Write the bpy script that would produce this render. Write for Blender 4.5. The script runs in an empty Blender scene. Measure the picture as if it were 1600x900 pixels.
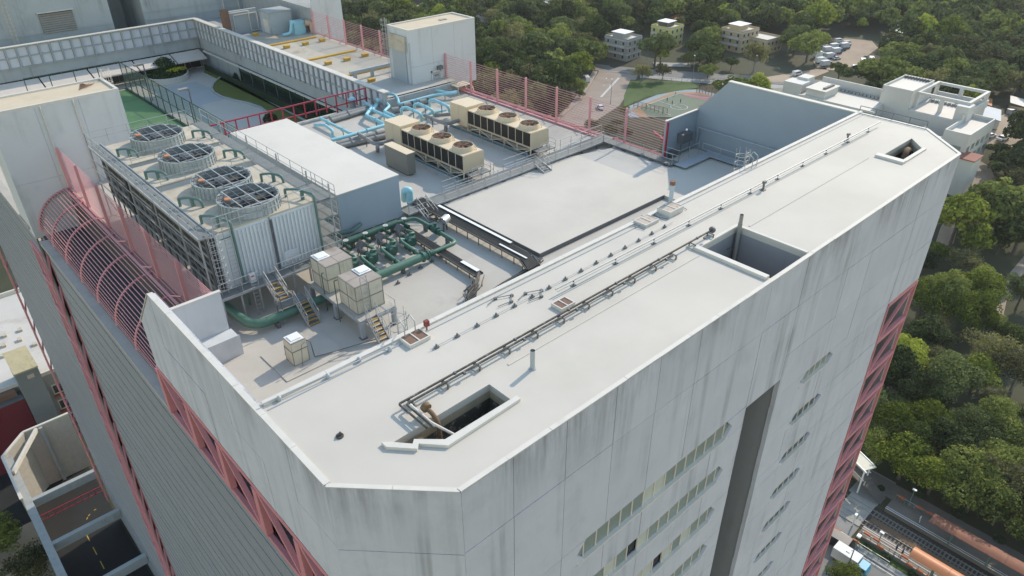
import bpy, math, random
import numpy as np
from mathutils import Vector, Matrix
from mathutils.geometry import tessellate_polygon
random.seed(7); RNG = np.random.default_rng(7)
SC = bpy.context.scene
COL = SC.collection

# ------------------------------------------------------------------ camera
CAM_H = 20.0
YAW, PITCH, ROLL, FPX = math.radians(47.609), math.radians(32.139), math.radians(-0.451), 1137.13
_f = Vector((math.cos(YAW)*math.cos(PITCH), math.sin(YAW)*math.cos(PITCH), -math.sin(PITCH)))
_r0 = Vector((math.sin(YAW), -math.cos(YAW), 0)); _u0 = _r0.cross(_f)
_r = math.cos(ROLL)*_r0 + math.sin(ROLL)*_u0
_u = -math.sin(ROLL)*_r0 + math.cos(ROLL)*_u0
cam_data = bpy.data.cameras.new('camera'); cam = bpy.data.objects.new('camera', cam_data); COL.objects.link(cam)
cam_data.sensor_width = 36.0; cam_data.lens = FPX/1600*36.0; cam_data.clip_start = 0.5; cam_data.clip_end = 4000
cam.matrix_world = Matrix(((_r.x, _u.x, -_f.x, 0), (_r.y, _u.y, -_f.y, 0), (_r.z, _u.z, -_f.z, CAM_H), (0, 0, 0, 1)))
SC.camera = cam

# ------------------------------------------------------------------ sky, sun, exposure
SUN_EL, SUN_AZ = math.radians(34.5), math.radians(9.5)     # azimuth from +X towards +Y
w = bpy.data.worlds.new('World'); SC.world = w; w.use_nodes = True
nt = w.node_tree; nt.nodes.clear()
sky = nt.nodes.new('ShaderNodeTexSky'); sky.sky_type = 'NISHITA'; sky.sun_disc = False
sky.sun_elevation = SUN_EL; sky.sun_rotation = math.pi/2 - SUN_AZ
sky.air_density = 1.6; sky.dust_density = 0.3; sky.ozone_density = 0.3
bg = nt.nodes.new('ShaderNodeBackground'); bg.inputs['Strength'].default_value = 0.15
wo = nt.nodes.new('ShaderNodeOutputWorld')
nt.links.new(sky.outputs[0], bg.inputs[0]); nt.links.new(bg.outputs[0], wo.inputs[0])
sd = bpy.data.lights.new('sun', 'SUN'); sd.energy = 2.5; sd.angle = math.radians(0.6); sd.color = (1.0, 0.88, 0.72)
sun = bpy.data.objects.new('sun', sd); COL.objects.link(sun)
sdir = Vector((math.cos(SUN_EL)*math.cos(SUN_AZ), math.cos(SUN_EL)*math.sin(SUN_AZ), math.sin(SUN_EL)))
sun.rotation_euler = sdir.to_track_quat('Z', 'Y').to_euler(); sun.location = (60, 40, 80)
SC.view_settings.view_transform = 'Standard'; SC.view_settings.look = 'None'
SC.view_settings.exposure = 0.72; SC.view_settings.gamma = 1.0
SC.render.engine = 'CYCLES'
SC.cycles.use_denoising = True; SC.cycles.denoising_prefilter = 'ACCURATE'
SC.cycles.max_bounces = 6; SC.cycles.diffuse_bounces = 3; SC.cycles.glossy_bounces = 2; SC.cycles.transparent_max_bounces = 8

# ------------------------------------------------------------------ measuring: photograph point -> world point
def ray(px, py):
    return _r*((px-800)/FPX) - _u*((py-450)/FPX) + _f
def P(px, py, z):
    d = ray(px, py); t = (z-CAM_H)/d.z; return Vector((d.x*t, d.y*t, z))
def PX(px, py, X):
    d = ray(px, py); t = X/d.x; return Vector((X, d.y*t, CAM_H+d.z*t))
def PY(px, py, Y):
    d = ray(px, py); t = Y/d.y; return Vector((d.x*t, Y, CAM_H+d.z*t))
GROUND = -88.0
def sstep(a, b, v):
    t = min(1, max(0, (v-a)/(b-a))); return t*t*(3-2*t)
def terrain(x, y):
    d = x*0.674+y*0.739
    return GROUND + 18*sstep(150, 260, d) + max(0, d-330)*0.06
def PG(px, py):
    d = ray(px, py); t = 50.0
    for _ in range(60):
        x, y, z = d.x*t, d.y*t, CAM_H+d.z*t
        t += (z-terrain(x, y))/(-d.z)*0.8
    return Vector((d.x*t, d.y*t, terrain(d.x*t, d.y*t)))

# ------------------------------------------------------------------ materials
MATS = {}
def mat(name, color, rough=0.7, metal=0.0, var=0.12, scale=1.5, streak=0.0, spots=0.0, dirt=(0.10, 0.10, 0.09), bump=0.0, trans=0.0, rnd=0.0, spec=0.4, drip=0.0):
    """procedural surface: base colour with noise mottling, optional vertical water streaks and blotchy dirt"""
    if name in MATS: return MATS[name]
    m = bpy.data.materials.new(name); m.use_nodes = True; t = m.node_tree; n = t.nodes; L = t.links.new
    b = n['Principled BSDF']; b.inputs['Roughness'].default_value = rough; b.inputs['Metallic'].default_value = metal
    b.inputs['Specular IOR Level'].default_value = spec
    geo = n.new('ShaderNodeNewGeometry')
    c = n.new('ShaderNodeRGB'); c.outputs[0].default_value = (*color, 1); cur = c.outputs[0]
    def noise(sc, detail=5, vec=None, ro=0.6):
        x = n.new('ShaderNodeTexNoise'); x.inputs['Scale'].default_value = sc; x.inputs['Detail'].default_value = detail
        x.inputs['Roughness'].default_value = ro
        L(vec if vec else geo.outputs['Position'], x.inputs['Vector']); return x.outputs['Fac']
    def ramp(src, a, bb):
        r = n.new('ShaderNodeMapRange'); r.inputs[1].default_value = a; r.inputs[2].default_value = bb
        L(src, r.inputs[0]); return r.outputs[0]
    def mix(fac, a, bcol, mode='MIX'):
        x = n.new('ShaderNodeMix'); x.data_type = 'RGBA'; x.blend_type = mode
        if isinstance(fac, float): x.inputs[0].default_value = fac
        else: L(fac, x.inputs[0])
        L(a, x.inputs[6])
        if isinstance(bcol, tuple): x.inputs[7].default_value = (*bcol, 1)
        else: L(bcol, x.inputs[7])
        return x.outputs[2]
    def mul(a, v):
        x = n.new('ShaderNodeMath'); x.operation = 'MULTIPLY'; L(a, x.inputs[0]); x.inputs[1].default_value = v; return x.outputs[0]
    if var:
        f = mul(ramp(noise(scale), 0.3, 0.7), var*1.5)
        cur = mix(f, cur, tuple(x*0.55 for x in color))
        f2 = mul(ramp(noise(scale*0.13, 3), 0.35, 0.7), var)
        cur = mix(f2, cur, tuple(min(1, x*1.2+0.02) for x in color))
    if streak:
        mp = n.new('ShaderNodeMapping'); mp.inputs['Scale'].default_value = (1.0, 1.0, 0.045); L(geo.outputs['Position'], mp.inputs['Vector'])
        f = ramp(noise(1.1, 6, mp.outputs[0], 0.65), 0.52, 0.75)
        g = ramp(noise(0.18, 3), 0.4, 0.65)
        x = n.new('ShaderNodeMath'); x.operation = 'MULTIPLY'; L(f, x.inputs[0]); L(g, x.inputs[1])
        cur = mix(mul(x.outputs[0], streak), cur, dirt)
    if drip:
        mp2 = n.new('ShaderNodeMapping'); mp2.inputs['Scale'].default_value = (1.0, 1.0, 0.10); mp2.inputs['Location'].default_value = (3.1, 7.7, 0.4); L(geo.outputs['Position'], mp2.inputs['Vector'])
        f = ramp(noise(1.5, 7, mp2.outputs[0], 0.75), 0.40, 0.64)
        sx = n.new('ShaderNodeSeparateXYZ'); L(geo.outputs['Position'], sx.inputs[0]); zr = ramp(sx.outputs[2], -5.5, 0.2); pw = n.new('ShaderNodeMath'); pw.operation = 'POWER'; L(zr, pw.inputs[0]); pw.inputs[1].default_value = 2.0
        g = ramp(noise(0.22, 3), 0.32, 0.56); x = n.new('ShaderNodeMath'); x.operation = 'MULTIPLY'; L(f, x.inputs[0]); L(pw.outputs[0], x.inputs[1]); y = n.new('ShaderNodeMath'); y.operation = 'MULTIPLY'; L(x.outputs[0], y.inputs[0]); L(g, y.inputs[1])
        cur = mix(mul(y.outputs[0], drip), cur, dirt)
    if spots:
        f = ramp(noise(scale*0.6, 8, None, 0.75), 0.53, 0.66)
        cur = mix(mul(f, spots), cur, dirt)
    if rnd:
        oi = n.new('ShaderNodeObjectInfo')
        f = mul(oi.outputs['Random'], rnd)
        cur = mix(f, cur, tuple(x*0.6 for x in color))
    L(cur, b.inputs['Base Color'])
    if bump:
        bm = n.new('ShaderNodeBump'); bm.inputs['Strength'].default_value = bump; bm.inputs['Distance'].default_value = 0.05
        L(noise(scale*6, 4), bm.inputs['Height']); L(bm.outputs[0], b.inputs['Normal'])
    MATS[name] = m; return m

M_CONC = mat('facade concrete', (0.57, 0.575, 0.625), 0.8, var=0.13, scale=0.5, streak=0.65, spots=0.12, rnd=0.14, drip=0.65)
M_CONCD = mat('weathered concrete', (0.36, 0.38, 0.385), 0.85, var=0.18, scale=0.6, streak=0.8, spots=0.2)
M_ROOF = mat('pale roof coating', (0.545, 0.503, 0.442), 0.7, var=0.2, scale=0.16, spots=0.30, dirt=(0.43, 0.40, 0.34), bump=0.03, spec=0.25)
M_ROOFL = mat('pale grey floor coating', (0.475, 0.445, 0.395), 0.7, var=0.2, scale=0.3, spots=0.35, dirt=(0.30, 0.29, 0.27), bump=0.03, spec=0.25)
M_COPE = mat('white coping', (0.60, 0.565, 0.51), 0.7, var=0.12, scale=1.5, spots=0.12)
M_PLAST = mat('painted plaster', (0.56, 0.575, 0.58), 0.8, var=0.08, scale=0.4, streak=0.6, spots=0.12)
M_ENDW = mat('shade tinted wall plaster', (0.31, 0.35, 0.38), 0.75, var=0.08, scale=0.4, streak=-0.0, spots=0.08, dirt=(0.42, 0.45, 0.47))  # darker, bluer copy of the plaster; the end wall's shade is in the colour
M_LOUV = mat('grey cladding boards', (0.285, 0.30, 0.325), 0.6, var=0.16, scale=0.7, spots=0.18, dirt=(0.16, 0.18, 0.19), rnd=0.15)
M_RED = mat('pink red truss paint', (0.60, 0.25, 0.265), 0.55, var=0.14, scale=1.0, spots=0.12, dirt=(0.26, 0.09, 0.09))
M_PINK = mat('sun lightened pink paint', (0.62, 0.30, 0.31), 0.45, var=0.12, scale=2.0)  # pink lightened so the colour carries the sun highlights on the bars
M_CRIM = mat('crimson rail paint', (0.34, 0.025, 0.05), 0.45, var=0.1)
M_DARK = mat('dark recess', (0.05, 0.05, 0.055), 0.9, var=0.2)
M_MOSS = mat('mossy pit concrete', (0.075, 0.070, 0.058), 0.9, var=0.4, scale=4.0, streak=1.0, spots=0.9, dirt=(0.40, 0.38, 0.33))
M_GLASS = mat('dusty window glass', (0.25, 0.29, 0.255), 0.3, var=0.2, scale=0.8, rnd=0.35, spec=0.6)
M_BLIND = mat('pale window blind', (0.50, 0.51, 0.45), 0.6, var=0.1)
M_FRAME = mat('aluminium window frame', (0.66, 0.61, 0.54), 0.5, var=0.1)
M_STEEL = mat('galvanised steel', (0.42, 0.43, 0.43), 0.5, metal=0.35, var=0.15, scale=3)
M_STEELD = mat('dull dark steel', (0.16, 0.165, 0.17), 0.6, metal=0.3, var=0.25, scale=3)
M_GREY = mat('grey painted metal', (0.36, 0.39, 0.41), 0.5, var=0.08)

# ------------------------------------------------------------------ mesh building
WORG = {}
def link(name, mesh, parent=None, org=None):
    o = bpy.data.objects.new(name, mesh); COL.objects.link(o)
    if parent is not None:
        o.parent = parent; po = WORG[parent.name]
        WORG[o.name] = po.copy() if org is None else org.copy()
        o.location = (Vector((0, 0, 0)) if org is None else org-po)
    else:
        WORG[o.name] = Vector((0, 0, 0)) if org is None else org.copy()
        o.location = WORG[o.name]
    return o
def tag(o, label=None, cat=None, group=None, kind=None):
    if label: o['label'] = label
    if cat: o['category'] = cat
    if group: o['group'] = group
    if kind: o['kind'] = kind
    return o
def thing(name, label, cat, loc, group=None, parent=None):
    o = bpy.data.objects.new(name, None); COL.objects.link(o); o.location = loc; o.empty_display_size = 0.3
    WORG[o.name] = Vector(loc)
    return tag(o, label, cat, group)
def group_part(name, parent, label=None):
    o = bpy.data.objects.new(name, None); COL.objects.link(o); o.parent = parent; WORG[o.name] = WORG[parent.name].copy()
    if label: o['label'] = label
    return o
class MB:
    def __init__(s): s.v = []; s.f = []; s.smooth = []
    def add(s, vs, fs, sm=False):
        b = len(s.v); s.v += [tuple(v) for v in vs]; s.f += [tuple(b+i for i in f) for f in fs]; s.smooth += [sm]*len(fs); return s
    def box(s, x0, x1, y0, y1, z0, z1):
        if x0 > x1: x0, x1 = x1, x0
        if y0 > y1: y0, y1 = y1, y0
        if z0 > z1: z0, z1 = z1, z0
        return s.add([(x0,y0,z0),(x1,y0,z0),(x1,y1,z0),(x0,y1,z0),(x0,y0,z1),(x1,y0,z1),(x1,y1,z1),(x0,y1,z1)],
                     [(0,3,2,1),(4,5,6,7),(0,1,5,4),(1,2,6,5),(2,3,7,6),(3,0,4,7)])
    def beam(s, p, q, w, h=None, up=(0, 0, 1)):
        p, q = Vector(p), Vector(q); h = h or w; d = (q-p)
        if d.length < 1e-6: return s
        d.normalize(); up = Vector(up)
        if abs(d.dot(up)) > 0.98: up = Vector((1, 0, 0))
        a = d.cross(up).normalized(); b = a.cross(d).normalized(); vs = []
        for c in (p, q):
            for i, j in ((-1,-1),(1,-1),(1,1),(-1,1)): vs.append(c+a*(i*w/2)+b*(j*h/2))
        return s.add(vs, [(0,1,2,3),(7,6,5,4),(0,4,5,1),(1,5,6,2),(2,6,7,3),(3,7,4,0)])
    def cyl(s, p, q, r, n=10, r2=None, cap=True):
        p, q = Vector(p), Vector(q); r2 = r if r2 is None else r2; d = (q-p).normalized()
        up = Vector((0,0,1)) if abs(d.z) < 0.95 else Vector((1,0,0))
        a = d.cross(up).normalized(); b = a.cross(d); vs = []
        for c, rr in ((p, r), (q, r2)):
            for i in range(n):
                t = 2*math.pi*i/n; vs.append(c+a*(math.cos(t)*rr)+b*(math.sin(t)*rr))
        s.add(vs, [(i, (i+1) % n, n+(i+1) % n, n+i) for i in range(n)], True)
        if cap: s.add(vs, [tuple(range(n-1, -1, -1)), tuple(range(n, 2*n))])
        return s
    def tube(s, pts, r, n=8, bend=None, seg=4):
        """pipe along a polyline with rounded elbows"""
        pts = [Vector(p) for p in pts]; bend = bend if bend is not None else r*2.2; path = [pts[0]]
        for i in range(1, len(pts)-1):
            a, b, c = pts[i-1], pts[i], pts[i+1]
            la, lc = (a-b).length, (c-b).length
            k = min(bend, la*0.45, lc*0.45); p0 = b+(a-b).normalized()*k; p1 = b+(c-b).normalized()*k
            for j in range(seg+1):
                t = j/seg; path.append(p0*(1-t)**2+b*2*t*(1-t)+p1*t*t)
        path.append(pts[-1]); vs = []; prev = None
        for i, p in enumerate(path):
            d = (path[min(i+1, len(path)-1)]-path[max(i-1, 0)]).normalized()
            if prev is None:
                up = Vector((0,0,1)) if abs(d.z) < 0.9 else Vector((1,0,0)); a = d.cross(up).normalized()
            else: a = (prev-d*prev.dot(d)).normalized()
            prev = a; b = d.cross(a)
            for k in range(n):
                t = 2*math.pi*k/n; vs.append(p+a*(math.cos(t)*r)+b*(math.sin(t)*r))
        m = len(path)
        s.add(vs, [(i*n+k, i*n+(k+1) % n, (i+1)*n+(k+1) % n, (i+1)*n+k) for i in range(m-1) for k in range(n)], True)
        s.add(vs, [tuple(range(n-1, -1, -1)), tuple(range((m-1)*n, m*n))])
        return s
    def prism(s, poly, axis, a, b):
        """poly in the two other axes (xy for z, xz for y, yz for x), extruded along axis from a to b; any simple polygon"""
        def mk(u, v, t): return {'z': (u, v, t), 'y': (u, t, v), 'x': (t, u, v)}[axis]
        n = len(poly); vs = [mk(u, v, a) for u, v in poly]+[mk(u, v, b) for u, v in poly]
        tri = tessellate_polygon([[Vector((u, v, 0)) for u, v in poly]])
        fs = [tuple(t) for t in tri]+[tuple(n+i for i in reversed(t)) for t in tri]
        fs += [(i, (i+1) % n, n+(i+1) % n, n+i) for i in range(n)]
        return s.add(vs, fs)
    def slab(s, outer, holes, z0, z1):
        """polygon with holes in plan, from z0 up to z1"""
        loops = [outer]+holes; flat = [p for l in loops for p in l]; n = len(flat)
        tri = tessellate_polygon([[Vector((u, v, 0)) for u, v in l] for l in loops])
        vs = [(u, v, z0) for u, v in flat]+[(u, v, z1) for u, v in flat]
        fs = [tuple(t) for t in tri]+[tuple(n+i for i in t) for t in tri]; b = 0
        for l in loops:
            k = len(l); fs += [(b+i, b+(i+1) % k, n+b+(i+1) % k, n+b+i) for i in range(k)]; b += k
        return s.add(vs, fs)
    def build(s, name, m, parent=None, org=None):
        me = bpy.data.meshes.new(name)
        if parent is not None: o0 = WORG[parent.name] if org is None else org
        else: o0 = org if org is not None else Vector((0, 0, 0))
        me.from_pydata([(v[0]-o0.x, v[1]-o0.y, v[2]-o0.z) for v in s.v], [], s.f)
        me.polygons.foreach_set('use_smooth', s.smooth)
        import bmesh
        bm = bmesh.new(); bm.from_mesh(me); bmesh.ops.recalc_face_normals(bm, faces=bm.faces); bm.to_mesh(me); bm.free()
        me.materials.append(m)
        return link(name, me, parent, None if parent is not None and org is None else o0)
UNIT = {}
def cube(name, m, parent, x0, x1, y0, y1, z0, z1):
    """one box piece that shares the unit cube of its material"""
    if m.name not in UNIT:
        me = bpy.data.meshes.new('unit_'+m.name); q = MB().box(-.5,.5,-.5,.5,-.5,.5)
        me.from_pydata(q.v, [], q.f); me.materials.append(m); UNIT[m.name] = me
    c = Vector(((x0+x1)/2, (y0+y1)/2, (z0+z1)/2)); o = link(name, UNIT[m.name], parent, c)
    o.scale = (abs(x1-x0), abs(y1-y0), abs(z1-z0)); return o
UCYL = {}
def rod(name, m, parent, p, q, r, n=8):
    """one round bar that shares the unit cylinder of its material"""
    k = (m.name, n)
    if k not in UCYL:
        me = bpy.data.meshes.new('rod_'+m.name); b = MB().cyl((0,0,-.5), (0,0,.5), 1, n)
        me.from_pydata(b.v, [], b.f); me.polygons.foreach_set('use_smooth', b.smooth); me.materials.append(m); UCYL[k] = me
    p, q = Vector(p), Vector(q); o = link(name, UCYL[k], parent, (p+q)/2)
    o.rotation_mode = 'QUATERNION'; o.rotation_quaternion = (q-p).to_track_quat('Z', 'Y'); o.scale = (r, r, (q-p).length); return o
def bar(name, m, parent, p, q, w, h=None):
    """one square bar (shares the unit cube of its material)"""
    p, q = Vector(p), Vector(q); o = cube(name, m, parent, 0, 1, 0, 1, 0, 1); c = (p+q)/2
    WORG[o.name] = c; o.location = c-WORG[parent.name] if parent else c
    o.rotation_mode = 'QUATERNION'; o.rotation_quaternion = (q-p).to_track_quat('Z', 'Y'); o.scale = (w, h or w, (q-p).length); return o
def railing(mb, pts, h=1.05, mids=1, step=1.5, r=0.025, start=True):
    """posts and rails along a polyline"""
    pts = [Vector(p) for p in pts]
    for a, b in zip(pts, pts[1:]):
        n = max(1, round((b-a).length/step)); up = Vector((0, 0, h))
        for i in range(n+1): mb.cyl(a+(b-a)*i/n, a+(b-a)*i/n+up, r, 5)
        for k in range(mids+1): mb.cyl(a+up*(1-k/(mids+1)), b+up*(1-k/(mids+1)), r, 5)
    return mb
# ================================================================== main building
XW, XE, YF = 7.42, 60.70, 14.67
FLOOR = -7.4
BX = [10.84, 13.40, 16.36, 19.44, 22.46, 25.59, 28.65, 31.90]
BX2 = [35.75, 38.63, 41.91, 45.20, 48.21, 51.90, 54.65, 57.40]
bld = thing('industrial_building', 'tall pale grey industrial block with red trusses and plant on its roof', 'building', (34, 60, GROUND))
outer = [(10.90, YF+.06), (57.34, YF+.06), (60.94, 18.44), (60.94, 23.98), (XW+.06, 23.98), (XW+.06, 18.23)]
pit1 = [(15.53, 18.50), (10.38, 18.50), (10.95, 17.76), (11.12, 17.90), (12.05, 17.0), (15.53, 17.0)]
pit1 = [(15.53, 18.50), (15.53, 17.02), (12.07, 17.02), (11.12, 17.90), (10.95, 17.76), (10.38, 18.40)]
court = [(32.0, 14.92), (35.85, 14.92), (35.85, 19.36), (32.0, 19.36)]
pit2 = [(53.0, 17.0), (56.5, 17.0), (58.1, 18.43), (53.0, 18.43)]
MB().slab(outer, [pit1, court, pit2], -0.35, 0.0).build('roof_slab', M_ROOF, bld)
# pits and light well linings
def lining(poly, zt, zb, m, name, th=0.02):
    b = MB(); n = len(poly)
    for i in range(n):
        (x0, y0), (x1, y1) = poly[i], poly[(i+1) % n]
        b.add([(x0, y0, zt), (x1, y1, zt), (x1, y1, zb), (x0, y0, zb)], [(0, 1, 2, 3)])
    xs = [p[0] for p in poly]; ys = [p[1] for p in poly]
    if zt-zb > 1: b.add([(p[0], p[1], zb) for p in poly], [tuple(range(n))])
    return b.build(name, m, bld)
M_RIM = mat('ochre stained rim', (0.40, 0.34, 0.23), .9, var=.25, scale=1.5, spots=.2)
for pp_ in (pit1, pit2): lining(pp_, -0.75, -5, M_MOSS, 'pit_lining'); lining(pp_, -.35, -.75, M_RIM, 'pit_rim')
cw = MB(); cw.add([(32.0,14.92,-.35),(32.0,19.36,-.35),(32.0,19.36,-60),(32.0,14.92,-60)], [(0,1,2,3)])
cw.add([(32.0,19.36,-.35),(35.85,19.36,-.35),(35.85,19.36,-60),(32.0,19.36,-60)], [(0,1,2,3)])
cw.add([(35.85,19.36,-.35),(35.85,14.92,-.35),(35.85,14.92,-60),(35.85,19.36,-60)], [(0,1,2,3)])
cw.build('light_well_wall', mat('grey shaft paint', (.27, .275, .285), .8, var=.1, streak=.5), bld)
for k in range(1):
    z = -3.0-3.53*k
    wf = group_part('window', bld)
    MB().box(35.78, 35.85, 15.3, 16.9, z-0.95, z-0.85).box(35.78, 35.85, 15.3, 16.9, z-0.05, z+0.05).box(35.78, 35.85, 15.3, 15.38, z-.95, z).box(35.78, 35.85, 16.05, 16.15, z-.95, z).box(35.78, 35.85, 16.82, 16.9, z-.95, z).build('frame', M_STEELD, wf)
    cube('pane', M_BLIND, wf, 35.80, 35.84, 15.38, 16.05, z-.85, z-.05); cube('pane', M_BLIND, wf, 35.80, 35.84, 16.15, 16.82, z-.85, z-.05)
# kerbs (upstands) round the openings
kp = [(15.76, 16.79), (11.89, 16.69), (11.12, 17.55), (10.91, 17.36), (10.11, 18.25)]
kin = [(15.76, 17.04), (12.0, 17.04), (11.13, 17.87), (10.94, 17.70), (10.33, 18.42), (10.11, 18.60)]
MB().prism(kp+[(10.11, 18.60), (10.33, 18.42), (10.94, 17.70), (11.13, 17.87), (12.0, 17.04), (15.76, 17.04)], 'z', -0.3, 0.15).build('kerb', M_COPE, bld)
MB().box(31.62, 31.97, 14.98, 19.58, -0.3, 0.18).build('kerb', M_COPE, bld)
MB().box(31.97, 36.05, 19.38, 19.58, -0.3, 0.05).box(35.88, 36.06, 14.95, 19.38, -.3, 0.05).build('kerb', M_COPE, bld)
MB().box(52.45, 52.98, 16.72, 18.72, -0.3, 0.17).box(52.98, 56.5, 16.72, 16.98, -.3, .12).build('kerb', M_COPE, bld)
# facade front (south): courses of panels
G = 0.015
def pan(x0, x1, z0, z1, y=YF, d=0.30):
    off = random.uniform(-0.012, 0.012)
    cube('wall_panel', M_CONC, bld, x0+G, x1-G, y+off, y+d, z0+G, z1-G)
# structural backing behind the joints
MB().box(10.9, 31.88, YF+0.36, YF+0.9, -60, -0.36).box(35.87, 51.9, YF+.36, YF+.9, -60, -.36).box(51.9, 57.35, YF+.36, YF+.9, -10.5, -.36).build('wall_core', M_DARK, bld)
ROWS = [0.0, -3.36, -8.62]
for xs in (BX, BX2):
    for a, b in zip(xs, xs[1:]):
        pan(a, b, -3.36, -0.02); 
        pan(a, b, -8.62 if xs is BX else -7.0, -3.36)
cube('wall_panel', M_CONC, bld, 31.92, 35.73, YF+.004, YF+.22, -3.36+G, -0.02)
cube('wall_panel', M_CONC, bld, 31.92, 35.73, YF-.004, YF+.22, -8.75, -3.36-G)
M_GLASSD = mat('dark stair window glass', (0.07, 0.08, 0.075), 0.3, var=0.2, rnd=0.3, spec=0.6)
# long window strips with pointed ends
def strip(x0, x1, zc, h, npane, openp=(), dark=0):
    gl = M_GLASS if not dark else M_GLASSD
    ws = group_part('window_strip', bld); zt, zb = zc+h/2, zc-h/2; t = 0.62
    fr = MB().box(x0+t, x1-t, YF+.16, YF+.22, zt-.06, zt).box(x0+.05, x1-.3, YF-.04, YF+.22, zb-.07, zb+.05)
    n = npane; xa, xb = x0+t, x1-t; dx = (xb-xa)/n
    for i in range(n+1): fr.box(xa+i*dx-.035, xa+i*dx+.035, YF+.13, YF+.22, zb, zt)
    fr.build('frame', M_FRAME, ws)
    for i in range(n):
        if i in openp: cube('pane', M_DARK, ws, xa+i*dx+.04, xa+(i+1)*dx-.04, YF+.30, YF+.33, zb+.05, zt-.06); continue
        m = M_BLIND if random.random() < (0.17 if not dark else .06) else gl
        cube('pane', m, ws, xa+i*dx+.04, xa+(i+1)*dx-.04, YF+.18, YF+.20, zb+.05, zt-.06)
    for xe, sx in ((x0, 1), (x1, -1)):
        MB().prism([(xe+sx*.05, zc), (xe+sx*(t-.03), zt-.05), (xe+sx*(t-.03), zb+.05)], 'y', YF+.18, YF+.20).build('pane', gl, ws)
def strip_row_panels(xs, x0, x1, zc, h, zbelow):
    """solid panels left, right and below one window strip"""
    zt, zb = zc+h/2, zc-h/2; t = 0.62
    def piece(poly): MB().prism(poly, 'y', YF+random.uniform(-.01, .01), YF+.28).build('wall_panel', M_CONC, bld)
    la = [x for x in xs if x < x0-0.3]; ra = [x for x in xs if x > x1+0.2]
    for a, b in zip(la, la[1:]): pan(a, b, zb, zt)
    piece([(la[-1]+G, zt), (x0+t, zt), (x0, zc), (x0+t, zb), (la[-1]+G, zb)])
    piece([(ra[0]-G, zt), (x1-t, zt), (x1, zc), (x1-t, zb), (ra[0]-G, zb)])
    for a, b in zip(ra, ra[1:]): pan(a, b, zb, zt)
    for a, b in zip(xs, xs[1:]): pan(a, b, zbelow, zb)
for k in range(8):
    zc = -9.35-3.53*k; strip(17.44, 30.60, zc, 1.42, 13, {1: (4,), 2: (7,), 4: (9,)}.get(k, ()))
    strip_row_panels(BX, 17.44, 30.60, zc, 1.42, zc-3.53+0.71)
for k in range(9):
    zc = -10.75-3.68*k
    if k == 0:
        for a, b in zip(BX2[:6], BX2[1:6]): pan(a, b, zc+.5, -7.0)
    strip(38.90, 43.34, zc, 1.0, 4, dark=k > 0); strip_row_panels(BX2[:6], 38.90, 43.34, zc, 1.0, zc-3.68+.5)
for a, b in ((51.9, 54.65), (54.65, 57.4)): pan(a, b, -10.55, -7.0)
MB().box(10.84, 31.88, YF, YF+.3, GROUND, -37.0).box(35.75, 51.9, YF, YF+.3, GROUND, -44.2).build('lower_wall', M_CONC, bld)
# chamfered corner walls
def wall_quad(p, q, z0, z1, th, name, m, parent=bld):
    d = Vector((q[0]-p[0], q[1]-p[1], 0)).normalized(); nn = Vector((-d.y, d.x, 0))*th
    poly = [(p[0], p[1]), (q[0], q[1]), (q[0]+nn.x, q[1]+nn.y), (p[0]+nn.x, p[1]+nn.y)]
    return MB().prism(poly, 'z', z0, z1).build(name, m, parent)
for z1, z0 in ((-0.02, -3.44), (-3.47, -10.4), (-10.43, -17), (-17.03, -24), (-24.03, -31), (-31.03, GROUND)):
    wall_quad((XW, 18.19), (10.84, YF), z0, z1, 0.3, 'wall_panel', M_CONC)
    wall_quad((57.40, YF), (61.0, 18.4), z0, z1, 0.3, 'wall_panel', M_CONC)
# copings along the slab edge
def coping(p, q, w, z0=0.0, z1=0.06, name='coping'):
    d = Vector((q[0]-p[0], q[1]-p[1], 0)).normalized(); nn = Vector((-d.y, d.x, 0))
    A_ = Vector((p[0], p[1], 0))-nn*0.03; B_ = Vector((q[0], q[1], 0))-nn*0.03; n_ = max(1, round((B_-A_).length/2.4))
    for k in range(n_):
        a = A_+(B_-A_)*k/n_; b = A_+(B_-A_)*(k+1)/n_-d*.012; o_ = nn*random.uniform(-.008, .008); poly = [a+o_, b+o_, b+nn*w+o_, a+nn*w+o_]
        MB().prism([(v.x, v.y) for v in poly], 'z', z0+.003, z1+random.uniform(-.006, .006)).build(name, M_COPE, bld)
coping((10.84, YF), (31.6, YF), 0.22); coping((36.1, YF), (57.40, YF), 0.22)
coping((31.6, YF), (36.1, YF), 0.22, -.02, .05)
coping((57.42, YF+.02), (61.0, 18.4), 0.22); coping((61.0, 18.42), (61.0, 24.0), 0.22)
coping((XW, 18.19), (10.82, YF+.02), 0.20, z1=.040)
# inner edge of the slab: double line upstand
for k in range(18): cube('coping', M_COPE, bld, XW+.4+k*2.971, XW+.4+(k+1)*2.971-.012, 23.74, 24.02, .003, .10+random.uniform(-.005, .005))
MB().box(XW+.4, 60.9, 23.40, 23.45, 0.003, 0.035).build('edge_strip', M_GREY, bld)
MB().box(XW+.3, 60.6, 23.8, 24.0, -7.5, -0.36).build('inner_wall', M_PLAST, bld)
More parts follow.
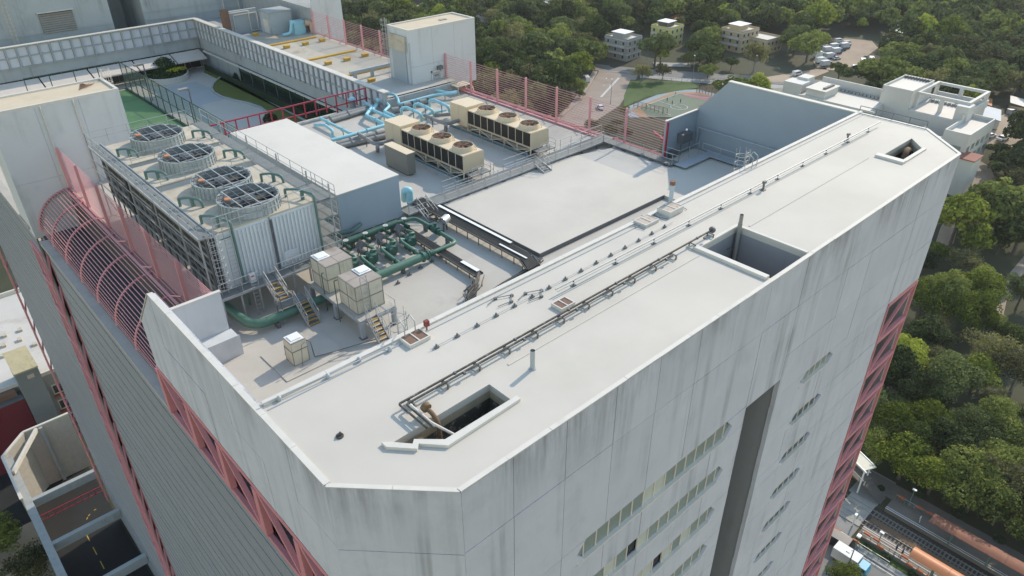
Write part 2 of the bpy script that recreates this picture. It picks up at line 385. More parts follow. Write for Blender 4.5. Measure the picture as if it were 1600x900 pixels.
# west parapet panels (with sloping end) and their coping
yj = [18.19, 21.3, 24.4, 27.5, 30.6, 33.7, 35.8]
for a, b in zip(yj, yj[1:]):
    o = random.uniform(-.01, .01)
    cube('wall_panel', M_CONC, bld, XW+o, XW+.35, a+G, b-G, -3.36+G, -0.02); cube('wall_panel', M_CONC, bld, XW-o, XW+.35, a+G, b-G, -6.6, -3.36-G)
MB().prism([(35.8+G, -0.02), (39.3, -3.36), (39.3, -6.6), (35.8+G, -6.6)], 'x', XW, XW+.35).build('wall_panel', M_CONC, bld)
for k in range(7): cube('coping', M_COPE, bld, XW-.03+random.uniform(-.006, .006), XW+.24, 18.25+k*2.51, 18.25+(k+1)*2.51-.012, .003, .078+random.uniform(-.005, .005))
b = MB(); b.add([(XW-.04, 35.85, .003), (XW+.24, 35.85, .003), (XW+.24, 39.36, -3.36), (XW-.04, 39.36, -3.36), (XW-.04, 35.85, .09), (XW+.24, 35.85, .06), (XW+.24, 39.40, -3.32), (XW-.04, 39.40, -3.32)],
               [(0,1,2,3),(4,5,6,7),(0,1,5,4),(1,2,6,5),(2,3,7,6),(3,0,4,7)]); b.build('coping', M_COPE, bld)
# east parapet
MB().prism([(24.05, 0.0), (36.2, 0.0), (39.3, -3.36), (39.3, -12.0), (24.05, -12.0)], 'x', XE, XE+.35).build('wall_panel', M_ENDW, bld)
MB().box(XE-.06, XE+.41, 24.05, 36.25, 0.003, 0.09).build('coping', M_COPE, bld)
# return walls
MB().box(8.0, 11.95, 39.12, 39.30, FLOOR, -3.36).build('return_wall', M_PLAST, bld)
MB().box(7.9, 12.0, 39.08, 39.34, -3.357, -3.27).build('coping', M_COPE, bld)
MB().box(8.0, 12.05, 38.05, 39.1, FLOOR, -6.05).box(8.0, 12.1, 38.0, 38.04, FLOOR, -5.98).build('wall_plinth', M_PLAST, bld)
MB().box(55.7, XE, 39.12, 39.30, FLOOR-.1, -3.36).build('return_wall', M_ENDW, bld)
MB().box(55.65, XE, 39.08, 39.34, -3.357, -3.27).build('coping', M_COPE, bld)
# lower roof
MB().box(XW+.36, XE, 24.0, 39.12, FLOOR-.4, FLOOR).build('lower_roof', M_ROOFL, bld)
MB().box(11.3, 56.2, 39.12, 73.0, FLOOR-.4, FLOOR-.003).build('lower_roof', M_ROOFL, bld)
# raised pale deck in the middle
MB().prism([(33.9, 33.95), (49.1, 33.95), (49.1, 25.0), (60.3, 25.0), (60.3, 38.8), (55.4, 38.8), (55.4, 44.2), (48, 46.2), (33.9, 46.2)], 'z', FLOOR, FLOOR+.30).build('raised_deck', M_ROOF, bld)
MB().box(33.87, 49.1, 33.90, 33.94, FLOOR, FLOOR+.36).box(33.83, 33.87, 33.90, 46.2, FLOOR, FLOOR+.36).build('deck_side_shade', M_STEELD, bld)  # dark strips painted in for the shade on the deck's side faces
# body of the block below the roof
MB().box(XW+.7, 60.4, 19.6, 73.05, GROUND, -11.2).box(XW+.7, 60.4, 73.05, 117.5, GROUND, -13.45).box(10.9, 31.9, 15.6, 19.6, GROUND, -11.2).box(35.95, 51.0, 15.6, 19.6, GROUND, -11.2).build('building_core', M_CONCD, bld)
# ---- red trusses
def truss(name, org, ua, va, depth, L, Hh, n, label, sc=1.0):
    """planar truss band: chords along ua (length L), width Hh along va, n bays, members of a second plane behind"""
    t = group_part(name, bld, label); org, ua, va, dv = Vector(org), Vector(ua), Vector(va), Vector(depth)
    A = lambda u, v, k=0: org+ua*u+va*v+dv*k
    e = 0.23*sc
    for v in (e/2, Hh-e/2): bar('chord', M_RED, t, A(0, v), A(L, v), e, e*1.6); bar('chord', M_RED, t, A(0, v, 1), A(L, v, 1), e, e)
    for i in range(n+1):
        u = L*i/n; bar('strut', M_RED, t, A(u, e), A(u, Hh-e), 0.34*sc, 0.5*sc)
    for i in range(n):
        u0, u1 = L*i/n+.15, L*(i+1)/n-.15
        bar('diagonal', M_RED, t, A(u0, e), A(u1, Hh-e), 0.26*sc, 0.26*sc)
        bar('diagonal', M_RED, t, A(u0, e), A((u0+u1)/2, Hh-e, .9), 0.16, 0.2)
    return t
truss('truss_band', (XW+.1, 18.4, -10.45), (0, 1, 0), (0, 0, 1), (1.1, 0, 0), 21.0, 3.75, 5, 'pink red lattice band under the west parapet')
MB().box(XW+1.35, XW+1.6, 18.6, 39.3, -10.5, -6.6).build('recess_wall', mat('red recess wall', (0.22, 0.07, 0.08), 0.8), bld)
MB().box(XW+.05, XW+1.4, 18.5, 39.3, -6.66, -6.6).build('soffit', M_CONCD, bld)
truss('corner_truss', (52.0, YF+.1, -81), (0, 0, 1), (1, 0, 0), (0, 1.5, 0), 70.3, 5.4, 20, 'pink red lattice column at the far end of the front facade', .8)
MB().box(51.9, 57.3, YF+1.9, YF+2.1, GROUND, -10.5).build('recess_wall', M_CONCD, bld)
truss('corner_truss', (XW-.25, 69.6, -81), (0, 0, 1), (0, 1, 0), (.9, 0, 0), 69.5, 3.6, 20, 'pink red lattice column in the middle of the west side', .6)
truss('corner_truss', (XW-.1, 115.2, -81), (0, 0, 1), (0, 1, 0), (.9, 0, 0), 74, 2.2, 20, 'pink red lattice column at the back of the west side', .6)
M_LEDGE = mat('grimy ledge concrete', (.42, .39, .345), .85, var=.2, scale=.8, spots=.35, dirt=(.27, .26, .24))
# ---- west wall cladding boards
def boards(y0, y1, z0, z1, step, lean):
    n = int((z1-z0)/step)
    me = bpy.data.meshes.new('cladding_board'); q = MB().prism([(lean, 0), (lean, -.05), (0.02, -step+.02), (-.1, -step+.02), (-.1, 0)], 'y', 0, 1)
    q.v = [(a, b_, c) for a, b_, c in q.v]; me.from_pydata([(-v[0], v[1]*(y1-y0), v[2]) for v in q.v], [], q.f); me.materials.append(M_LOUV)
    for i in range(n):
        link('cladding_board', me, bld, Vector((XW+.30+random.uniform(-.012, .012), y0, z1-i*step)))
boards(18.3, 69.4, -74, -10.5, 1.77, 0.055)
boards(73.4, 115, -74, -10.5, 0.95, 0.045)
boards(18.3, 115, -82, -74, 1.77, 0.05)
MB().box(XW, XW+.7, 39.35, 69.6, -10.62, -10.3).build('ledge', M_LEDGE, bld)
MB().box(XW, XW+.7, 73.3, 115, -10.5, -10.2).build('ledge', M_LEDGE, bld)

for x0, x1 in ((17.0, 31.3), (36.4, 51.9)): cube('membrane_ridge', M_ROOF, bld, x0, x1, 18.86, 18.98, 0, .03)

# ================================================================== plant on the lower roof
M_WHITEP = mat('white corrugated sheet', (0.60, 0.62, 0.62), 0.5, var=0.06, streak=0.25)
M_CREAMR = mat('weathered cream casing', (0.50, 0.44, 0.345), 0.7, var=0.3, scale=0.9, spots=0.65, dirt=(0.27, 0.18, 0.10))
M_TEAL = mat('teal pipe paint', (0.10, 0.175, 0.155), 0.4, var=0.15, scale=2)
M_GREEN = mat('dark green pipe paint', (0.045, 0.115, 0.085), 0.42, var=0.3, scale=2.5, spots=0.15, dirt=(0.12, 0.16, 0.13))
M_GREENL = mat('mid green pipe paint', (0.085, 0.18, 0.13), 0.45, var=0.25, scale=2.0)
M_BLUE = mat('pale blue pipe paint', (0.30, 0.56, 0.63), 0.42, var=0.10, scale=2, spots=0.15, dirt=(0.2, 0.35, 0.40))
M_LAG = mat('grey pipe lagging', (0.27, 0.265, 0.25), 0.6, var=0.25, scale=2.0, spots=0.25)
M_YEL = mat('yellow tread paint', (0.55, 0.30, 0.02), 0.6, var=0.15)
M_GRATE = mat('steel grating', (0.20, 0.205, 0.195), 0.6, metal=0.2, var=0.25, scale=4)
M_TANK = mat('stained cream tank panel', (0.66, 0.61, 0.47), 0.55, var=0.15, scale=1.2, streak=0.9, spots=0.25, dirt=(0.22, 0.20, 0.13))
M_TANKT = mat('dirty tank lid', (0.36, 0.31, 0.27), 0.8, var=0.3, scale=1.5, spots=0.5, dirt=(0.15, 0.12, 0.10))
M_LID = mat('white hatch lid', (0.78, 0.77, 0.74), 0.5, var=0.06)
M_CHIL = mat('cream chiller casing', (0.66, 0.53, 0.36), 0.5, var=0.08, scale=1.0, spots=0.08, dirt=(0.35, 0.26, 0.16))
M_COIL = mat('black coil fins', (0.022, 0.020, 0.020), 0.6, var=0.3, scale=8)
M_RUST = mat('rusty fan metal', (0.20, 0.10, 0.06), 0.7, var=0.5, scale=5, spots=0.4, dirt=(0.36, 0.25, 0.15))
M_HOUSE = mat('plant house grey paint', (0.34, 0.40, 0.45), 0.55, var=0.14, scale=0.4, spots=0.3, dirt=(0.25, 0.29, 0.34), streak=.35)
M_BLACKP = mat('black cable sheath', (0.045, 0.042, 0.038), 0.6, var=0.3, scale=6)
M_TRAY = mat('dusty cable tray', (0.15, 0.14, 0.125), 0.7, var=0.4, scale=3, spots=0.3, dirt=(0.30, 0.27, 0.22))
M_BROWN = mat('brown vent mesh', (0.20, 0.115, 0.08), 0.85, var=0.35, scale=6)

def ring(mb, cx, cy, z0, z1, r0, r1, n=32, th=0.06):
    for ro, s in ((0, 1), (-th, -1)):
        vs = []
        for k in range(n):
            t = 2*math.pi*k/n; c, s_ = math.cos(t), math.sin(t)
            vs += [(cx+c*(r0+ro), cy+s_*(r0+ro), z0), (cx+c*(r1+ro), cy+s_*(r1+ro), z1)]
        mb.add(vs, [(2*k, 2*((k+1) % n), 2*((k+1) % n)+1, 2*k+1) for k in range(n)], True)
    vs = []
    for k in range(n):
        t = 2*math.pi*k/n; c, s_ = math.cos(t), math.sin(t)
        vs += [(cx+c*r1, cy+s_*r1, z1), (cx+c*(r1-th), cy+s_*(r1-th), z1)]
    mb.add(vs, [(2*k, 2*((k+1) % n), 2*((k+1) % n)+1, 2*k+1) for k in range(n)])
    return mb
# ---- cooling towers
PZ, TZ = -5.32, -1.25
cells = [(42.5, 46.55, 44.55, 'nearest'), (46.6, 51.1, 48.7, 'second'), (52.2, 56.9, 54.9, 'third'), (57.8, 63.2, 60.9, 'farthest')]
for i, (y0, y1, fy, w_) in enumerate(cells):
    lab = ['cooling tower with white ribbed end wall and ladder, nearest of the four in the row', 'cooling tower with round fan stack, second in the row from the white end wall',
           'cooling tower with round fan stack, third in the row from the white end wall', 'cooling tower farthest from the white end wall, beside the grey stair block'][i]
    t = thing('cooling_tower', lab, 'cooling tower', (17, fy, PZ), 'cooling towers in a row')
    MB().box(13.5, 20.6, y0+.03, y1-.03, PZ, TZ-.12).build('casing', M_WHITEP, t)
    d = MB().box(13.45, 20.65, y0, y1, TZ-.12, TZ); d.build('deck', M_CREAMR, t)
    if i == 0:
        n = 22
        for k in range(n):
            x = 14.75+k*5.8/n; cube('corrugation', M_WHITEP, t, x, x+5.8/n*.5, y0-.05, y0+.03, PZ+.1, TZ-.3)
        MB().box(13.55, 14.7, y0-.06, y0+.02, PZ, TZ-.12).build('end_panel', M_WHITEP, t)
        MB().box(17.15, 17.2, y0-.16, y0-.06, PZ, TZ-.1).box(17.25, 17.3, y0-.14, y0-.06, PZ, TZ-.3).build('cable_conduit', M_STEELD, t)
        MB().box(17.75, 18.7, y0-.09, y0-.05, PZ+.35, PZ+1.15).box(18.1, 18.4, y0-.11, y0-.09, PZ+.55, PZ+.68).build('access_door', M_WHITEP, t)
        MB().box(13.8, 14.5, y0-.10, y0-.07, TZ-.55, TZ-.50).build('teal_stripe', M_TEAL, t)
    fs = MB(); ring(fs, 16.95, fy, TZ, TZ+.85, 2.0, 1.95, 36)
    for k in range(36):
        a = 2*math.pi*k/36; c, s = math.cos(a), math.sin(a); fs.beam((16.95+c*2.02, fy+s*2.02, TZ), (16.95+c*1.99, fy+s*1.99, TZ+.86), .05, .05)
    for k in range(36):
        a, b_ = 2*math.pi*k/36, 2*math.pi*(k+1)/36
        for zz in (.42, .83): fs.beam((16.95+math.cos(a)*2.0, fy+math.sin(a)*2.0, TZ+zz), (16.95+math.cos(b_)*2.0, fy+math.sin(b_)*2.0, TZ+zz), .05, .05)
    fs.build('fan_stack', mat('galvanised fan stack', (0.40, 0.43, 0.43), 0.5, metal=0.2, var=0.15, scale=2, streak=0.4), t)
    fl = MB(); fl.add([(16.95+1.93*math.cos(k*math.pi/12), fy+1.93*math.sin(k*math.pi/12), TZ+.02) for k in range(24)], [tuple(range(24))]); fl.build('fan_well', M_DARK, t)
    MB().box(15.2, 16.0, fy-.35, fy+.35, TZ+.1, TZ+.75).cyl((15.55, fy, TZ+.5), (15.55, fy, TZ+.98), .22, 12).box(15.9, 17.2, fy-.2, fy+.2, TZ+.3, TZ+.62).cyl((16.95, fy, TZ+.25), (16.95, fy, TZ+.7), .5, 14).build('fan_motor', M_STEELD, t)
    MB().cyl((15.55, fy, TZ+.98), (15.55, fy, TZ+1.06), .2, 12).build('motor_cap', mat('orange motor cap', (0.50, 0.20, 0.09), 0.6), t)
    for k in range(6):
        a = k*math.pi/3+.2; p = Vector((16.95, fy, TZ+.4)); q = p+Vector((math.cos(a), math.sin(a), 0))*1.85
        bar('fan_blade', mat('grey fan blade', (0.10, 0.085, 0.065), 0.7, var=0.5, scale=3, spots=.4, dirt=(.22, .12, .06)), t, p, q, .36, .06)
    for k in range(-3, 4):
        yy = k*.56; hl = math.sqrt(1.97**2-yy**2)
        bar('grille_bar', M_STEELD if k % 3 else M_STEEL, t, (16.95-hl, fy+yy, TZ+.88), (16.95+hl, fy+yy, TZ+.88), .04 if k % 3 else .07)
        bar('grille_bar', M_STEELD if k % 2 else M_STEEL, t, (16.95+yy, fy-hl, TZ+.91), (16.95+yy, fy+hl, TZ+.91), .04 if k % 2 else .06)
    # dark louvred intake on the west side, with bracing
    MB().box(12.95, 13.48, y0+.1, y1-.1, PZ, TZ-.3).build('intake', M_DARK, t)
    n = int((y1-y0)/1.15)
    for k in range(n+1):
        yy = y0+.12+(y1-y0-.24)*k/n; bar('intake_post', M_STEELD, t, (12.92, yy, PZ-1.5), (12.92, yy, TZ), .09)
    for k in range(7):
        z = PZ+.2+k*.6; bar('intake_slat', M_STEELD if k % 2 else M_LAG, t, (12.88, y0+.1, z), (12.88, y1-.1, z+.02), .07, .18)
    for k in range(n):
        ya, yb = y0+.12+(y1-y0-.24)*k/n, y0+.12+(y1-y0-.24)*(k+1)/n
        bar('intake_brace', M_LAG, t, (12.86, ya, PZ+.3), (12.86, yb, PZ+2.3), .06)
    for sx in (-1, 1):
        pp = MB()
        x0 = 16.95+sx*2.95; ya = fy-1.7
        pp.tube([(x0-.5, ya+.9, TZ+.55), (x0+.05, ya+.55, TZ+.6), (x0+.55, ya-.25, TZ+.55), (x0+.62, ya-.35, TZ-.1)] if i else [(x0-.45, ya+1.5, TZ+.55), (x0+.1, ya+.9, TZ+.6), (x0+.6, y0-.22, TZ+.55), (x0+.62, y0-.3, PZ-1.6)], .09, 8, .25)
        pp.cyl((x0-.45, ya+.87 if i else ya+1.47, TZ), (x0-.45, ya+.87 if i else ya+1.47, TZ+.55), .1, 8).cyl((x0+.2, ya+.3, TZ), (x0+.2, ya+.3, TZ+.55), .14, 8)
        pp.build('riser_pipe', M_TEAL, t)
# ---- access platform around the towers
t = thing('access_platform', 'galvanised access platform with railings wrapped around the cooling towers', 'platform', (16.8, 42, FLOOR))
for k in range(7):
    x = 12.7+k*1.27; cube('grating', M_GRATE, t, x+.02, x+1.25, 41.5, 42.4, PZ-.06, PZ)
for y in (41.45, 42.45): bar('edge_beam', M_STEEL, t, (12.6, y, PZ-.1), (21.6, y, PZ-.1), .1, .16)
for k in range(8):
    x = 12.7+k*1.25; bar('post', M_STEEL, t, (x, 41.5, FLOOR), (x, 41.5, PZ-.15), .1)
    bar('post', M_STEEL, t, (x, 46.0, FLOOR), (x, 46.0, PZ-.05), .12)
railing(MB(), [(12.65, 41.45, PZ), (15.6, 41.45, PZ)], 1.05, 1, 1.2).build('railing', M_STEEL, t)
railing(MB(), [(16.6, 41.45, PZ), (21.6, 41.45, PZ), (21.6, 42.4, PZ)], 1.05, 1, 1.2).build('railing', M_STEEL, t)
cube('grating', M_GRATE, t, 12.55, 13.35, 42.3, 64, TZ-.12, TZ-.06)
for s in (12.5, 13.4): bar('edge_beam', M_STEEL, t, (s, 42.3, TZ-.1), (s, 64.2, TZ-.1), .07, .2)
railing(MB(), [(12.5, 42.3, TZ), (12.5, 64.2, TZ), (20.6, 64.2, TZ)], 1.05, 1, 1.6).build('railing', M_STEEL, t)
railing(MB(), [(13.6, 42.55, TZ), (20.5, 42.55, TZ)], 1.0, 1, 1.7).build('railing', M_STEEL, t)
for y in (51.15, 57.2): railing(MB(), [(13.6, y, TZ), (20.5, y, TZ)], .95, 1, 1.7, .02).build('railing', M_STEEL, t)
cube('grating', M_GRATE, t, 20.7, 21.7, 42.4, 64, TZ-.16, TZ-.1)
for k in range(4): cube('grating', M_GRATE, t, 20.7, 22.1, 42.3, 45.5, PZ+k*1.3-.05, PZ+k*1.3)
railing(MB(), [(21.75, 42.4, TZ), (21.75, 64, TZ)], 1.05, 1, 1.8).build('railing', M_STEEL, t)
for y in (42.4, 45.5, 50, 55, 60, 64):
    bar('column', M_STEEL, t, (21.75, y, FLOOR), (21.75, y, TZ+.9), .09); bar('column', M_STEEL, t, (12.5, y, FLOOR), (12.5, y, TZ), .09)
for k in range(4): railing(MB(), [(22.1, 42.3, PZ+k*1.3), (22.1, 45.5, PZ+k*1.3)], .9, 1, 1.6).build('railing', M_STEEL, t)
for (ya, yb) in ((42.4, 50), (50, 57), (57, 64)):
    bar('brace', M_STEEL, t, (12.5, ya, FLOOR+.1), (12.5, yb, PZ), .06); bar('brace', M_STEEL, t, (12.5, yb, FLOOR+.1), (12.5, ya, PZ), .06)
    for k in range(1, 4): bar('girt', M_STEEL, t, (12.45, ya, PZ+k), (12.45, yb, PZ+k), .05)
def ladder(mb, x, y, z0, z1, w=.45, along='x', step=.3):
    d = Vector((w/2, 0, 0)) if along == 'x' else Vector((0, w/2, 0)); c = Vector((x, y, 0))
    for s in (-1, 1): mb.cyl(c+d*s+Vector((0, 0, z0)), c+d*s+Vector((0, 0, z1)), .025, 5)
    z = z0+.2
    while z < z1: mb.cyl(c-d+Vector((0, 0, z)), c+d+Vector((0, 0, z)), .018, 5); z += step
    return mb
ladder(MB(), 14.2, 42.2, PZ, TZ+1.0).build('ladder', M_STEEL, t)
ladder(MB(), 14.95, 41.35, FLOOR, PZ+1.0).build('ladder', M_STEEL, t)
def cage(mb, cx, cy, z0, z1, r=.36, open_dir=(1, 0)):
    for k in range(int((z1-z0)/.55)+1):
        z = z0+k*.55; a0 = math.atan2(open_dir[1], open_dir[0])
        pts = [Vector((cx+r*math.cos(a0+.5+j*(2*math.pi-1)/10), cy+r*math.sin(a0+.5+j*(2*math.pi-1)/10), z)) for j in range(11)]
        for a, b_ in zip(pts, pts[1:]): mb.cyl(a, b_, .02, 4)
    for j in range(0, 11, 2):
        p = Vector((cx+r*math.cos(a0+.5+j*(2*math.pi-1)/10), cy+r*math.sin(a0+.5+j*(2*math.pi-1)/10), 0)); mb.cyl(p+Vector((0,0,z0)), p+Vector((0,0,z1)), .015, 4)
    return mb
lc = ladder(MB(), 13.15, 41.95, PZ, TZ+.9, .45, 'x'); cage(lc, 13.15, 41.7, PZ+.6, TZ+.6, .38, (0, 1)); lc.build('caged_ladder', M_STEEL, t)
cube('warning_box', M_LID, t, 14.95, 15.35, 42.05, 42.25, PZ, PZ+.65); cube('warning_plate', mat('red plate', (0.5, 0.02, 0.02)), t, 15.05, 15.25, 42.03, 42.05, PZ+.4, PZ+.52)
# ---- stairs with yellow treads
def stair(name, label, x0, x1, ya, za, yb, zb, n, treadm, rail=True, group='steel stairs', landing=None):
    t = thing(name, label, 'stairs', ((x0+x1)/2, yb, zb), group)
    for x in (x0, x1): bar('stringer', M_STEEL, t, (x, ya, za), (x, yb, zb), .05, .2)
    for k in range(n):
        f = (k+.5)/n; y = ya+(yb-ya)*f; z = za+(zb-za)*f
        cube('tread', M_GRATE, t, x0+.03, x1-.03, y-.11, y+.13, z-.03, z)
        cube('nosing', treadm, t, x0+.03, x1-.03, y-.15, y-.09, z-.035, z+.006)
    if rail:
        for x in (x0, x1):
            mb = MB(); u = Vector((0, 0, .95)); p, q = Vector((x, ya, za)), Vector((x, yb, zb))
            mb.cyl(p+u, q+u, .025, 6); mb.cyl(p+u*.5, q+u*.5, .02, 6)
            for f in (0, .5, 1): mb.cyl(p+(q-p)*f, p+(q-p)*f+u, .025, 6)
            mb.build('handrail', M_STEEL, t)
    return t
s1 = stair('steel_stairs', 'short steel stairs with yellow treads dropping from the cooling tower platform', 15.65, 16.5, 41.45, PZ, 40.1, -6.2, 4, M_YEL)
cube('landing', M_GRATE, s1, 15.5, 17.35, 39.2, 40.1, -6.26, -6.2)
for x, y in ((15.55, 39.25), (17.3, 39.25), (15.55, 40.05), (17.3, 40.05)): bar('post', M_STEEL, s1, (x, y, FLOOR), (x, y, -6.26), .07)
railing(MB(), [(15.5, 40.1, -6.2), (15.5, 39.2, -6.2), (16.4, 39.2, -6.2)], 1.0, 1, .9).build('handrail', M_STEEL, s1)
stair('steel_stairs', 'steel stairs with yellow treads from the half landing down to the floor', 16.48, 17.32, 39.2, -6.2, 37.75, FLOOR, 6, M_YEL)
stair('steel_stairs', 'steel stairs with yellow treads leaning against the water tank platform', 18.75, 19.5, 34.2, -6.0, 32.95, FLOOR, 6, M_YEL)
# ---- water tanks
def tank(x0, y0, z0, n, label, lidpos, s=1.0, h=None):
    t = thing('water_tank', label, 'water tank', (x0+n[0]*s/2, y0+n[1]*s/2, z0), 'sectional water tanks')
    for i in range(n[0]):
        for k in range(n[2]):
            for y in (y0, y0+n[1]*s-.05): cube('panel', M_TANK, t, x0+i*s+.02, x0+(i+1)*s-.02, y, y+.05, z0+k*s+.02, z0+(k+1)*s-.02)
    for j in range(n[1]):
        for k in range(n[2]):
            for x in (x0, x0+n[0]*s-.05): cube('panel', M_TANK, t, x, x+.05, y0+j*s+.02, y0+(j+1)*s-.02, z0+k*s+.02, z0+(k+1)*s-.02)
    MB().box(x0+.06, x0+n[0]*s-.06, y0+.06, y0+n[1]*s-.06, z0, z0+n[2]*s-.02).build('inner_shell', M_TRAY, t)
    e = MB(); X, Y, Zt = n[0]*s, n[1]*s, n[2]*s
    for k in range(n[2]+1):
        z = z0+k*s
        for y in (y0-.01, y0+Y+.01): e.beam((x0, y, z), (x0+X, y, z), .05)
        for x in (x0-.01, x0+X+.01): e.beam((x, y0, z), (x, y0+Y, z), .05)
    for i in range(n[0]+1):
        for y in (y0-.005, y0+Y+.005): e.beam((x0+i*s, y, z0), (x0+i*s, y, z0+Zt), .035)
    for j in range(n[1]+1):
        for x in (x0-.005, x0+X+.005): e.beam((x, y0+j*s, z0), (x, y0+j*s, z0+Zt), .035)
    e.build('flange', mat('grimy flange', (0.27, 0.25, 0.21), 0.7, var=0.3), t)
    for i in range(n[0]):
        for j in range(n[1]): cube('roof_panel', M_TANKT, t, x0+i*s+.015, x0+(i+1)*s-.015, y0+j*s+.015, y0+(j+1)*s-.015, z0+Zt, z0+Zt+.04)
    lx, ly, lw = lidpos
    MB().box(lx, lx+lw, ly, ly+lw, z0+Zt+.04, z0+Zt+.1).box(lx+.12, lx+lw-.12, ly+.12, ly+lw-.12, z0+Zt+.1, z0+Zt+.16).build('hatch', M_LID, t)
    return t
TP = -6.06
t1 = tank(18.62, 38.45, TP, (2, 2, 2), 'cream panelled water tank on steel platform, the one nearer the cooling towers', (18.65, 39.45, .95))
t2 = tank(18.64, 34.97, TP, (2, 2, 2), 'cream panelled water tank on steel platform, the one nearer the yellow stairs', (19.66, 36.0, .95))
ladder(MB(), 19.25, 34.85, TP, TP+2.7).build('ladder', M_STEEL, t2)
MB().tube([(18.5, 38.6, TP+1.6), (18.35, 38.6, TP+1.6), (18.35, 38.6, FLOOR)], .03, 6).tube([(18.55, 36.9, TP+1.8), (18.3, 36.9, TP+1.8), (18.3, 36.9, FLOOR)], .03, 6).build('drain_pipe', M_GREEN, t1)
t3 = tank(13.75, 34.6, FLOOR+.05, (1, 1, 1), 'small cream water tank standing alone on the grey floor', (13.78, 34.65, .88))
for k, (xa, xb, ya, yb) in enumerate(((13.75, 14.75, 34.6, 34.65), (13.75, 14.75, 35.55, 35.6), (13.75, 13.8, 34.6, 35.6), (14.7, 14.75, 34.6, 35.6))): cube('panel', M_TANK, t3, xa, xb, ya, yb, FLOOR+1.07, FLOOR+1.6)
for o in list(t3.children):
    if o.name.split('.')[0] in ('roof_panel', 'hatch'): o.location.z += .56
MB().box(13.8, 14.7, 34.65, 35.55, FLOOR+1.0, FLOOR+1.6).build('inner_shell', M_TANK, t3)
MB().tube([(14.6, 34.5, FLOOR+1.5), (14.3, 34.35, FLOOR+1.5), (14.1, 34.3, FLOOR)], .02, 5).tube([(14.75, 34.9, FLOOR+1.4), (15.0, 34.6, FLOOR+1.3), (15.05, 34.5, FLOOR+.15), (15.6, 34.3, FLOOR+.15), (18.8, 33.4, FLOOR+.2)], .035, 6).build('supply_pipe', M_STEELD, t3)
MB().box(12.7, 16.8, 33.6, 37.0, FLOOR+.003, FLOOR+.06).build('plinth', M_ROOFL, t3)
pt = thing('tank_platform', 'heavy steel platform on square legs carrying the two water tanks', 'platform', (19.7, 37.5, FLOOR))
for k in range(4): cube('deck_plate', mat('pale platform deck', (0.42, 0.40, 0.35), 0.7, var=0.25, spots=.3), pt, 18.3, 21.0, 34.2+k*1.62, 34.2+(k+1)*1.62-.02, TP-.06, TP-.003)
for x in (18.38, 20.9): bar('beam', M_GREY, pt, (x, 34.15, TP-.16), (x, 40.75, TP-.16), .14, .2)
for y in (34.2, 36.4, 38.5, 40.7): bar('beam', M_GREY, pt, (18.3, y, TP-.16), (21.0, y, TP-.16), .14, .2)
for x in (18.42, 20.85):
    for y in (34.3, 37.4, 40.6): cube('leg', M_GREY, pt, x-.14, x+.14, y-.14, y+.14, FLOOR, TP-.2); cube('foot_plate', M_STEELD, pt, x-.22, x+.22, y-.22, y+.22, FLOOR, FLOOR+.03)
railing(MB(), [(20.95, 34.2, TP), (20.95, 37, TP)], .5, 0, 1.2).build('railing', M_STEEL, pt)
# ---- plant house
ph = thing('plant_house', 'big windowless grey metal plant house with flat white top', 'plant house', (27.2, 55.8, FLOOR))
MB().box(24.45, 30.1, 46.5, 65.1, FLOOR+.25, -3.49).build('body', M_HOUSE, ph)
MB().box(24.40, 30.15, 46.45, 65.15, -3.49, -3.42).build('roof_sheet', mat('white roof sheet', (0.62, 0.57, 0.50), 0.5, var=0.12, scale=0.3, spots=.3, dirt=(0.48, 0.43, 0.37)), ph)
MB().box(24.7, 29.9, 46.8, 64.9, FLOOR, FLOOR+.25).build('base', M_DARK, ph)
for k in range(5): cube('base_block', M_LAG, ph, 24.9+k*1.15, 25.15+k*1.15, 46.5, 46.8, FLOOR, FLOOR+.25)
MB().tube([(24.2, 46.9, -5.3), (23.4, 46.8, -5.4), (22.6, 47.6, -5.4)], .17, 8).tube([(26.0, 46.2, -6.3), (25.0, 45.9, -6.5), (23.7, 46.4, -6.5), (23.0, 47.4, -6.4), (23.0, 50, -6.4)], .17, 8).build('branch_pipe', M_TEAL, ph)
# ---- green condenser water pipework
HZ = -6.75
g1 = thing('green_header_pipe', 'thick dark green header pipe running along the foot of the plant house', 'pipe', (25.5, 45.1, FLOOR), 'green condenser pipes')
MB().cyl((22.0, 45.1, HZ), (28.6, 45.1, HZ), .30, 16).build('header', M_GREEN, g1)
for x in (23.57, 25.31, 27.17, 28.95):
    v = MB().cyl((x, 44.8, HZ), (x, 43.9, HZ), .14, 10).cyl((x, 44.5, HZ-.05), (x, 44.5, HZ+.5), .06, 8); v.build('branch', M_GREEN, g1)
    wv = MB(); ring(wv, x, 44.5, HZ+.5, HZ+.53, .2, .2, 18, .05)
    for k in range(3): a = k*math.pi/3; wv.beam((x-.18*math.cos(a), 44.5-.18*math.sin(a), HZ+.515), (x+.18*math.cos(a), 44.5+.18*math.sin(a), HZ+.515), .03)
    wv.build('hand_wheel', M_LID, g1)
for x in (22.6, 24.4, 26.3, 28.2): cube('saddle', M_STEELD, g1, x-.1, x+.1, 44.85, 45.35, FLOOR, HZ-.22)
g2 = thing('green_header_pipe', 'thick mid green header pipe lying in front of the pumps', 'pipe', (25, 39.2, FLOOR), 'green condenser pipes')
MB().cyl((20.4, 39.2, HZ), (27.2, 39.2, HZ), .31, 16).build('header', M_GREENL, g2)
MB().cyl((26.75, 39.2, HZ), (26.85, 39.2, HZ), .42, 16).cyl((27.2, 39.2, HZ), (27.28, 39.2, HZ), .40, 16).build('flange', M_GREENL, g2)
MB().tube([(27.25, 39.2, HZ), (30.05, 39.2, HZ), (30.2, 43.3, HZ), (30.2, 44.8, HZ), (28.7, 45.1, HZ)], .17, 10, .5).build('return_pipe', M_GREENL, g2)
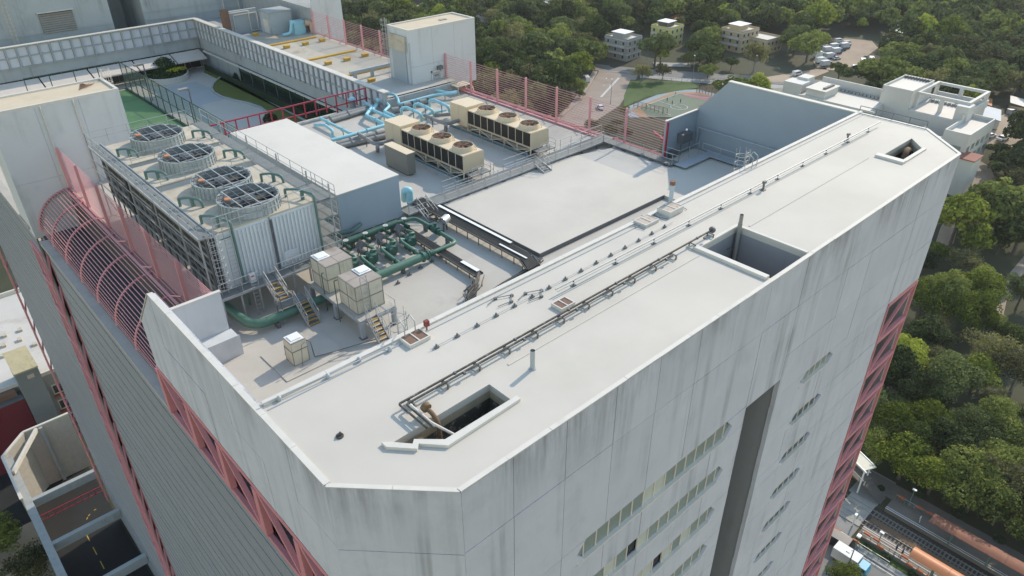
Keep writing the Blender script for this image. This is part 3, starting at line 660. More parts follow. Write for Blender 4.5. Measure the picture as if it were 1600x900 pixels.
MB().cyl((27.45, 39.2, HZ), (27.85, 39.2, HZ), .25, 12).build('valve', M_GREEN, g2); MB().cyl((30.15, 41.3, HZ), (30.15, 41.5, HZ), .27, 12).cyl((30.17, 42.5, HZ), (30.17, 42.7, HZ), .27, 12).cyl((30.16, 41.7, HZ), (30.17, 42.3, HZ), .32, 12).cyl((30.16, 42, HZ), (30.16, 42, HZ+.6), .12, 8).build('valve', M_GREEN, g2)
for x, y in ((22.5, 39.2), (25, 39.2), (28.6, 39.2), (30.1, 40.4), (30.2, 43.4)): cube('saddle', M_STEELD, g2, x-.08, x+.08, y-.2, y+.2, FLOOR, HZ-.12)
g3 = thing('green_return_pipe', 'wide green pipe curving over the floor below the cooling tower platform', 'pipe', (15.5, 39.4, FLOOR), 'green condenser pipes')
MB().tube([(13.2, 44.5, -6.7), (13.25, 41.5, -6.7), (13.5, 39.3, -6.75), (20.35, 39.2, -6.75)], .31, 16, 1.6, 8).build('pipe_run', M_GREENL, g3)
for x in (15, 17.2, 19.2): cube('saddle', M_STEELD, g3, x-.1, x+.1, 38.95, 39.45, FLOOR, -7.0)
for i, (x, y) in enumerate(((22.3, 41.7), (24.0, 41.75), (25.8, 41.8), (27.65, 41.95))):
    p = thing('pump_set', ['green pump partly hidden behind the tanks, first of four from the tanks', 'green pump under a sloping grey hood, second of four from the tanks',
        'green pump under a sloping grey hood, third of four from the tanks', 'green pump under a sloping grey hood beside the cable tray, last of four'][i], 'pump', (x, y, FLOOR), 'pumps between the green headers')
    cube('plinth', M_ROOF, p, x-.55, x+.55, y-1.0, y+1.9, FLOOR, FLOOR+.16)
    MB().cyl((x, y-.42, HZ), (x, y+.38, HZ), .36, 14).cyl((x-.35, y+.1, HZ+.02), (x+.5, y+.1, HZ+.02), .26, 12).cyl((x, y+.38, HZ), (x, y+.7, HZ), .18, 10).cyl((x-.3, y-.35, HZ+.1), (x-.3, y-.55, HZ+.1), .22, 10).build('pump_body', M_GREEN, p)
    MB().cyl((x, y+.75, HZ), (x, y+1.6, HZ), .24, 12).build('motor', M_STEELD, p)
    hd = MB(); hx, hy, hz = x+.3, y+1.65, HZ+.55
    hd.add([(hx-.42, hy-.35, hz-.3), (hx, hy-.35, hz+.1), (hx+.42, hy-.35, hz-.3), (hx-.42, hy+.35, hz-.3), (hx, hy+.35, hz+.1), (hx+.42, hy+.35, hz-.3)], [(0,1,4,3),(1,2,5,4),(0,1,2),(3,4,5)])
    hd.beam((hx-.4, hy, hz-.3), (hx-.4, hy, FLOOR), .05).beam((hx+.4, hy, hz-.3), (hx+.4, hy, FLOOR), .05); hd.build('hood', mat('grey rain hood', (0.17, 0.175, 0.17), 0.6, var=0.1), p)
    MB().tube([(x+.1, y+.1, HZ+.25), (x+.1, y+.1, HZ+.5), (x+.55, y+.1, HZ+.4), (x+.55, y+2.2, HZ+.05)], .11, 8).tube([(x-.75, y+.2, HZ+.3), (x-.8, y-.1, HZ+.2), (x-.8, y-2.3, HZ)], .14, 8).tube([(x-.75, y+.2, HZ+.3), (x-.35, y+.15, HZ+.1)], .13, 8).build('pump_pipe', M_GREENL, p)
    MB().cyl((x-.8, y-.6, HZ), (x-.8, y-.75, HZ), .23, 10).cyl((x-.8, y-1.1, HZ), (x-.8, y-1.3, HZ), .22, 10).cyl((x-.8, y-1.7, HZ), (x-.8, y-1.8, HZ), .22, 10).build('flange', M_GREEN, p)
    MB().cyl((x+.75, y+.7, HZ+.05), (x+.75, y+.7, HZ+.25), .09, 8).build('gauge', M_LID, p)
    MB().cyl((x-.35, y+.9, FLOOR), (x-.35, y+.9, HZ+.55), .05, 6).build('conduit', M_TRAY, p)
dr = thing('expansion_drum', 'short bright metal drum on a stand beside the cable trays', 'drum', (31.4, 42.2, FLOOR))
MB().cyl((31.0, 42.2, -6.45), (31.75, 42.5, -6.45), .36, 20, cap=False).cyl((31.35, 42.34, -6.45), (31.75, 42.5, -6.45), .34, 16).build('shell', mat('bright duct metal', (0.62, 0.60, 0.58), 0.35, metal=0.6, var=.1), dr)
MB().beam((31.2, 42.3, FLOOR), (31.2, 42.3, -6.7), .08).beam((31.6, 42.4, FLOOR), (31.6, 42.4, -6.7), .08).build('stand', M_STEELD, dr)
# ---- cable trays
def tray(name, label, path, w, legs, ncab=6, cover=None):
    t = thing(name, label, 'cable tray', path[0], 'cable trays'); pts = [Vector(p) for p in path]
    for a, b_ in zip(pts, pts[1:]):
        bar('tray_section', M_TRAY, t, a, b_, .04, w) if abs(a.x-b_.x) > abs(a.y-b_.y) else bar('tray_section', M_TRAY, t, a, b_, w, .04)
    cb = MB()
    for k in range(ncab):
        o = (k+.5)/ncab*w-w/2; off = [p+Vector((o, o*.6, .07+random.uniform(0, .03))) if i not in (0, len(pts)-1) else p+Vector((o, 0, .07)) for i, p in enumerate(pts)]
        cb.tube(off, w/ncab*.42, 6, .5)
    cb.build('cable_bundle', M_BLACKP, t)
    for a, b_ in zip(pts, pts[1:]):
        d = (b_-a); side = Vector((-d.y, d.x, 0)).normalized()*w/2
        for s in (-1, 1): bar('side_rail', M_TRAY, t, a+side*s+Vector((0, 0, .05)), b_+side*s+Vector((0, 0, .05)), .03, .14)
        n = max(1, int(d.length/1.3))
        for k in range(n):
            p = a+d*(k+.5)/n
            for s in (-1, 1): bar('leg', M_TRAY, t, p+side*s*.9, Vector((p.x+side.x*s*.9, p.y+side.y*s*.9, legs)), .05)
    return t
ct = tray('cable_tray', 'wide dark cable tray on short legs along the edge of the raised deck', [(32.35, 47.5, -6.75), (32.3, 33.9, -6.75), (31.7, 32.4, -6.8)], 1.15, FLOOR, 9)
cube('tray_cover', M_LID, ct, 32.7, 32.95, 36, 45, -6.56, -6.52); cube('tray_cover', M_LID, ct, 32.0, 32.15, 33.5, 36.5, -6.58, -6.54)
ct = tray('cable_tray', 'narrow dark cable tray passing under the green pipe and bending to the slab edge', [(28.7, 44.5, -7.0), (28.4, 34.6, -7.0), (27.2, 33.6, -7.02), (26.3, 33.3, -7.02), (25.9, 32.3, -7.05)], .75, FLOOR, 6)
cube('tray_cover', M_LID, ct, 28.45, 28.75, 34.9, 36.8, -6.84, -6.80)
tray('cable_tray', 'low cable tray hugging the foot of the upper slab', [(25.9, 32.1, -7.2), (29, 32.6, -7.2), (31.5, 32.8, -7.15), (33.3, 33.3, -7.1)], .5, FLOOR, 4)
# ---- raised walkways
WZ = -6.85
wk = thing('roof_walkway', 'long grated walkway with handrails crossing the roof in front of the chillers', 'walkway', (43, 46.6, FLOOR), 'raised roof walkways')
for k in range(18): cube('grating', M_GRATE, wk, 30.3+k*1.44, 30.3+(k+1)*1.44-.02, 45.85, 47.3, WZ-.06, WZ)
for y in (45.82, 47.33): bar('edge_beam', M_STEEL, wk, (30.3, y, WZ-.06), (56.2, y, WZ-.06), .06, .14)
for k in range(11):
    x = 34.5+k*2.13
    for y in (45.9, 47.2): bar('leg', M_STEELD, wk, (x, y, FLOOR), (x, y, WZ-.1), .1); cube('foot_plate', M_STEELD, wk, x-.18, x+.18, y-.18, y+.18, FLOOR+.3, FLOOR+.36)
railing(MB(), [(34.2, 45.85, WZ), (44.8, 45.85, WZ)], 1.05, 1, 1.6).build('handrail', M_STEEL, wk)
railing(MB(), [(46.0, 45.85, WZ), (54.6, 45.85, WZ)], 1.05, 1, 1.6).build('handrail', M_STEEL, wk)
railing(MB(), [(35.0, 47.3, WZ), (41.0, 47.3, WZ)], 1.05, 1, 1.6).build('handrail', M_STEEL, wk)
railing(MB(), [(42.2, 47.3, WZ), (55.9, 47.3, WZ)], 1.05, 1, 1.6).build('handrail', M_STEEL, wk)
railing(MB(), [(30.4, 45.85, WZ), (32.3, 45.85, WZ)], 1.05, 1, 1.6).build('handrail', M_STEEL, wk)
stair('steel_stairs', 'plain steel stairs from the walkway down beside the metal drum', 31.25, 32.2, 45.85, WZ+.3, 44.3, FLOOR, 4, M_STEEL)
stair('steel_stairs', 'plain steel stairs from the walkway down to the pale raised deck', 44.9, 45.9, 45.85, WZ+.2, 44.6, FLOOR+.3, 4, M_STEEL)
wk = thing('roof_walkway', 'walkway with handrails following the pink fence towards the far wall', 'walkway', (55, 41, FLOOR), 'raised roof walkways')
for k in range(6): cube('grating', M_GRATE, wk, 54.6, 55.7, 37.3+k*1.42, 37.3+(k+1)*1.42-.02, WZ-.06, WZ)
for x in (54.57, 55.73): bar('edge_beam', M_STEELD, wk, (x, 37.3, WZ-.07), (x, 45.8, WZ-.07), .06, .12)
for k in range(5): bar('leg', M_STEELD, wk, (54.65, 38+k*1.7, FLOOR), (54.65, 38+k*1.7, WZ-.1), .09); cube('foot_plate', M_STEELD, wk, 54.45, 54.85, 37.8+k*1.7, 38.2+k*1.7, FLOOR+.3, FLOOR+.36)
railing(MB(), [(54.6, 45.8, WZ), (54.6, 37.3, WZ)], 1.05, 1, 1.6).build('handrail', M_STEEL, wk)
cube('grating', M_GREY, wk, 55.0, 59.0, 36.0, 37.28, WZ-.08, WZ)
railing(MB(), [(55.8, 39.0, WZ), (55.8, 37.4, WZ), (59.0, 37.4, WZ)], 1.05, 1, 1.6, .03).build('handrail', M_STEEL, wk)
wk = thing('roof_walkway', 'shaded railed walkway along the tall end wall', 'walkway', (59.6, 31, FLOOR), 'raised roof walkways')
for k in range(8): cube('grating', M_GREY, wk, 59.0, 60.3, 25+k*1.5, 25+(k+1)*1.5-.02, WZ-.06, WZ)
railing(MB(), [(59.0, 37.0, WZ), (59.0, 25.0, WZ)], 1.1, 1, 2.0, .035).build('handrail', M_STEEL, wk)
pr = MB(); pr.tube([(60.3, 38.6, FLOOR+1), (60.3, 38.6, -4.9), (60.3, 25, -4.9)], .07, 6)
for k in range(8): pr.beam((60.3, 37-k*1.5, -4.9), (60.65, 37-k*1.5, -4.9), .06)
pr.build('wall_pipe', M_GREY, wk)
eb = thing('electrical_box', 'dark grey box on posts against the return wall by the pink fence', 'box', (58.2, 38.9, FLOOR))
MB().box(57.6, 59.2, 38.4, 39.1, -5.9, -5.0).build('casing', M_STEELD, eb); MB().beam((57.7, 38.6, FLOOR), (57.7, 38.6, -5.9), .07).beam((59.1, 38.6, FLOOR), (59.1, 38.6, -5.9), .07).box(56.4, 57.3, 38.6, 39.1, FLOOR, -6.4).build('stand', M_STEELD, eb)
MB().cyl((58.0, 38.38, -4.6), (58.0, 38.38, -4.45), .1, 8).build('lamp', M_LID, eb)
# ---- chillers
CZ = -4.9
for i, (x0, lab) in enumerate(((38.65, 'cream air cooled chiller with three rusty fans beside the grey cabinet'), (47.15, 'cream air cooled chiller with three rusty fans nearer the pink fence'))):
    x1 = x0+2.4; t = thing('chiller', lab, 'chiller', (x0+1.2, 53.5, FLOOR), 'air cooled chillers')
    MB().box(x0+.05, x1-.05, 48.75, 58.5, CZ-.10, CZ).box(x0, x0+.08, 48.7, 48.85, CZ-1.45, CZ).box(x1-.12, x1, 48.7, 58.5, CZ-1.45, CZ-.1).box(x0+.08, x1-.12, 48.7, 48.8, CZ-1.45, CZ).box(x0+.02, x1, 48.7, 58.5, CZ-1.6, CZ-1.45).build('casing', M_CHIL, t)
    for k in range(2): cube('control_box', M_CHIL, t, x0-.02, x1+.02, 58.5+k*1.42+.01, 58.5+(k+1)*1.42-.02, CZ-1.9, CZ+.28-.03*k)
    for k in range(9):
        y = 48.9+k*1.065; cube('coil_panel', M_COIL, t, x0+.06, x0+.12, y+.04, y+1.02, CZ-1.42, CZ-.14); cube('mullion', M_CHIL, t, x0+.03, x0+.1, y+1.02, y+1.09, CZ-1.42, CZ-.12)
    for fy in (50.2, 53.4, 56.65):
        f = MB(); ring(f, x0+1.2, fy, CZ, CZ+.42, 1.08, .98, 28, .05); f.build('fan_shroud', M_CHIL, t)
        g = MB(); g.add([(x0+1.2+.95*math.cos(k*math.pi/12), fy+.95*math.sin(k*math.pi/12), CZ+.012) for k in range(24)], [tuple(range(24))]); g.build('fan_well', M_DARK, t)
        bl = MB()
        for k in range(5):
            a = k*2*math.pi/5+fy; c, s = math.cos(a), math.sin(a); c2, s2 = math.cos(a+.75), math.sin(a+.75); cx = x0+1.2
            bl.add([(cx+c*.18, fy+s*.18, CZ+.34), (cx+c*.9, fy+s*.9, CZ+.36), (cx+c2*.9, fy+s2*.9, CZ+.24), (cx+c2*.18, fy+s2*.18, CZ+.26)], [(0,1,2,3)])
        bl.cyl((x0+1.2, fy, CZ+.2), (x0+1.2, fy, CZ+.40), .2, 10); bl.build('fan', M_RUST, t)
        gr = MB()
        for r in (.3, .55, .8):
            for k in range(20):
                a, b_ = k*math.pi/10, (k+1)*math.pi/10; gr.beam((x0+1.2+r*math.cos(a), fy+r*math.sin(a), CZ+.43), (x0+1.2+r*math.cos(b_), fy+r*math.sin(b_), CZ+.43), .012)
        for k in range(8): a = k*math.pi/4; gr.beam((x0+1.2, fy, CZ+.43), (x0+1.2+.97*math.cos(a), fy+.97*math.sin(a), CZ+.43), .014)
        gr.build('fan_guard', M_BROWN, t)
        MB().beam((x0+1.2+.75, fy-1.0, CZ+.02), (x0+1.2+.75, fy-.72, CZ+.4), .12, .05).build('shroud_gusset', M_CHIL, t)
    for k in range(6):
        y = 48.85+k*1.93
        for x in (x0+.08, x1-.1): bar('leg', M_CHIL, t, (x, y, FLOOR+.02), (x, y, CZ-1.58), .12)
    for k in range(5):
        ya, yb = 48.9+k*1.93, 48.9+(k+1)*1.93; bar('brace', M_CHIL, t, (x0+.05, ya if k % 2 else yb, FLOOR+.25), (x0+.05, yb if k % 2 else ya, CZ-1.62), .08)
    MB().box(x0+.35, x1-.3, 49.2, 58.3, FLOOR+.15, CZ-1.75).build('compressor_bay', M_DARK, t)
    for x in (x0+.3, x0+1.0, x0+1.7): MB().cyl((x, 49.4, FLOOR+.5), (x, 58.0, FLOOR+.5), .2, 10).build('barrel', M_LAG, t)
    bar('base_beam', mat('teal grey base beam', (0.13, 0.20, 0.21), .6), t, (x0-.05, 48.2, FLOOR+.12), (x0-.05, 61.5, FLOOR+.12), .14, .2)
    railing(MB(), [(x0-.9, 48.4, FLOOR), (x0-.9, 58.5, FLOOR)], .75, 1, 1.8, .022).build('guard_rail', M_STEEL, t)
    cube('service_step', M_GRATE, t, x0+.1, x1-.1, 47.6, 48.6, FLOOR+.75, FLOOR+.8)
    for x in (x0+.15, x1-.15): bar('step_leg', M_CHIL, t, (x, 47.7, FLOOR), (x, 47.7, FLOOR+.75), .08)
    railing(MB(), [(x0+.1, 47.65, FLOOR+.8), (x1-.1, 47.65, FLOOR+.8), (x1-.1, 48.6, FLOOR+.8)], .8, 1, 1.1, .02).build('guard_rail', M_STEEL, t)
cb = thing('control_cabinet', 'plain brown grey cabinet with cream top between plant house and chiller', 'cabinet', (36.05, 55.1, FLOOR))
MB().box(35.62, 36.5, 53.3, 56.9, FLOOR+.12, -5.22).build('body', mat('brown grey cabinet', (0.21, 0.195, 0.165), 0.5, var=.08), cb); MB().box(35.58, 36.54, 53.26, 56.94, -5.22, -5.17).build('top', M_CHIL, cb); MB().box(35.7, 36.4, 53.5, 56.7, FLOOR, FLOOR+.12).build('base', M_DARK, cb)
railing(MB(), [(30.4, 65.5, FLOOR), (30.9, 48.2, FLOOR)], 1.05, 1, 1.8).build('handrail', M_STEEL, group_part('side_rail', ph))
for yy in (50.5, 52.2):
    rt = thing('guard_railing', 'low steel guard railing between plant house and cabinet, %s of the pair' % ('nearer' if yy < 51 else 'farther'), 'railing', (33, yy, FLOOR), 'guard railings')
    railing(MB(), [(32.2, yy+.5, FLOOR), (32.2, yy+4.5, FLOOR)], 1.05, 1, 1.8).build('rail', M_STEEL, rt)
# ---- pale blue chilled water pipes and grey lagged pipes
q5 = lambda x, y, z=-6.7: P(500+x/6.667, 120+y/6.667, z)
def pipe_thing(name, label, runs, r, m, group, flanges=True):
    t = thing(name, label, 'pipe', (runs[0][0][0], runs[0][0][1], FLOOR), group)
    for pts in runs:
        MB().tube(pts, r, 10, r*2.4).build('pipe_run', m, t)
        for a, b_ in zip(pts, pts[1:]):
            a, b_ = Vector(a), Vector(b_); d = b_-a; n = int(d.length/2.6)
            for k in range(n):
                p = a+d*(k+.5)/max(n, 1)
                if flanges: rod('flange', m, t, p-d.normalized()*.04, p+d.normalized()*.04, r*1.35, 10)
                if p.z > FLOOR+.35: bar('support', M_STEELD, t, (p.x, p.y, FLOOR), (p.x, p.y, p.z-r), .07)
    return t
BG = 'pale blue chilled water pipes'
pipe_thing('blue_pipe', 'pale blue pipe zigzagging from the red railing to the nearer chiller', [[q5(455, 262), q5(545, 315), q5(478, 400), q5(690, 500), q5(275, 622), q5(120, 660)]], .19, M_BLUE, BG)
pipe_thing('blue_pipe', 'pale blue pipe bending past the end of the dark wall towards the nearer chiller', [[q5(600, 235, -6.0), q5(600, 275), q5(545, 345), q5(790, 455)]], .19, M_BLUE, BG)
pipe_thing('blue_pipe', 'long pale blue pipe from the grating by the stair block, the one with a kink', [[q5(1430, 155), q5(1340, 168), q5(1170, 138), q5(830, 222), q5(680, 262), q5(725, 305), q5(665, 362), q5(840, 440)]], .17, M_BLUE, BG)
pipe_thing('blue_pipe', 'long pale blue pipe with a raised hump at its left end', [[q5(655, 200, -6.4), q5(700, 178, -6.1), q5(770, 178, -6.1), q5(812, 230, -6.4), q5(820, 288), q5(1180, 192), q5(1420, 168)]], .16, M_BLUE, BG)
pipe_thing('blue_pipe', 'straight pale blue pipe beside the plant house, upper one of two', [[q5(0, 430), q5(320, 592)]], .17, M_BLUE, BG)
pipe_thing('blue_pipe', 'pale blue pipe elbow beside the plant house, lower one of two', [[q5(-60, 500, -6.3), q5(50, 500, -6.2), q5(130, 560, -6.2), q5(128, 625, -6.9)]], .17, M_BLUE, BG)
for k, pts in enumerate(([(850, 405, -7.2), (845, 330, -5.9), (900, 318, -5.9), (1045, 385, -5.9), (1062, 455, -7.0)], [(985, 350, -7.2), (980, 290, -5.9), (1030, 280, -5.9), (1165, 345, -5.9), (1190, 400, -7.0)], [(1145, 300, -7.2), (1140, 245, -5.9), (1195, 240, -5.9), (1335, 310, -5.9), (1358, 380, -7.0)])):
    pipe_thing('blue_pipe', 'pale blue pipe arch near the chillers, %s of three' % ('nearest the dark wall', 'middle one', 'nearest the pink fence')[k], [[q5(*p) for p in pts]], .17, M_BLUE, BG)
pipe_thing('blue_pipe', 'short pale blue pipe crossing beneath the three arches', [[q5(1070, 400, -6.9), q5(1310, 345, -6.9)]], .15, M_BLUE, BG)
pipe_thing('blue_pipe', 'pale blue pipe loop beside the plant house by the steel walkway', [[P(632, 312, -6.9), P(632, 297, -5.6), P(640, 297, -5.6), P(641, 318, -6.9)]], .3, M_BLUE, BG, False)
GG = 'grey lagged pipes'
pipe_thing('lagged_pipe', 'pair of thick grey lagged pipes lying along the red railing', [[q5(120, 455, -7.05), q5(480, 345, -7.05)], [q5(100, 430, -6.9), q5(470, 325, -6.9)]], .26, M_LAG, GG)
pipe_thing('lagged_pipe', 'pair of thick grey lagged pipes running from plant house to nearer chiller', [[q5(180, 700, -7.0), q5(720, 560, -7.0)], [q5(210, 725, -7.1), q5(700, 610, -7.1)]], .27, M_LAG, GG)
pipe_thing('lagged_pipe', 'bent grey lagged pipe reaching the control end of the nearer chiller', [[q5(400, 592, -6.5), q5(560, 695, -6.5), q5(640, 700, -6.5), q5(790, 655, -6.5)], [q5(600, 720, -6.3), q5(600, 770, -7.3)]], .2, M_LAG, GG)
pipe_thing('lagged_pipe', 'bent grey lagged pipe between the two chillers', [[q5(1090, 400, -6.4), q5(1250, 470, -6.4), q5(1330, 490, -6.4), q5(1450, 455, -6.4)], [q5(1310, 500, -6.4), q5(1310, 560, -7.3)], [q5(1190, 400, -6.9), q5(1390, 390, -6.9)]], .2, M_LAG, GG)
for k, (x, y) in enumerate(((790, 350), (915, 300), (1080, 265))):
    p0 = q5(x, y, -7.0); tt = thing('circulation_pump', 'grey cylindrical pump motor among the blue pipes, %s' % ('nearest the dark wall', 'middle one', 'farthest from the dark wall')[k], 'pump', (p0.x, p0.y, FLOOR), 'pumps among the blue pipes')
    MB().cyl(p0+Vector((-.5, .1, .1)), p0+Vector((.4, -.1, .1)), .3, 14).build('motor', M_LAG, tt); MB().cyl(p0+Vector((.4, -.1, .1)), p0+Vector((.6, -.15, .1)), .36, 12).build('end_bell', M_DARK, tt); cube('base', M_ROOFL, tt, p0.x-.6, p0.x+.6, p0.y-.35, p0.y+.35, FLOOR, FLOOR+.12)
q = q5(345, 330, -7.4); vp = thing('vent_pot', 'stubby grey vent with pale blue cap behind the red railing', 'vent', (q.x, q.y, FLOOR))
MB().cyl((q.x, q.y, FLOOR), (q.x, q.y, FLOOR+1.1), .35, 14).build('stack', M_LAG, vp); MB().cyl((q.x, q.y, FLOOR+1.1), (q.x, q.y, FLOOR+1.3), .5, 14, .3).build('cap', M_BLUE, vp)
q = q5(1490, 160, -7.4); sg = thing('pipe_bridge', 'timber plank step bridging the blue pipes by the stair block', 'step', (q.x, q.y, FLOOR))
for k in range(4): cube('plank', M_CREAMR, sg, q.x-1.2+k*.6, q.x-.65+k*.6, q.y-.5, q.y+1.2, -6.5, -6.44)
for sx in (-1.2, 1.2):
    for sy in (-.4, 1.1): bar('leg', M_CHIL, sg, (q.x+sx, q.y+sy-.3, FLOOR), (q.x+sx*.9, q.y+sy, -6.5), .08)
# ================================================================== things on the upper slab
M_PIPEW = mat('peeling pipe coating', (0.06, 0.055, 0.05), 0.7, var=0.4, scale=5, spots=0.55, dirt=(0.40, 0.38, 0.34))
M_RUSTP = mat('rusted cast pipe', (0.16, 0.10, 0.055), 0.8, var=0.5, scale=4, spots=0.3, dirt=(0.06, 0.04, 0.03))
def pxy(px, py, z): v = P(px, py, z); return v
dp = thing('roof_pipe_pair', 'pair of dark peeling pipes on stands crossing the upper roof to the near pit', 'pipe', (20, 20.4, 0))
a, b = P(623, 632, .29), P(1112, 360, .29)
for k, off in enumerate((0, .22)):
    MB().tube([(a.x+off+2.0*0, a.y-off-1.9, 0.31 if k else 0.31), (a.x+off, a.y-off, 0.31), (b.x-4*k, b.y-off, 0.31)], .052, 8).build('pipe', M_PIPEW, dp)
n = 13
for k in range(n):
    x = a.x+.5+(b.x-a.x-.8)*k/(n-1); y = a.y+(b.y-a.y)*k/(n-1)
    for yy in (y+.06, y-.34): bar('stand', M_STEELD, dp, (x, yy, 0), (x, yy, .27), .06)
    bar('cross_bar', M_STEELD, dp, (x, y+.1, .25), (x, y-.38, .25), .06); cube('pad', M_ROOFL, dp, x-.18, x+.18, y-0.31, y+.15, .002, .05)
    if k % 2: rod('coupling', M_STEELD, dp, (x+.6, y, 0.31), (x+.7, y, 0.31), .08); rod('coupling', M_STEELD, dp, (x+.9, y-.28, 0.31), (x+1.0, y-.28, 0.31), .08)
MB().cyl((b.x, b.y, 0.31), (b.x+.12, b.y, 0.31), .2, 12).cyl((b.x+.05, b.y, .1), (b.x+.05, b.y, 0.31), .08, 8).build('end_flange', M_STEELD, dp)
tp = thing('roof_conduit', 'thin steel conduit on small brackets running the length of the upper roof', 'pipe', (40, 21.8, 0))
a, b = P(868, 452, .35), P(1376, 190, .35)
MB().tube([a, b], .045, 6).build('conduit', M_STEEL, tp); MB().tube([a+Vector((0, -.14, -.06)), b+Vector((-2, -.14, -.06))], .03, 6).build('conduit', M_STEEL, tp)
for k in range(11):
    p = a+(b-a)*(k+.4)/11; bar('bracket', M_STEELD, tp, (p.x, p.y, 0), (p.x, p.y, .36), .05); cube('pad', M_STEELD, tp, p.x-.14, p.x+.14, p.y-.1, p.y+.1, .002, .04)
a, b = P(672, 546, .1), P(1052, 346, .1)
lt = thing('lightning_tape', 'faint lightning tape held by a row of small clips on the upper roof', 'lightning tape', (a.x, a.y, 0))
MB().beam(a, b, .03, .02).build('tape', M_STEEL, lt)
for k in range(15):
    p = a+(b-a)*(k+.3)/15; MB().box(p.x-.11, p.x+.11, p.y-.08, p.y+.08, .002, .09).cyl((p.x, p.y, .05), (p.x, p.y, .2), .05, 6).build('clip', M_STEELD, lt)
for k, (px, py, w1, w2, lab) in enumerate(((648, 527, 1.15, .9, 'roof vent with brown mesh beside the caged ladder'), (880, 474, .95, .75, 'roof vent with brown mesh beside the dark pipe pair'),
        (1010, 344, 1.25, .95, 'low pale roof vent with stained top, left one of two by the flue'), (1047, 328, 1.35, 1.0, 'raised roof vent with stained top next to the flue'))):
    p = P(px, py, .15); t = thing('roof_vent', lab, 'roof vent', (p.x, p.y, 0), 'square roof vents'); h = .2 if k < 3 else .38
    MB().box(p.x-w1/2, p.x+w1/2, p.y-w2/2, p.y-w2/2+.06, .002, h).box(p.x-w1/2, p.x+w1/2, p.y+w2/2-.06, p.y+w2/2, .002, h).box(p.x-w1/2, p.x-w1/2+.06, p.y-w2/2+.06, p.y+w2/2-.06, .002, h).box(p.x+w1/2-.06, p.x+w1/2, p.y-w2/2+.06, p.y+w2/2-.06, .002, h).box(p.x-.03, p.x+.03, p.y-w2/2+.06, p.y+w2/2-.06, .05, h+.004).build('frame', M_COPE, t)
    mm = M_BROWN if k < 2 else mat('rust stained vent top', (0.50, 0.42, 0.35), .8, var=.3, scale=4, spots=.6, dirt=(0.27, 0.15, 0.09))
    for s in (-1, 1): cube('mesh_panel', mm, t, p.x+s*w1/4-w1/4+.05, p.x+s*w1/4+w1/4-.05, p.y-w2/2+.06, p.y+w2/2-.06, h-.08, h-.03)
    if k >= 2:
        for s in (-1, 1): MB().tube([(p.x+s*w1*.7, p.y-.6, .06), (p.x+s*w1*.9, p.y+.3, .06), (p.x+s*w1*.3, p.y+.7, .06)], .02, 5).build('tape_loop', M_STEELD, t)
p = P(832, 576, 0); t = thing('vent_pipe', 'short open topped vent pipe standing alone on the upper roof', 'vent pipe', (p.x, p.y, 0), 'vertical vent pipes')
MB().cyl((p.x, p.y, 0), (p.x, p.y, 1.0), .11, 14, cap=False).cyl((p.x, p.y, 0), (p.x, p.y, .05), .16, 12).build('stack', M_GREY, t); MB().cyl((p.x, p.y, .9), (p.x, p.y, .96), .1, 12).build('bore', M_DARK, t)
t = thing('vent_pipe', 'tall grey vent pipe rising out of the light well', 'vent pipe', (35.6, 19.15, -30), 'vertical vent pipes')
MB().cyl((35.62, 19.1, -30), (35.62, 19.1, .45), .13, 12).cyl((35.62, 19.1, .45), (35.62, 19.1, .98), .11, 12, cap=False).build('stack', M_LAG, t); MB().cyl((35.62, 19.1, .88), (35.62, 19.1, .92), .1, 10).build('bore', M_DARK, t)
for z in (-1.2, -3, -5): bar('bracket', M_STEELD, t, (35.62, 19.1, z), (35.0, 19.34, z), .06)
p = P(1047, 322, 0.0); t = thing('flue_pipe', 'blue grey flue with brown cap standing at the slab edge behind the vents', 'vent pipe', (p.x, p.y, 0), 'vertical vent pipes')
MB().cyl((p.x, p.y, 0), (p.x, p.y, 1.45), .15, 14, .13).build('stack', mat('blue grey flue', (0.40, 0.47, 0.52), .5), t); MB().cyl((p.x, p.y, 1.45), (p.x, p.y, 1.7), .17, 14).build('cap', M_BROWN, t)
def caged(name, label, x, y, z0, z1, h):
    t = thing(name, label, 'ladder', (x, y, z0), 'caged roof ladders')
    m = ladder(MB(), x, y+.1, z0, z1+h, .5); m.build('ladder', M_STEEL, t)
    c = MB(); cage(c, x, y+.55, z1-2.2, z1+h, .42, (0, -1)); c.build('cage', M_STEEL, t)
    c = MB()
    for s in (-.3, .3): c.tube([(x+s, y-.5, z1), (x+s, y-.5, z1+.75), (x+s, y-.1, z1+.95), (x+s, y+.1, z1+.6)], .03, 6)
    c.build('grab_rail', M_STEEL, t)
caged('caged_ladder', 'caged ladder rising over the slab edge beside the water tank stairs', 15.1, 24.1, FLOOR, 0, 1.05)
caged('caged_ladder', 'white caged ladder rising over the far end of the slab edge', 44.5, 24.1, FLOOR, 0, 1.05)
p = P(667, 516, .0); t = thing('hose_box', 'small red hose box on a post at the slab edge', 'hose box', (p.x, p.y, 0))
MB().box(p.x-.1, p.x+.12, p.y-.1, p.y+.1, .25, .55).build('box', mat('red box paint', (0.20, 0.035, 0.03), .6, var=.3), t); MB().beam((p.x, p.y, 0), (p.x, p.y, .25), .06).build('post', M_STEELD, t)
t = thing('edge_conduit', 'pale conduit with four round junction boxes along the near slab edge', 'pipe', (12, 23, 0))
a, b = P(405, 634, .18), P(612, 540, .18)
MB().tube([a, b], .03, 6).build('conduit', M_GREY, t)
for px, py in ((436, 622), (512, 587), (561, 561), (609, 545)):
    p = P(px, py, .12); MB().cyl((p.x, p.y, .002), (p.x, p.y, .18), .10, 10).cyl((p.x, p.y, .18), (p.x, p.y, .24), .10, 10, .03).build('junction_box', M_GREY, t)
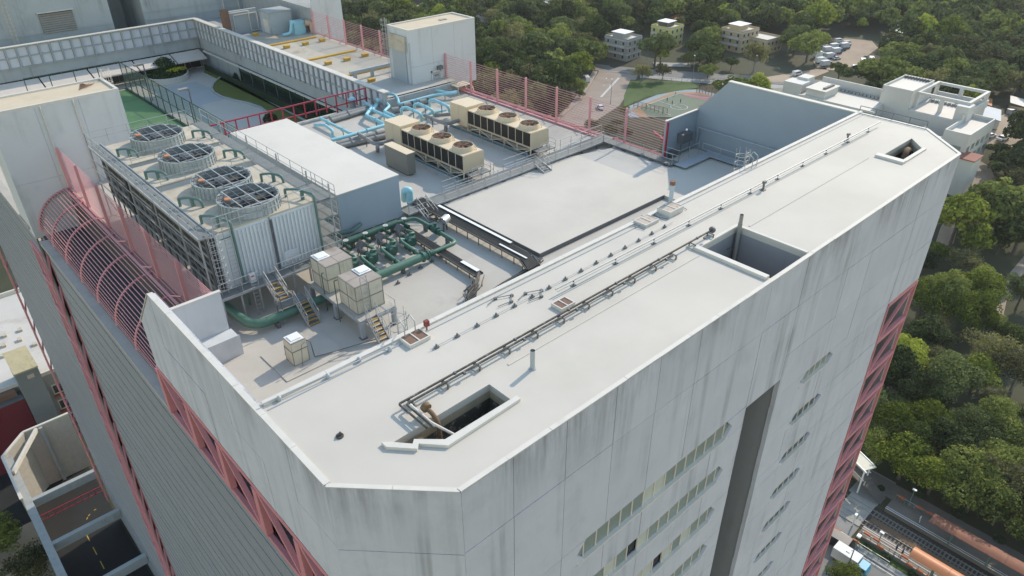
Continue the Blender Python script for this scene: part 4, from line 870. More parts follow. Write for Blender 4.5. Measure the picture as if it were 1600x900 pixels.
p = P(531, 682, 0); t = thing('drain_outlet', 'small rusty drain fitting near the chamfered corner', 'drain', (p.x, p.y, 0))
MB().cyl((p.x, p.y, 0), (p.x, p.y, .06), .16, 10).cyl((p.x+.03, p.y, .05), (p.x+.03, p.y, .2), .05, 8).cyl((p.x-.1, p.y+.05, .05), (p.x+.12, p.y, .1), .03, 6).build('fitting', M_PIPEW, t)
p = P(800, 470, 0)
for k, (px, py) in enumerate(((788, 470), (835, 462))):
    p = P(px, py, .05); t = thing('tape_loop', 'small loop of lightning tape on feet, %s of two on the upper roof' % ('left', 'right')[k], 'lightning tape', (p.x, p.y, 0), 'lightning tape loops')
    MB().tube([(p.x-.9, p.y+.25, .08), (p.x-.2, p.y+.45, .1), (p.x+.6, p.y+.1, .1), (p.x+.2, p.y-.3, .08), (p.x-.6, p.y-.2, .08)], .022, 5).build('loop', M_STEELD, t)
    for dx, dy in ((-.2, .45), (.6, .1), (.2, -.3)): cube('foot', M_STEELD, t, p.x+dx-.07, p.x+dx+.07, p.y+dy-.07, p.y+dy+.07, .002, .12)
t = thing('pit_pipework', 'rusty pipes dropping into the near roof pit', 'pipe', (12.4, 17.8, -2), 'pit pipework')
MB().tube([(12.4, 19.0, .28), (12.5, 18.6, .25), (12.55, 18.2, -.1), (12.5, 18.0, -3)], .10, 10, .3).build('elbow', M_RUSTP, t)
MB().tube([(12.0, 19.3, .45), (12.2, 18.2, .1), (12.8, 17.25, -.4)], .06, 8).build('white_pipe', M_COPE, t)
MB().cyl((11.5, 18.0, -.2), (11.6, 17.6, -3), .13, 10).cyl((12.45, 18.75, .32), (12.45, 18.95, .36), .22, 10).build('stub', M_RUSTP, t)
t = thing('pit_pipework', 'brown pipe bend standing inside the far roof pit', 'pipe', (55.6, 17.8, -3), 'pit pipework')
MB().tube([(55.4, 17.7, -4), (55.4, 17.7, -.5), (56.2, 17.9, -.2), (57.0, 18.0, -.6), (57.0, 18.0, -4)], .22, 10, .5).build('elbow', M_RUSTP, t)
for k, (px, py) in enumerate(((1192, 297), (1323, 221))):
    p = P(px, py, 0); t = thing('valve_post', 'small dark valve post on the upper roof, %s of two' % ('nearer', 'farther')[k], 'valve', (p.x, p.y, 0), 'valve posts')
    MB().cyl((p.x, p.y, 0), (p.x, p.y, .5), .07, 8).cyl((p.x-.1, p.y, .55), (p.x+.15, p.y, .55), .11, 8).box(p.x-.15, p.x+.15, p.y-.15, p.y+.15, .002, .05).build('valve', M_STEELD, t)
t = thing('floor_brackets', 'row of small cable feet on the floor below the green header', 'bracket', (24, 37.5, FLOOR))
for px, py in ((622, 443), (640, 430), (657, 419), (675, 409), (693, 399)):
    p = P(px, py, FLOOR); MB().box(p.x-.14, p.x+.14, p.y-.1, p.y+.1, FLOOR, FLOOR+.1).cyl((p.x, p.y, FLOOR), (p.x, p.y, FLOOR+.28), .05, 6).build('foot', M_STEELD, t)
# far edge clutter of the slab: railing and tape near the white building
t = thing('edge_railing', 'low dark railing along the far short edge of the upper slab', 'railing', (61.2, 21, 0))
railing(MB(), [(61.25, 24.0, -.4), (61.25, 18.6, -.4)], .9, 1, 1.2, .03).build('rail', M_STEELD, t)

# ================================================================== pink fences and barred canopies
def fence(name, label, X, y0, y1, zb, zt, npost, nbar, arc):
    t = thing(name, label, 'fence', (X, (y0+y1)/2, zb), 'pink bar fences')
    for k in range(npost+1):
        y = y0+(y1-y0)*k/npost; bar('post', M_PINK, t, (X, y, zb), (X, y, zt+.05), .22, .16)
    for k in range(nbar):
        z = zt-.06-(zt-zb-.5)*k/(nbar-1); rod('bar', M_PINK, t, (X-.1*arc, y0, z), (X-.1*arc, y1, z), .028, 6)
    bar('base_beam', M_PINK, t, (X-.35*arc*0, y0, zb+.12), (X, y1, zb+.12), .18, .14)
    rod('lower_rail', M_PINK, t, (X+.4*arc, y0, zb+.25), (X+.4*arc, y1, zb+.25), .09, 8)
    for k in range(npost):
        y = y0+(y1-y0)*(k+.5)/npost; rod('strut', M_PINK, t, (X+.4*arc, y, zb+.25), (X, y-1.6, zb+.75), .06, 6)
    return t
fence('bar_fence', 'pink horizontal bar fence along the far roof edge, from end wall to stair block', 56.0, 39.4, 73.3, FLOOR, -3.36, 7, 15, 1)
fence('bar_fence', 'pink horizontal bar fence beside the stained flat roof with yellow strips', 55.7, 78.2, 105.5, -6.4, -2.8, 6, 14, 1)
fence('bar_fence', 'steep pink bar fence above the barred canopy beside the cooling towers', 11.5, 39.4, 71.9, FLOOR, -3.36, 6, 19, -1)
def canopy(label, xe, sx, y0, y1, r, nrib, nbars, zb):
    t = thing('barred_canopy', label, 'canopy', (xe, (y0+y1)/2, zb), 'curved pink bar canopies')
    cx = xe+sx*r
    arc = lambda f: (cx-sx*r*math.cos(f*math.pi/2), zb+(r*.95)*math.sin(f*math.pi/2))
    for k in range(nrib):
        y = y0+(y1-y0)*k/(nrib-1); m = MB(); pts = [(*arc(j/14)[:1], y, arc(j/14)[1]) for j in range(15)]
        m.tube([Vector(p) for p in pts], .10, 8, .05, 1); m.build('rib', M_RED, t)
    for k in range(nbars):
        x, z = arc(k/(nbars-1)); rod('bar', M_PINK, t, (x, y0, z+.12), (x, y1, z+.12), .034, 6)
    return t
canopy('curved pink barred canopy below the fence on the near left side', 8.15, 1, 39.4, 71.9, 3.3, 9, 19, -10.3)
canopy('curved pink barred canopy beyond the far roof fence', 59.6, -1, 39.4, 73.3, 3.4, 9, 16, -10.6)
MB().box(8.1, 11.3, 39.3, 72, -11.1, -10.9).build('void_floor', mat('shade painted void', (.09, .09, .095), .9, var=.3), bld)  # shade inside the void is painted into this dark colour
MB().box(11.3, 11.5, 39.3, 72, -10.9, FLOOR-.4).build('void_wall', MATS['shade painted void'], bld)
MB().box(56.3, 60.4, 39.3, 105, -11.1, -10.9).build('void_floor', M_COPE, bld)
t = thing('wall_bracket', 'crimson steel bracket post at the end of the far fence', 'bracket', (55.9, 39.5, FLOOR))
bar('post', M_CRIM, t, (55.75, 39.02, FLOOR), (55.75, 39.02, -3.4), .16); bar('arm', M_CRIM, t, (55.8, 39.05, -5.3), (57.0, 41.5, -5.3), .16); bar('brace', M_CRIM, t, (55.8, 39.05, -6.2), (56.3, 40.0, -5.35), .12)
t = thing('red_railing', 'crimson ladder-like railing between plant roof and garden court', 'railing', (35, 73.5, FLOOR))
for z in (-5.2, -6.4): bar('rail', M_CRIM, t, (25.6, 73.45, z), (44.3, 73.45, z), .13)
for k in range(15):
    x = 25.7+18.5*k/14; bar('post', M_CRIM, t, (x, 73.45, FLOOR if k % 4 == 3 else -6.9), (x, 73.45, -5.2), .12)

# ================================================================== stair blocks
def block(label, x0, x1, y0, y1, z0, zt, m=M_PLAST, parapet=.18, name='stair_block', roofm=None):
    t = thing(name, label, 'stair block', ((x0+x1)/2, (y0+y1)/2, z0), 'rooftop stair blocks')
    n = max(1, round((x1-x0)/3.2)); dx = (x1-x0)/n; zs = [z0, z0+(zt-z0)*.45, zt]
    for k in range(n):
        for za, zb in zip(zs, zs[1:]): cube('wall_panel', m, t, x0+k*dx+.012, x0+(k+1)*dx-.012, y0+random.uniform(-.006, .006), y0+.25, za+.012, zb-.012)
    MB().box(x0+.02, x1, y0+.05, y1, z0, zt-.02).build('wall', m, t)
    MB().box(x0+.25, x1-.25, y0+.25, y1-.25, zt-.02, zt+.03).build('roof', roofm or mat('sandy roof screed', (0.56, 0.46, 0.33), .8, var=.15, scale=.6, spots=.15, dirt=(0.30, 0.24, 0.17)), t)
    MB().box(x0, x1, y0, y0+.24, zt-.02, zt+parapet).box(x0, x1, y1-.24, y1, zt-.02, zt+parapet).box(x0, x0+.24, y0+.24, y1-.24, zt-.02, zt+parapet).box(x1-.24, x1, y0+.24, y1-.24, zt-.02, zt+parapet).build('parapet', M_COPE, t)
    return t
t = block('pale stair block with door at the far end of the pink fence', 50.8, 61.0, 73.4, 77.9, FLOOR-.2, 0.05)
MB().box(53.9, 55.1, 73.34, 73.40, FLOOR, FLOOR+2.1).build('door', M_GREY, t); MB().box(53.75, 53.9, 73.3, 73.42, FLOOR, FLOOR+2.3).box(55.1, 55.25, 73.3, 73.42, FLOOR, FLOOR+2.3).box(53.75, 55.25, 73.3, 73.42, FLOOR+2.1, FLOOR+2.3).build('door_frame', M_COPE, t)
MB().box(54.6, 55.3, 72.9, 73.35, FLOOR+2.4, FLOOR+2.8).build('lamp', M_STEELD, t)
MB().add([(54.15, 73.33, FLOOR+1.55), (54.45, 73.33, FLOOR+1.55), (54.15, 73.33, FLOOR+1.75), (54.5, 73.33, FLOOR+1.75), (54.8, 73.33, FLOOR+1.75), (54.8, 73.33, FLOOR+1.55)], [(2, 3, 1), (3, 4, 5)]).build('door_marking', M_DARK, t)
MB().box(50.55, 50.8, 74.0, 77.2, -2.4, -.6).build('roller_shutter_box', M_CREAMR, t); MB().box(50.7, 50.8, 74.2, 77.0, FLOOR, -2.4).build('shutter', M_GREY, t)
lc = ladder(MB(), 50.6, 77.7, FLOOR, 1.0, .5, 'y'); lc.build('ladder', M_STEEL, t); m = MB(); cage(m, 50.3, 77.7, -3, 1.0, .38, (1, 0)); m.build('ladder_cage', M_STEEL, t)
MB().cyl((50.7, 73.3, FLOOR), (50.7, 73.3, -1.2), .08, 8).build('drainpipe', M_GREY, t)
MB().box(57.2, 58.2, 75.4, 75.9, .05, .16).build('roof_hatch', M_LAG, t)
t = block('large grey stair block at the left edge with sandy flat roof', XW+.1, 17.9, 72.0, 76.8, -11, .42)
for x in (11.4, 14.0): MB().cyl((x, 71.93, -9), (x, 71.93, .4), .06, 8).build('drainpipe', M_COPE, t)
lc = ladder(MB(), 17.9, 76.2, -12, 1.5, .5, 'y'); lc.build('ladder', M_COPE, t); m = MB(); cage(m, 18.25, 76.2, -2, 1.5, .38, (-1, 0)); m.build('ladder_cage', M_COPE, t)
m = MB()
for k in range(7): m.tube([(15.2+.1*k, 74.3+.3*k, .5), (16.0, 74.6+.2*k, .6), (16.8-.1*k, 75.5, .5)], .03, 5)
m.build('cable_coil', M_BROWN, t)
# ================================================================== garden court
GZ = -13.1
M_PAVE = mat('pale worn paving', (0.50, 0.47, 0.42), .7, var=.14, scale=.25, spots=.2, dirt=(0.33, 0.36, 0.38))
M_PAVEB = mat('pale blue court paint', (0.38, 0.41, 0.415), .7, var=.15, scale=.3, spots=.25, dirt=(0.28, 0.33, 0.37))
MB().box(XW+.5, 45.3, 73.6, 125.3, GZ-.3, GZ).build('court_floor', M_PAVE, bld)
MB().box(13.0, 45.0, 73.1, 73.6, GZ, FLOOR-.004).build('court_wall', M_PLAST, bld)
MB().box(14, 45.0, 73.0, 73.7, FLOOR-.004, FLOOR+.18).build('edge_kerb', M_ROOFL, bld)
MB().prism([(33.6, 118), (40.5, 118), (41, 112), (40.5, 106), (36.5, 106), (34.5, 96), (37.5, 80), (35, 80), (32.6, 100)], 'z', GZ, GZ+.004).build('painted_court', M_PAVEB, bld)
def G13(px, py): v = P(px, py, GZ); return (v.x, v.y)
lawn = [G13(170+x/5.142, 60+y/5.142) for x, y in ((800, 208), (785, 228), (820, 260), (880, 285), (908, 310), (880, 335), (840, 370), (828, 405), (845, 440), (910, 475), (1010, 502), (1120, 525), (1220, 560), (1272, 600))]
lawn += [(36.9, 82), (38.2, 78), (42.8, 78)] ; lx = G13(457, 161)[0]
lawn += [(43.6, 90), (43.7, 122)]
tag(MB().prism(lawn, 'z', GZ, GZ+.16).build('lawn', mat('mown lawn', (0.125, 0.15, 0.035), .95, var=.3, scale=.5, bump=.4), None), 'dark green lawn with wavy edge in the garden court', 'lawn', kind='stuff')
k = MB()
for a, b in zip(lawn[:15], lawn[1:15]): k.beam((a[0], a[1], GZ+.1), (b[0], b[1], GZ+.1), .28, .24)
k.build('lawn_kerb', M_PAVEB, bld)
# overhanging panelled walls of the court: ribs and sunk panels
def ribbed(axis, c, s0, s1, zb, zt, n, face):
    w = group_part('panelled_wall', bld); g = lambda u0, u1, v0, v1, z0, z1: (u0, u1, v0, v1, z0, z1) if axis == 'x' else (v0, v1, u0, u1, z0, z1)
    cube('backing', M_CONCD, w, *g(s0, s1, c, c+face*.35, zb, zt)); step = (s1-s0)/n
    for k in range(n+1): cube('rib', M_CONCD, w, *g(s0+k*step-.08, s0+k*step+.08, c-face*.28, c, zb+1.6, zt))
    for z in (zt-.12, (zt+zb+1.6)/2, zb+1.65): cube('ledge', M_CONCD, w, *g(s0, s1, c-face*.18, c, z-.08, z+.06))
    for k in range(n):
        for za, zb_ in ((zb+1.75, (zt+zb+1.6)/2-.1), ((zt+zb+1.6)/2+.08, zt-.22)): cube('panel', M_CONC, w, *g(s0+k*step+.14, s0+(k+1)*step-.14, c-face*.06, c, za, zb_))
    cube('coping', M_COPE, w, *g(s0-.3, s1+.3, c-face*.3, c+face*.5, zt, zt+.1))
ribbed('x', 125.3, 8, 45.2, -9.95, -5.4, 26, 1)
ribbed('y', 45.2, 71.0, 125.0, -9.95, -5.4, 40, 1)
MB().box(45.25, 55.9, 70.9, 112.0, -9.9, -6.3).build('annex_block', M_CONCD, bld)
MB().box(45.6, 46.0, 74, 125, GZ, -9.9).build('glass_front', mat('dark green glazing', (0.02, 0.04, 0.03), .15, var=.2, spec=.8), bld)
for k in range(12): cube('mullion', M_STEELD, bld, 45.5, 45.6, 76+k*4, 76.12+k*4, GZ, -9.9)
for k in range(11): cube('gutter_pipe', M_COPE, bld, 44.7, 45.0, 75+k*4.4, 75+k*4.4+4.2, -10.15, -9.97)
MB().box(44.3, 44.5, 74, 123, GZ, GZ+1.0).build('hedge_wall', mat('clipped dark hedge', (0.02, 0.04, 0.015), .95, var=.4, scale=3, bump=.6), bld)
MB().box(8, 45, 126.2, 126.6, GZ, -9.9).build('glass_front', mat('dark shopfront', (0.03, 0.03, 0.035), .2, var=.3, spec=.7), bld)
for k in range(20): cube('mullion', M_STEELD, bld, 9+k*1.9, 9.1+k*1.9, 126.1, 126.2, GZ, -9.9)
cube('entrance_door', M_COPE, bld, 38.2, 38.35, 125.95, 126.1, GZ, GZ+2.4); cube('entrance_door', M_COPE, bld, 40.2, 40.35, 125.95, 126.1, GZ, GZ+2.4); cube('entrance_door', M_COPE, bld, 42.2, 42.35, 125.95, 126.1, GZ, GZ+2.4); cube('entrance_door', M_COPE, bld, 38.2, 42.35, 125.95, 126.1, GZ+2.4, GZ+2.55)
xs = [8, 14.2, 21.0, 27.6, 34.2, 40.0, 44.9]
for i, (x0, x1) in enumerate(zip(xs, xs[1:])):
    t = thing('awning', ['white sloping awning at the left edge of the picture, behind the sandy roof', 'white awning behind the sandy roof, second from the left', 'white awning behind the caged ladder and sports fence', 'white awning above the red items behind the sports fence', 'white awning behind the round planter', 'grey shaded awning in the inner corner of the court'][i], 'awning', (x0, 124, -11), 'awnings over the court front')
    b = MB(); b.add([(x0+.1, 125.2, -10.1), (x1-.1, 125.2, -10.1), (x1-.1, 122.4, -10.95), (x0+.1, 122.4, -10.95), (x0+.1, 122.4, -11.15), (x1-.1, 122.4, -11.15), (x0+.1, 125.2, -10.2), (x1-.1, 125.2, -10.2)], [(0,1,2,3),(3,2,5,4),(6,7,5,4)]); b.build('sheet', mat('white awning sheet', (0.60, 0.54, 0.48), .6, var=.1), t)
    for x in (x0+.2, x1-.2): bar('arm', M_STEELD, t, (x, 122.5, -11.1), (x, 125.2, -11.3), .08)
pc = P(262, 124, GZ); t = thing('round_planter', 'round walled planter with clipped hedge and yellow flowers', 'planter', (pc.x, pc.y, GZ))
m = MB(); ring(m, pc.x, pc.y, GZ, GZ+.9, 3.3, 3.3, 32, .25); m.build('wall', M_COPE, t)
def leafball(name, m, parent, c, r, n, size, flat=1.0, seed=0, squash=(1, 1, 1)):
    rg = np.random.default_rng(seed); d = rg.normal(size=(n, 3)); d /= np.linalg.norm(d, axis=1)[:, None]
    rad = r*rg.uniform(.72, 1.03, n)[:, None]; p = d*rad*np.array(squash); p[:, 2] = np.abs(p[:, 2])*flat
    return leafmesh(name, m, parent, p+np.array(c), d, size, rg)
def leafmesh(name, m, parent, p, nrm, size, rg, org=None):
    n = len(p); a = rg.normal(size=(n, 3)); nn = nrm+rg.normal(size=(n, 3))*.6; nn /= np.linalg.norm(nn, axis=1)[:, None]
    u = np.cross(nn, a); u /= np.linalg.norm(u, axis=1)[:, None]; v = np.cross(nn, u)
    sz = (size*rg.uniform(.6, 1.3, n))[:, None]; u *= sz; v *= sz*.7
    vs = np.stack([p-u, p-v, p+u, p+v], 1).reshape(-1, 3)
    o0 = np.array(WORG[parent.name]) if parent is not None else (np.array(org) if org is not None else np.zeros(3))
    me = bpy.data.meshes.new(name); vs = vs-o0
    me.vertices.add(4*n); me.vertices.foreach_set('co', vs.ravel()); me.loops.add(4*n); me.loops.foreach_set('vertex_index', np.arange(4*n))
    me.polygons.add(n); me.polygons.foreach_set('loop_start', np.arange(0, 4*n, 4)); me.polygons.foreach_set('loop_total', np.full(n, 4)); me.update(); me.validate()
    me.materials.append(m)
    return link(name, me, parent) if parent is not None else me
M_HEDGE = mat('hedge leaves', (0.03, 0.06, 0.015), .8, var=.4, scale=2.5)
M_YFLOW = mat('yellow flowers', (0.45, 0.42, 0.02), .8, var=.3, scale=3)
leafball('clipped_hedge', M_HEDGE, t, (pc.x, pc.y, GZ+.6), 3.2, 2600, .16, .35, 1)
leafball('shrub', M_HEDGE, t, (pc.x+.3, pc.y+.9, GZ+1.0), 2.0, 1500, .18, 1.1, 2)
leafball('flower_bed', M_YFLOW, t, (pc.x+1.2, pc.y-1.3, GZ+1.5), 1.1, 260, .14, .3, 3, (1.5, .8, 1))
p = P(376, 126, GZ); t = thing('round_bush', 'small round dark bush alone on the lawn', 'bush', (p.x, p.y, GZ)); leafball('foliage', M_HEDGE, t, (p.x, p.y, GZ+.2), 1.1, 700, .15, 1.2, 5); MB().cyl((p.x, p.y, GZ), (p.x, p.y, GZ+.8), .07, 6).build('stem', M_BROWN, t)
for i, (px, py) in enumerate(((423, 192), (474, 175), (515, 152))):
    p = P(px, py, GZ); t = thing('garden_shrub', 'brownish shrub behind the crimson railing, %s of three' % ('left', 'middle', 'right')[i], 'bush', (p.x, p.y, GZ), 'shrubs behind the crimson railing'); leafball('foliage', mat('brown green shrub leaves', (0.085, 0.07, 0.03), .9, var=.4, scale=3), t, (p.x, p.y, GZ+.2), 1.0, 500, .16, 1.1, 8+i); MB().cyl((p.x, p.y, GZ), (p.x, p.y, GZ+.7), .06, 6).build('stem', M_BROWN, t)
sc = MB().box(18.2, 31.2, 84, 121, GZ+.002, GZ+.03).build('sports_court', mat('faded green court', (0.14, 0.27, 0.12), .8, var=.3, scale=.35, spots=.35, dirt=(0.27, 0.33, 0.17)), None); tag(sc, 'faded green sports court behind the cooling towers', 'sports court')
k = MB()
for yy in (90, 102.5, 115): k.box(18.4, 31, yy, yy+.08, GZ+.031, GZ+.036)
k.box(24.5, 24.58, 84, 121, GZ+.031, GZ+.037); k.build('court_line', mat('dark court line', (0.05, 0.11, 0.06), .8), sc)
t = thing('court_fence', 'tall dark green mesh fence along the sports court', 'fence', (31.3, 100, GZ)); 
M_DG = mat('dark green fence steel', (0.03, 0.06, 0.045), .5)
for k in range(17): bar('post', M_DG, t, (31.3, 79+k*2.65, GZ), (31.3, 79+k*2.65, GZ+4.2), .1)
for z in (.15, 2.1, 4.15): bar('rail', M_DG, t, (31.3, 79, GZ+z), (31.3, 121.4, GZ+z), .08)
for k in range(5): bar('post', M_DG, t, (18.5+k*3.2, 121.4, GZ), (18.5+k*3.2, 121.4, GZ+4.2), .1)
for z in (.15, 4.15): bar('rail', M_DG, t, (18.5, 121.4, GZ+z), (31.3, 121.4, GZ+z), .08)
bar('kick_board', M_DG, t, (31.25, 79, GZ+.12), (31.25, 121.4, GZ+.12), .3, .24)
mesh_m = bpy.data.materials.new('fence mesh'); mesh_m.use_nodes = True; mt = mesh_m.node_tree; pb = mt.nodes['Principled BSDF']; pb.inputs['Base Color'].default_value = (.18, .24, .21, 1); pb.inputs['Alpha'].default_value = .25
cube('mesh', mesh_m, t, 31.29, 31.31, 79, 121.4, GZ+.2, GZ+4.1)
for i, (px, py, hx, hy) in enumerate(((204, 118, 190, 87), (260, 152, 240, 115), (321, 197, 300, 150))):
    b0 = P(px, py, GZ); hh = 5.2 if i else 4.8; t = thing('court_lamp', 'square headed lamp post by the sports fence, %s' % ('farthest from the camera', 'middle one', 'nearest the crimson railing')[i], 'lamp post', (32.2, b0.y, GZ), 'court lamp posts')
    MB().cyl((32.2, b0.y, GZ), (32.2, b0.y, GZ+hh), .09, 8).build('pole', M_STEELD, t); MB().box(30.9, 32.1, b0.y-.35, b0.y+.35, GZ+hh-.05, GZ+hh+.2).build('lamp_head', M_LAG, t)
# annex roof with yellow strips
M_SCREED = mat('stained pale screed', (0.45, 0.41, 0.34), .8, var=.3, scale=.3, spots=.8, dirt=(0.27, 0.20, 0.11))
MB().box(45.7, 55.9, 71.2, 112, -6.3, -6.2).build('annex_roof', M_SCREED, bld)
M_OCHRE = mat('ochre paint', (0.55, 0.33, 0.06), .7, var=.2, spots=.2)
for k, y in enumerate((81.9, 92.0, 103.0)):
    t = thing('roof_upstand', 'ochre strip across the stained roof, %s of three' % ('nearest', 'middle', 'farthest')[k], 'roof strip', (50, y, -6.2), 'ochre roof strips'); MB().box(46.2, 54.6, y, y+.55, -6.2, -6.0).build('strip', M_OCHRE, t)
yl = lambda x, y: P(300+x/4.706, y/4.706, -6.1)
for k, (x, y, w_) in enumerate(((1002, 468, 'nearest pair, left'), (1140, 440, 'nearest pair, right'), (697, 349, 'middle pair, left'), (835, 325, 'middle pair, right'), (468, 256, 'farthest pair, left'), (602, 237, 'farthest pair, right'), (1272, 409, 'by the fence, nearer'), (957, 300, 'by the fence, farther'), (1320, 595, 'behind the grey frame'))):
    p = yl(x, y); t = thing('roof_block', 'small ochre block on the stained roof, %s' % w_, 'block', (p.x, p.y, -6.2), 'ochre roof blocks'); MB().box(p.x-.4, p.x+.4, p.y-.3, p.y+.3, -6.2, -5.85).box(p.x-.45, p.x+.45, p.y-.35, p.y+.35, -5.85, -5.8).build('block', M_OCHRE, t)
t = thing('roof_frame', 'grey open frame at the end of the stained roof', 'frame', (50, 79.5, -6.2))
for x in (46.9, 49.4, 52.6): bar('post', M_GREY, t, (x, 80, -8), (x, 80, -5.2), .35)
bar('beam', M_GREY, t, (46.2, 80, -5.2), (53.3, 80, -5.2), .35); bar('beam', M_GREY, t, (50.5, 80, -6.6), (52.6, 80, -6.6), .25); cube('panel', M_GREY, t, 51.2, 52.6, 79.9, 80.1, -7.9, -6.7)
MB().box(45.9, 55, 71.2, 79.6, -6.18, FLOOR).build('step_block', M_ROOFL, bld)
t = thing('roof_kerb_pipe', 'white low rail along the edge of the stained roof', 'rail', (46, 100, -5.3)); MB().tube([(46.3, 82, -5.9), (46.3, 111, -5.9)], .05, 6).build('rail', M_STEEL, t)
# ================================================================== towers behind the court
M_OLD = mat('streaked old render', (0.40, 0.43, 0.44), .85, var=.15, scale=.4, streak=.95, spots=.2)
rb = thing('rear_block', 'tall streaked grey block with louvred window at the upper left edge', 'building', (20, 138, -20))
MB().box(4, 34.5, 130.5, 150, -30, 14).build('wall', M_OLD, rb)
lw = group_part('louvre_window', rb); p0, p1 = PY(101, 9, 130.5), PY(144, 32, 130.5); p0, p1 = (24.6, -5.2), (29.2, -2.4)
for k in range(9): bar('slat', M_LAG, lw, (p0[0], 130.35, p0[1]+k*.31), (p1[0], 130.35, p0[1]+k*.31), .05, .26)
cube('hood', M_COPE, lw, p0[0]-.2, p1[0]+.2, 129.9, 130.5, p1[1], p1[1]+.12); cube('backing', M_DARK, lw, p0[0], p1[0], 130.4, 130.48, p0[1]-.1, p1[1])
lc = ladder(MB(), 20.6, 130.2, -12, 8, .5); cage(lc, 20.6, 129.9, -8, 8, .4, (0, 1)); lc.build('caged_ladder', M_COPE, rb)
for z in (-6.4, -5.2): bar('rail', M_STEEL, rb, (8, 130.2, z), (34.4, 130.2, z), .06)
cube('duct_opening', M_DARK, rb, 13.6, 16.5, 130.4, 130.52, -7.4, -6.4)
rb2 = thing('rear_block', 'tall streaked grey block behind the inner corner of the garden court', 'building', (50, 138, -20))
MB().box(39.3, 60, 130.5, 150, -30, 14).build('wall', M_OLD, rb2); MB().box(34.5, 39.3, 141, 142, -30, 14).build('recess_wall', M_CONCD, rb2)
for k in range(8): bar('slat', M_LAG, rb2, (43.0, 130.35, -1.9+k*.3), (48.4, 130.35, -1.9+k*.3), .05, .26)
cube('window_backing', M_DARK, rb2, 43, 48.4, 130.42, 130.5, -2, 1)
for x in (52.5, 55.2): MB().cyl((x, 130.3, -9), (x, 130.3, 10), .1, 8).build('drainpipe', M_COPE, rb2)
for z in (-5.6, -4.4): bar('rail', M_STEEL, rb2, (39.4, 130.2, z), (60, 130.2, z), .06)
MB().box(45.5, 61, 112.0, 130.4, -20, -6.9).build('link_roof', M_CONCD, bld)
t = thing('service_room', 'small grey plant room with white double door at the far end of the stained roof', 'plant room', (53, 111, -6.2))
MB().box(50.6, 54.2, 109.3, 112.5, -6.2, -3.1).build('wall', M_OLD, t); MB().box(50.5, 54.3, 109.2, 112.6, -3.1, -2.9).build('roof', M_CONCD, t)
for k in range(2): cube('door', M_COPE, t, 50.55, 50.6, 110+k*.75, 110.7+k*.75, -6.1, -4.1)
t = thing('service_room', 'low grey wall panel with white pipes at the far end of the stained roof', 'plant room', (48, 117, -6.9)); MB().box(46.5, 52, 116.5, 117, -6.9, -3.4).build('wall', M_OLD, t); MB().tube([(48, 116.3, -6.5), (48, 116.3, -4), (51.8, 116.3, -4), (51.8, 116.3, -6.4)], .09, 6).tube([(46.6, 116.2, -3.6), (50.5, 116.2, -3.6), (50.5, 116.2, -6.6), (52.5, 116.2, -6.6)], .09, 6).build('pipe', M_COPE, t); MB().box(46.3, 47.2, 115.8, 117, -6.9, -3.0).build('pillar', M_BROWN, t)
t = thing('blower_unit', 'pale blue blower box with cream duct in the far corner of the stained roof', 'blower', (55, 107.5, -6.2)); MB().box(53.2, 55.0, 106.8, 108.2, -6.2, -4.3).build('box', M_BLUE, t); MB().tube([(55.0, 106.7, -4.6), (55.9, 106.3, -4.7), (55.9, 106.2, -6.2)], .45, 10).build('duct', mat('cream pink duct', (0.55, 0.38, 0.28), .6), t); MB().tube([(51.2, 107, -5.9), (52.4, 106.8, -5.8), (52.9, 107, -4.4), (53.4, 107, -4.4)], .22, 8).build('pipe', M_BLUE, t)
MB().cyl((56.0, 107.0, -5.4), (56.5, 107.4, -5.4), .6, 12).build('fan', mat('pink red fan casing', (0.42, 0.13, 0.13), .6), t)
ep = thing('end_parapet', 'tall sloping pale parapet wall behind the far pink fence', 'wall', (58, 107, -10)); 
MB().prism([(56.9, -11), (61, -11), (61, -1.4), (60.4, -.6), (58.2, 2.2), (56.3, 2.2), (55.9, -2.6), (55.9, -6.2)], 'y', 105.6, 105.95).build('wall', M_PLAST, ep)
MB().box(55.9, 61, 105.95, 130.4, -11, -2.6).build('body', M_CONCD, ep); MB().add([(56.3, 105.95, 2.2), (60.2, 105.95, -.5), (60.2, 125, 9), (56.3, 125, 12)], [(0, 1, 2, 3)]).build('top', M_SCREED, ep)
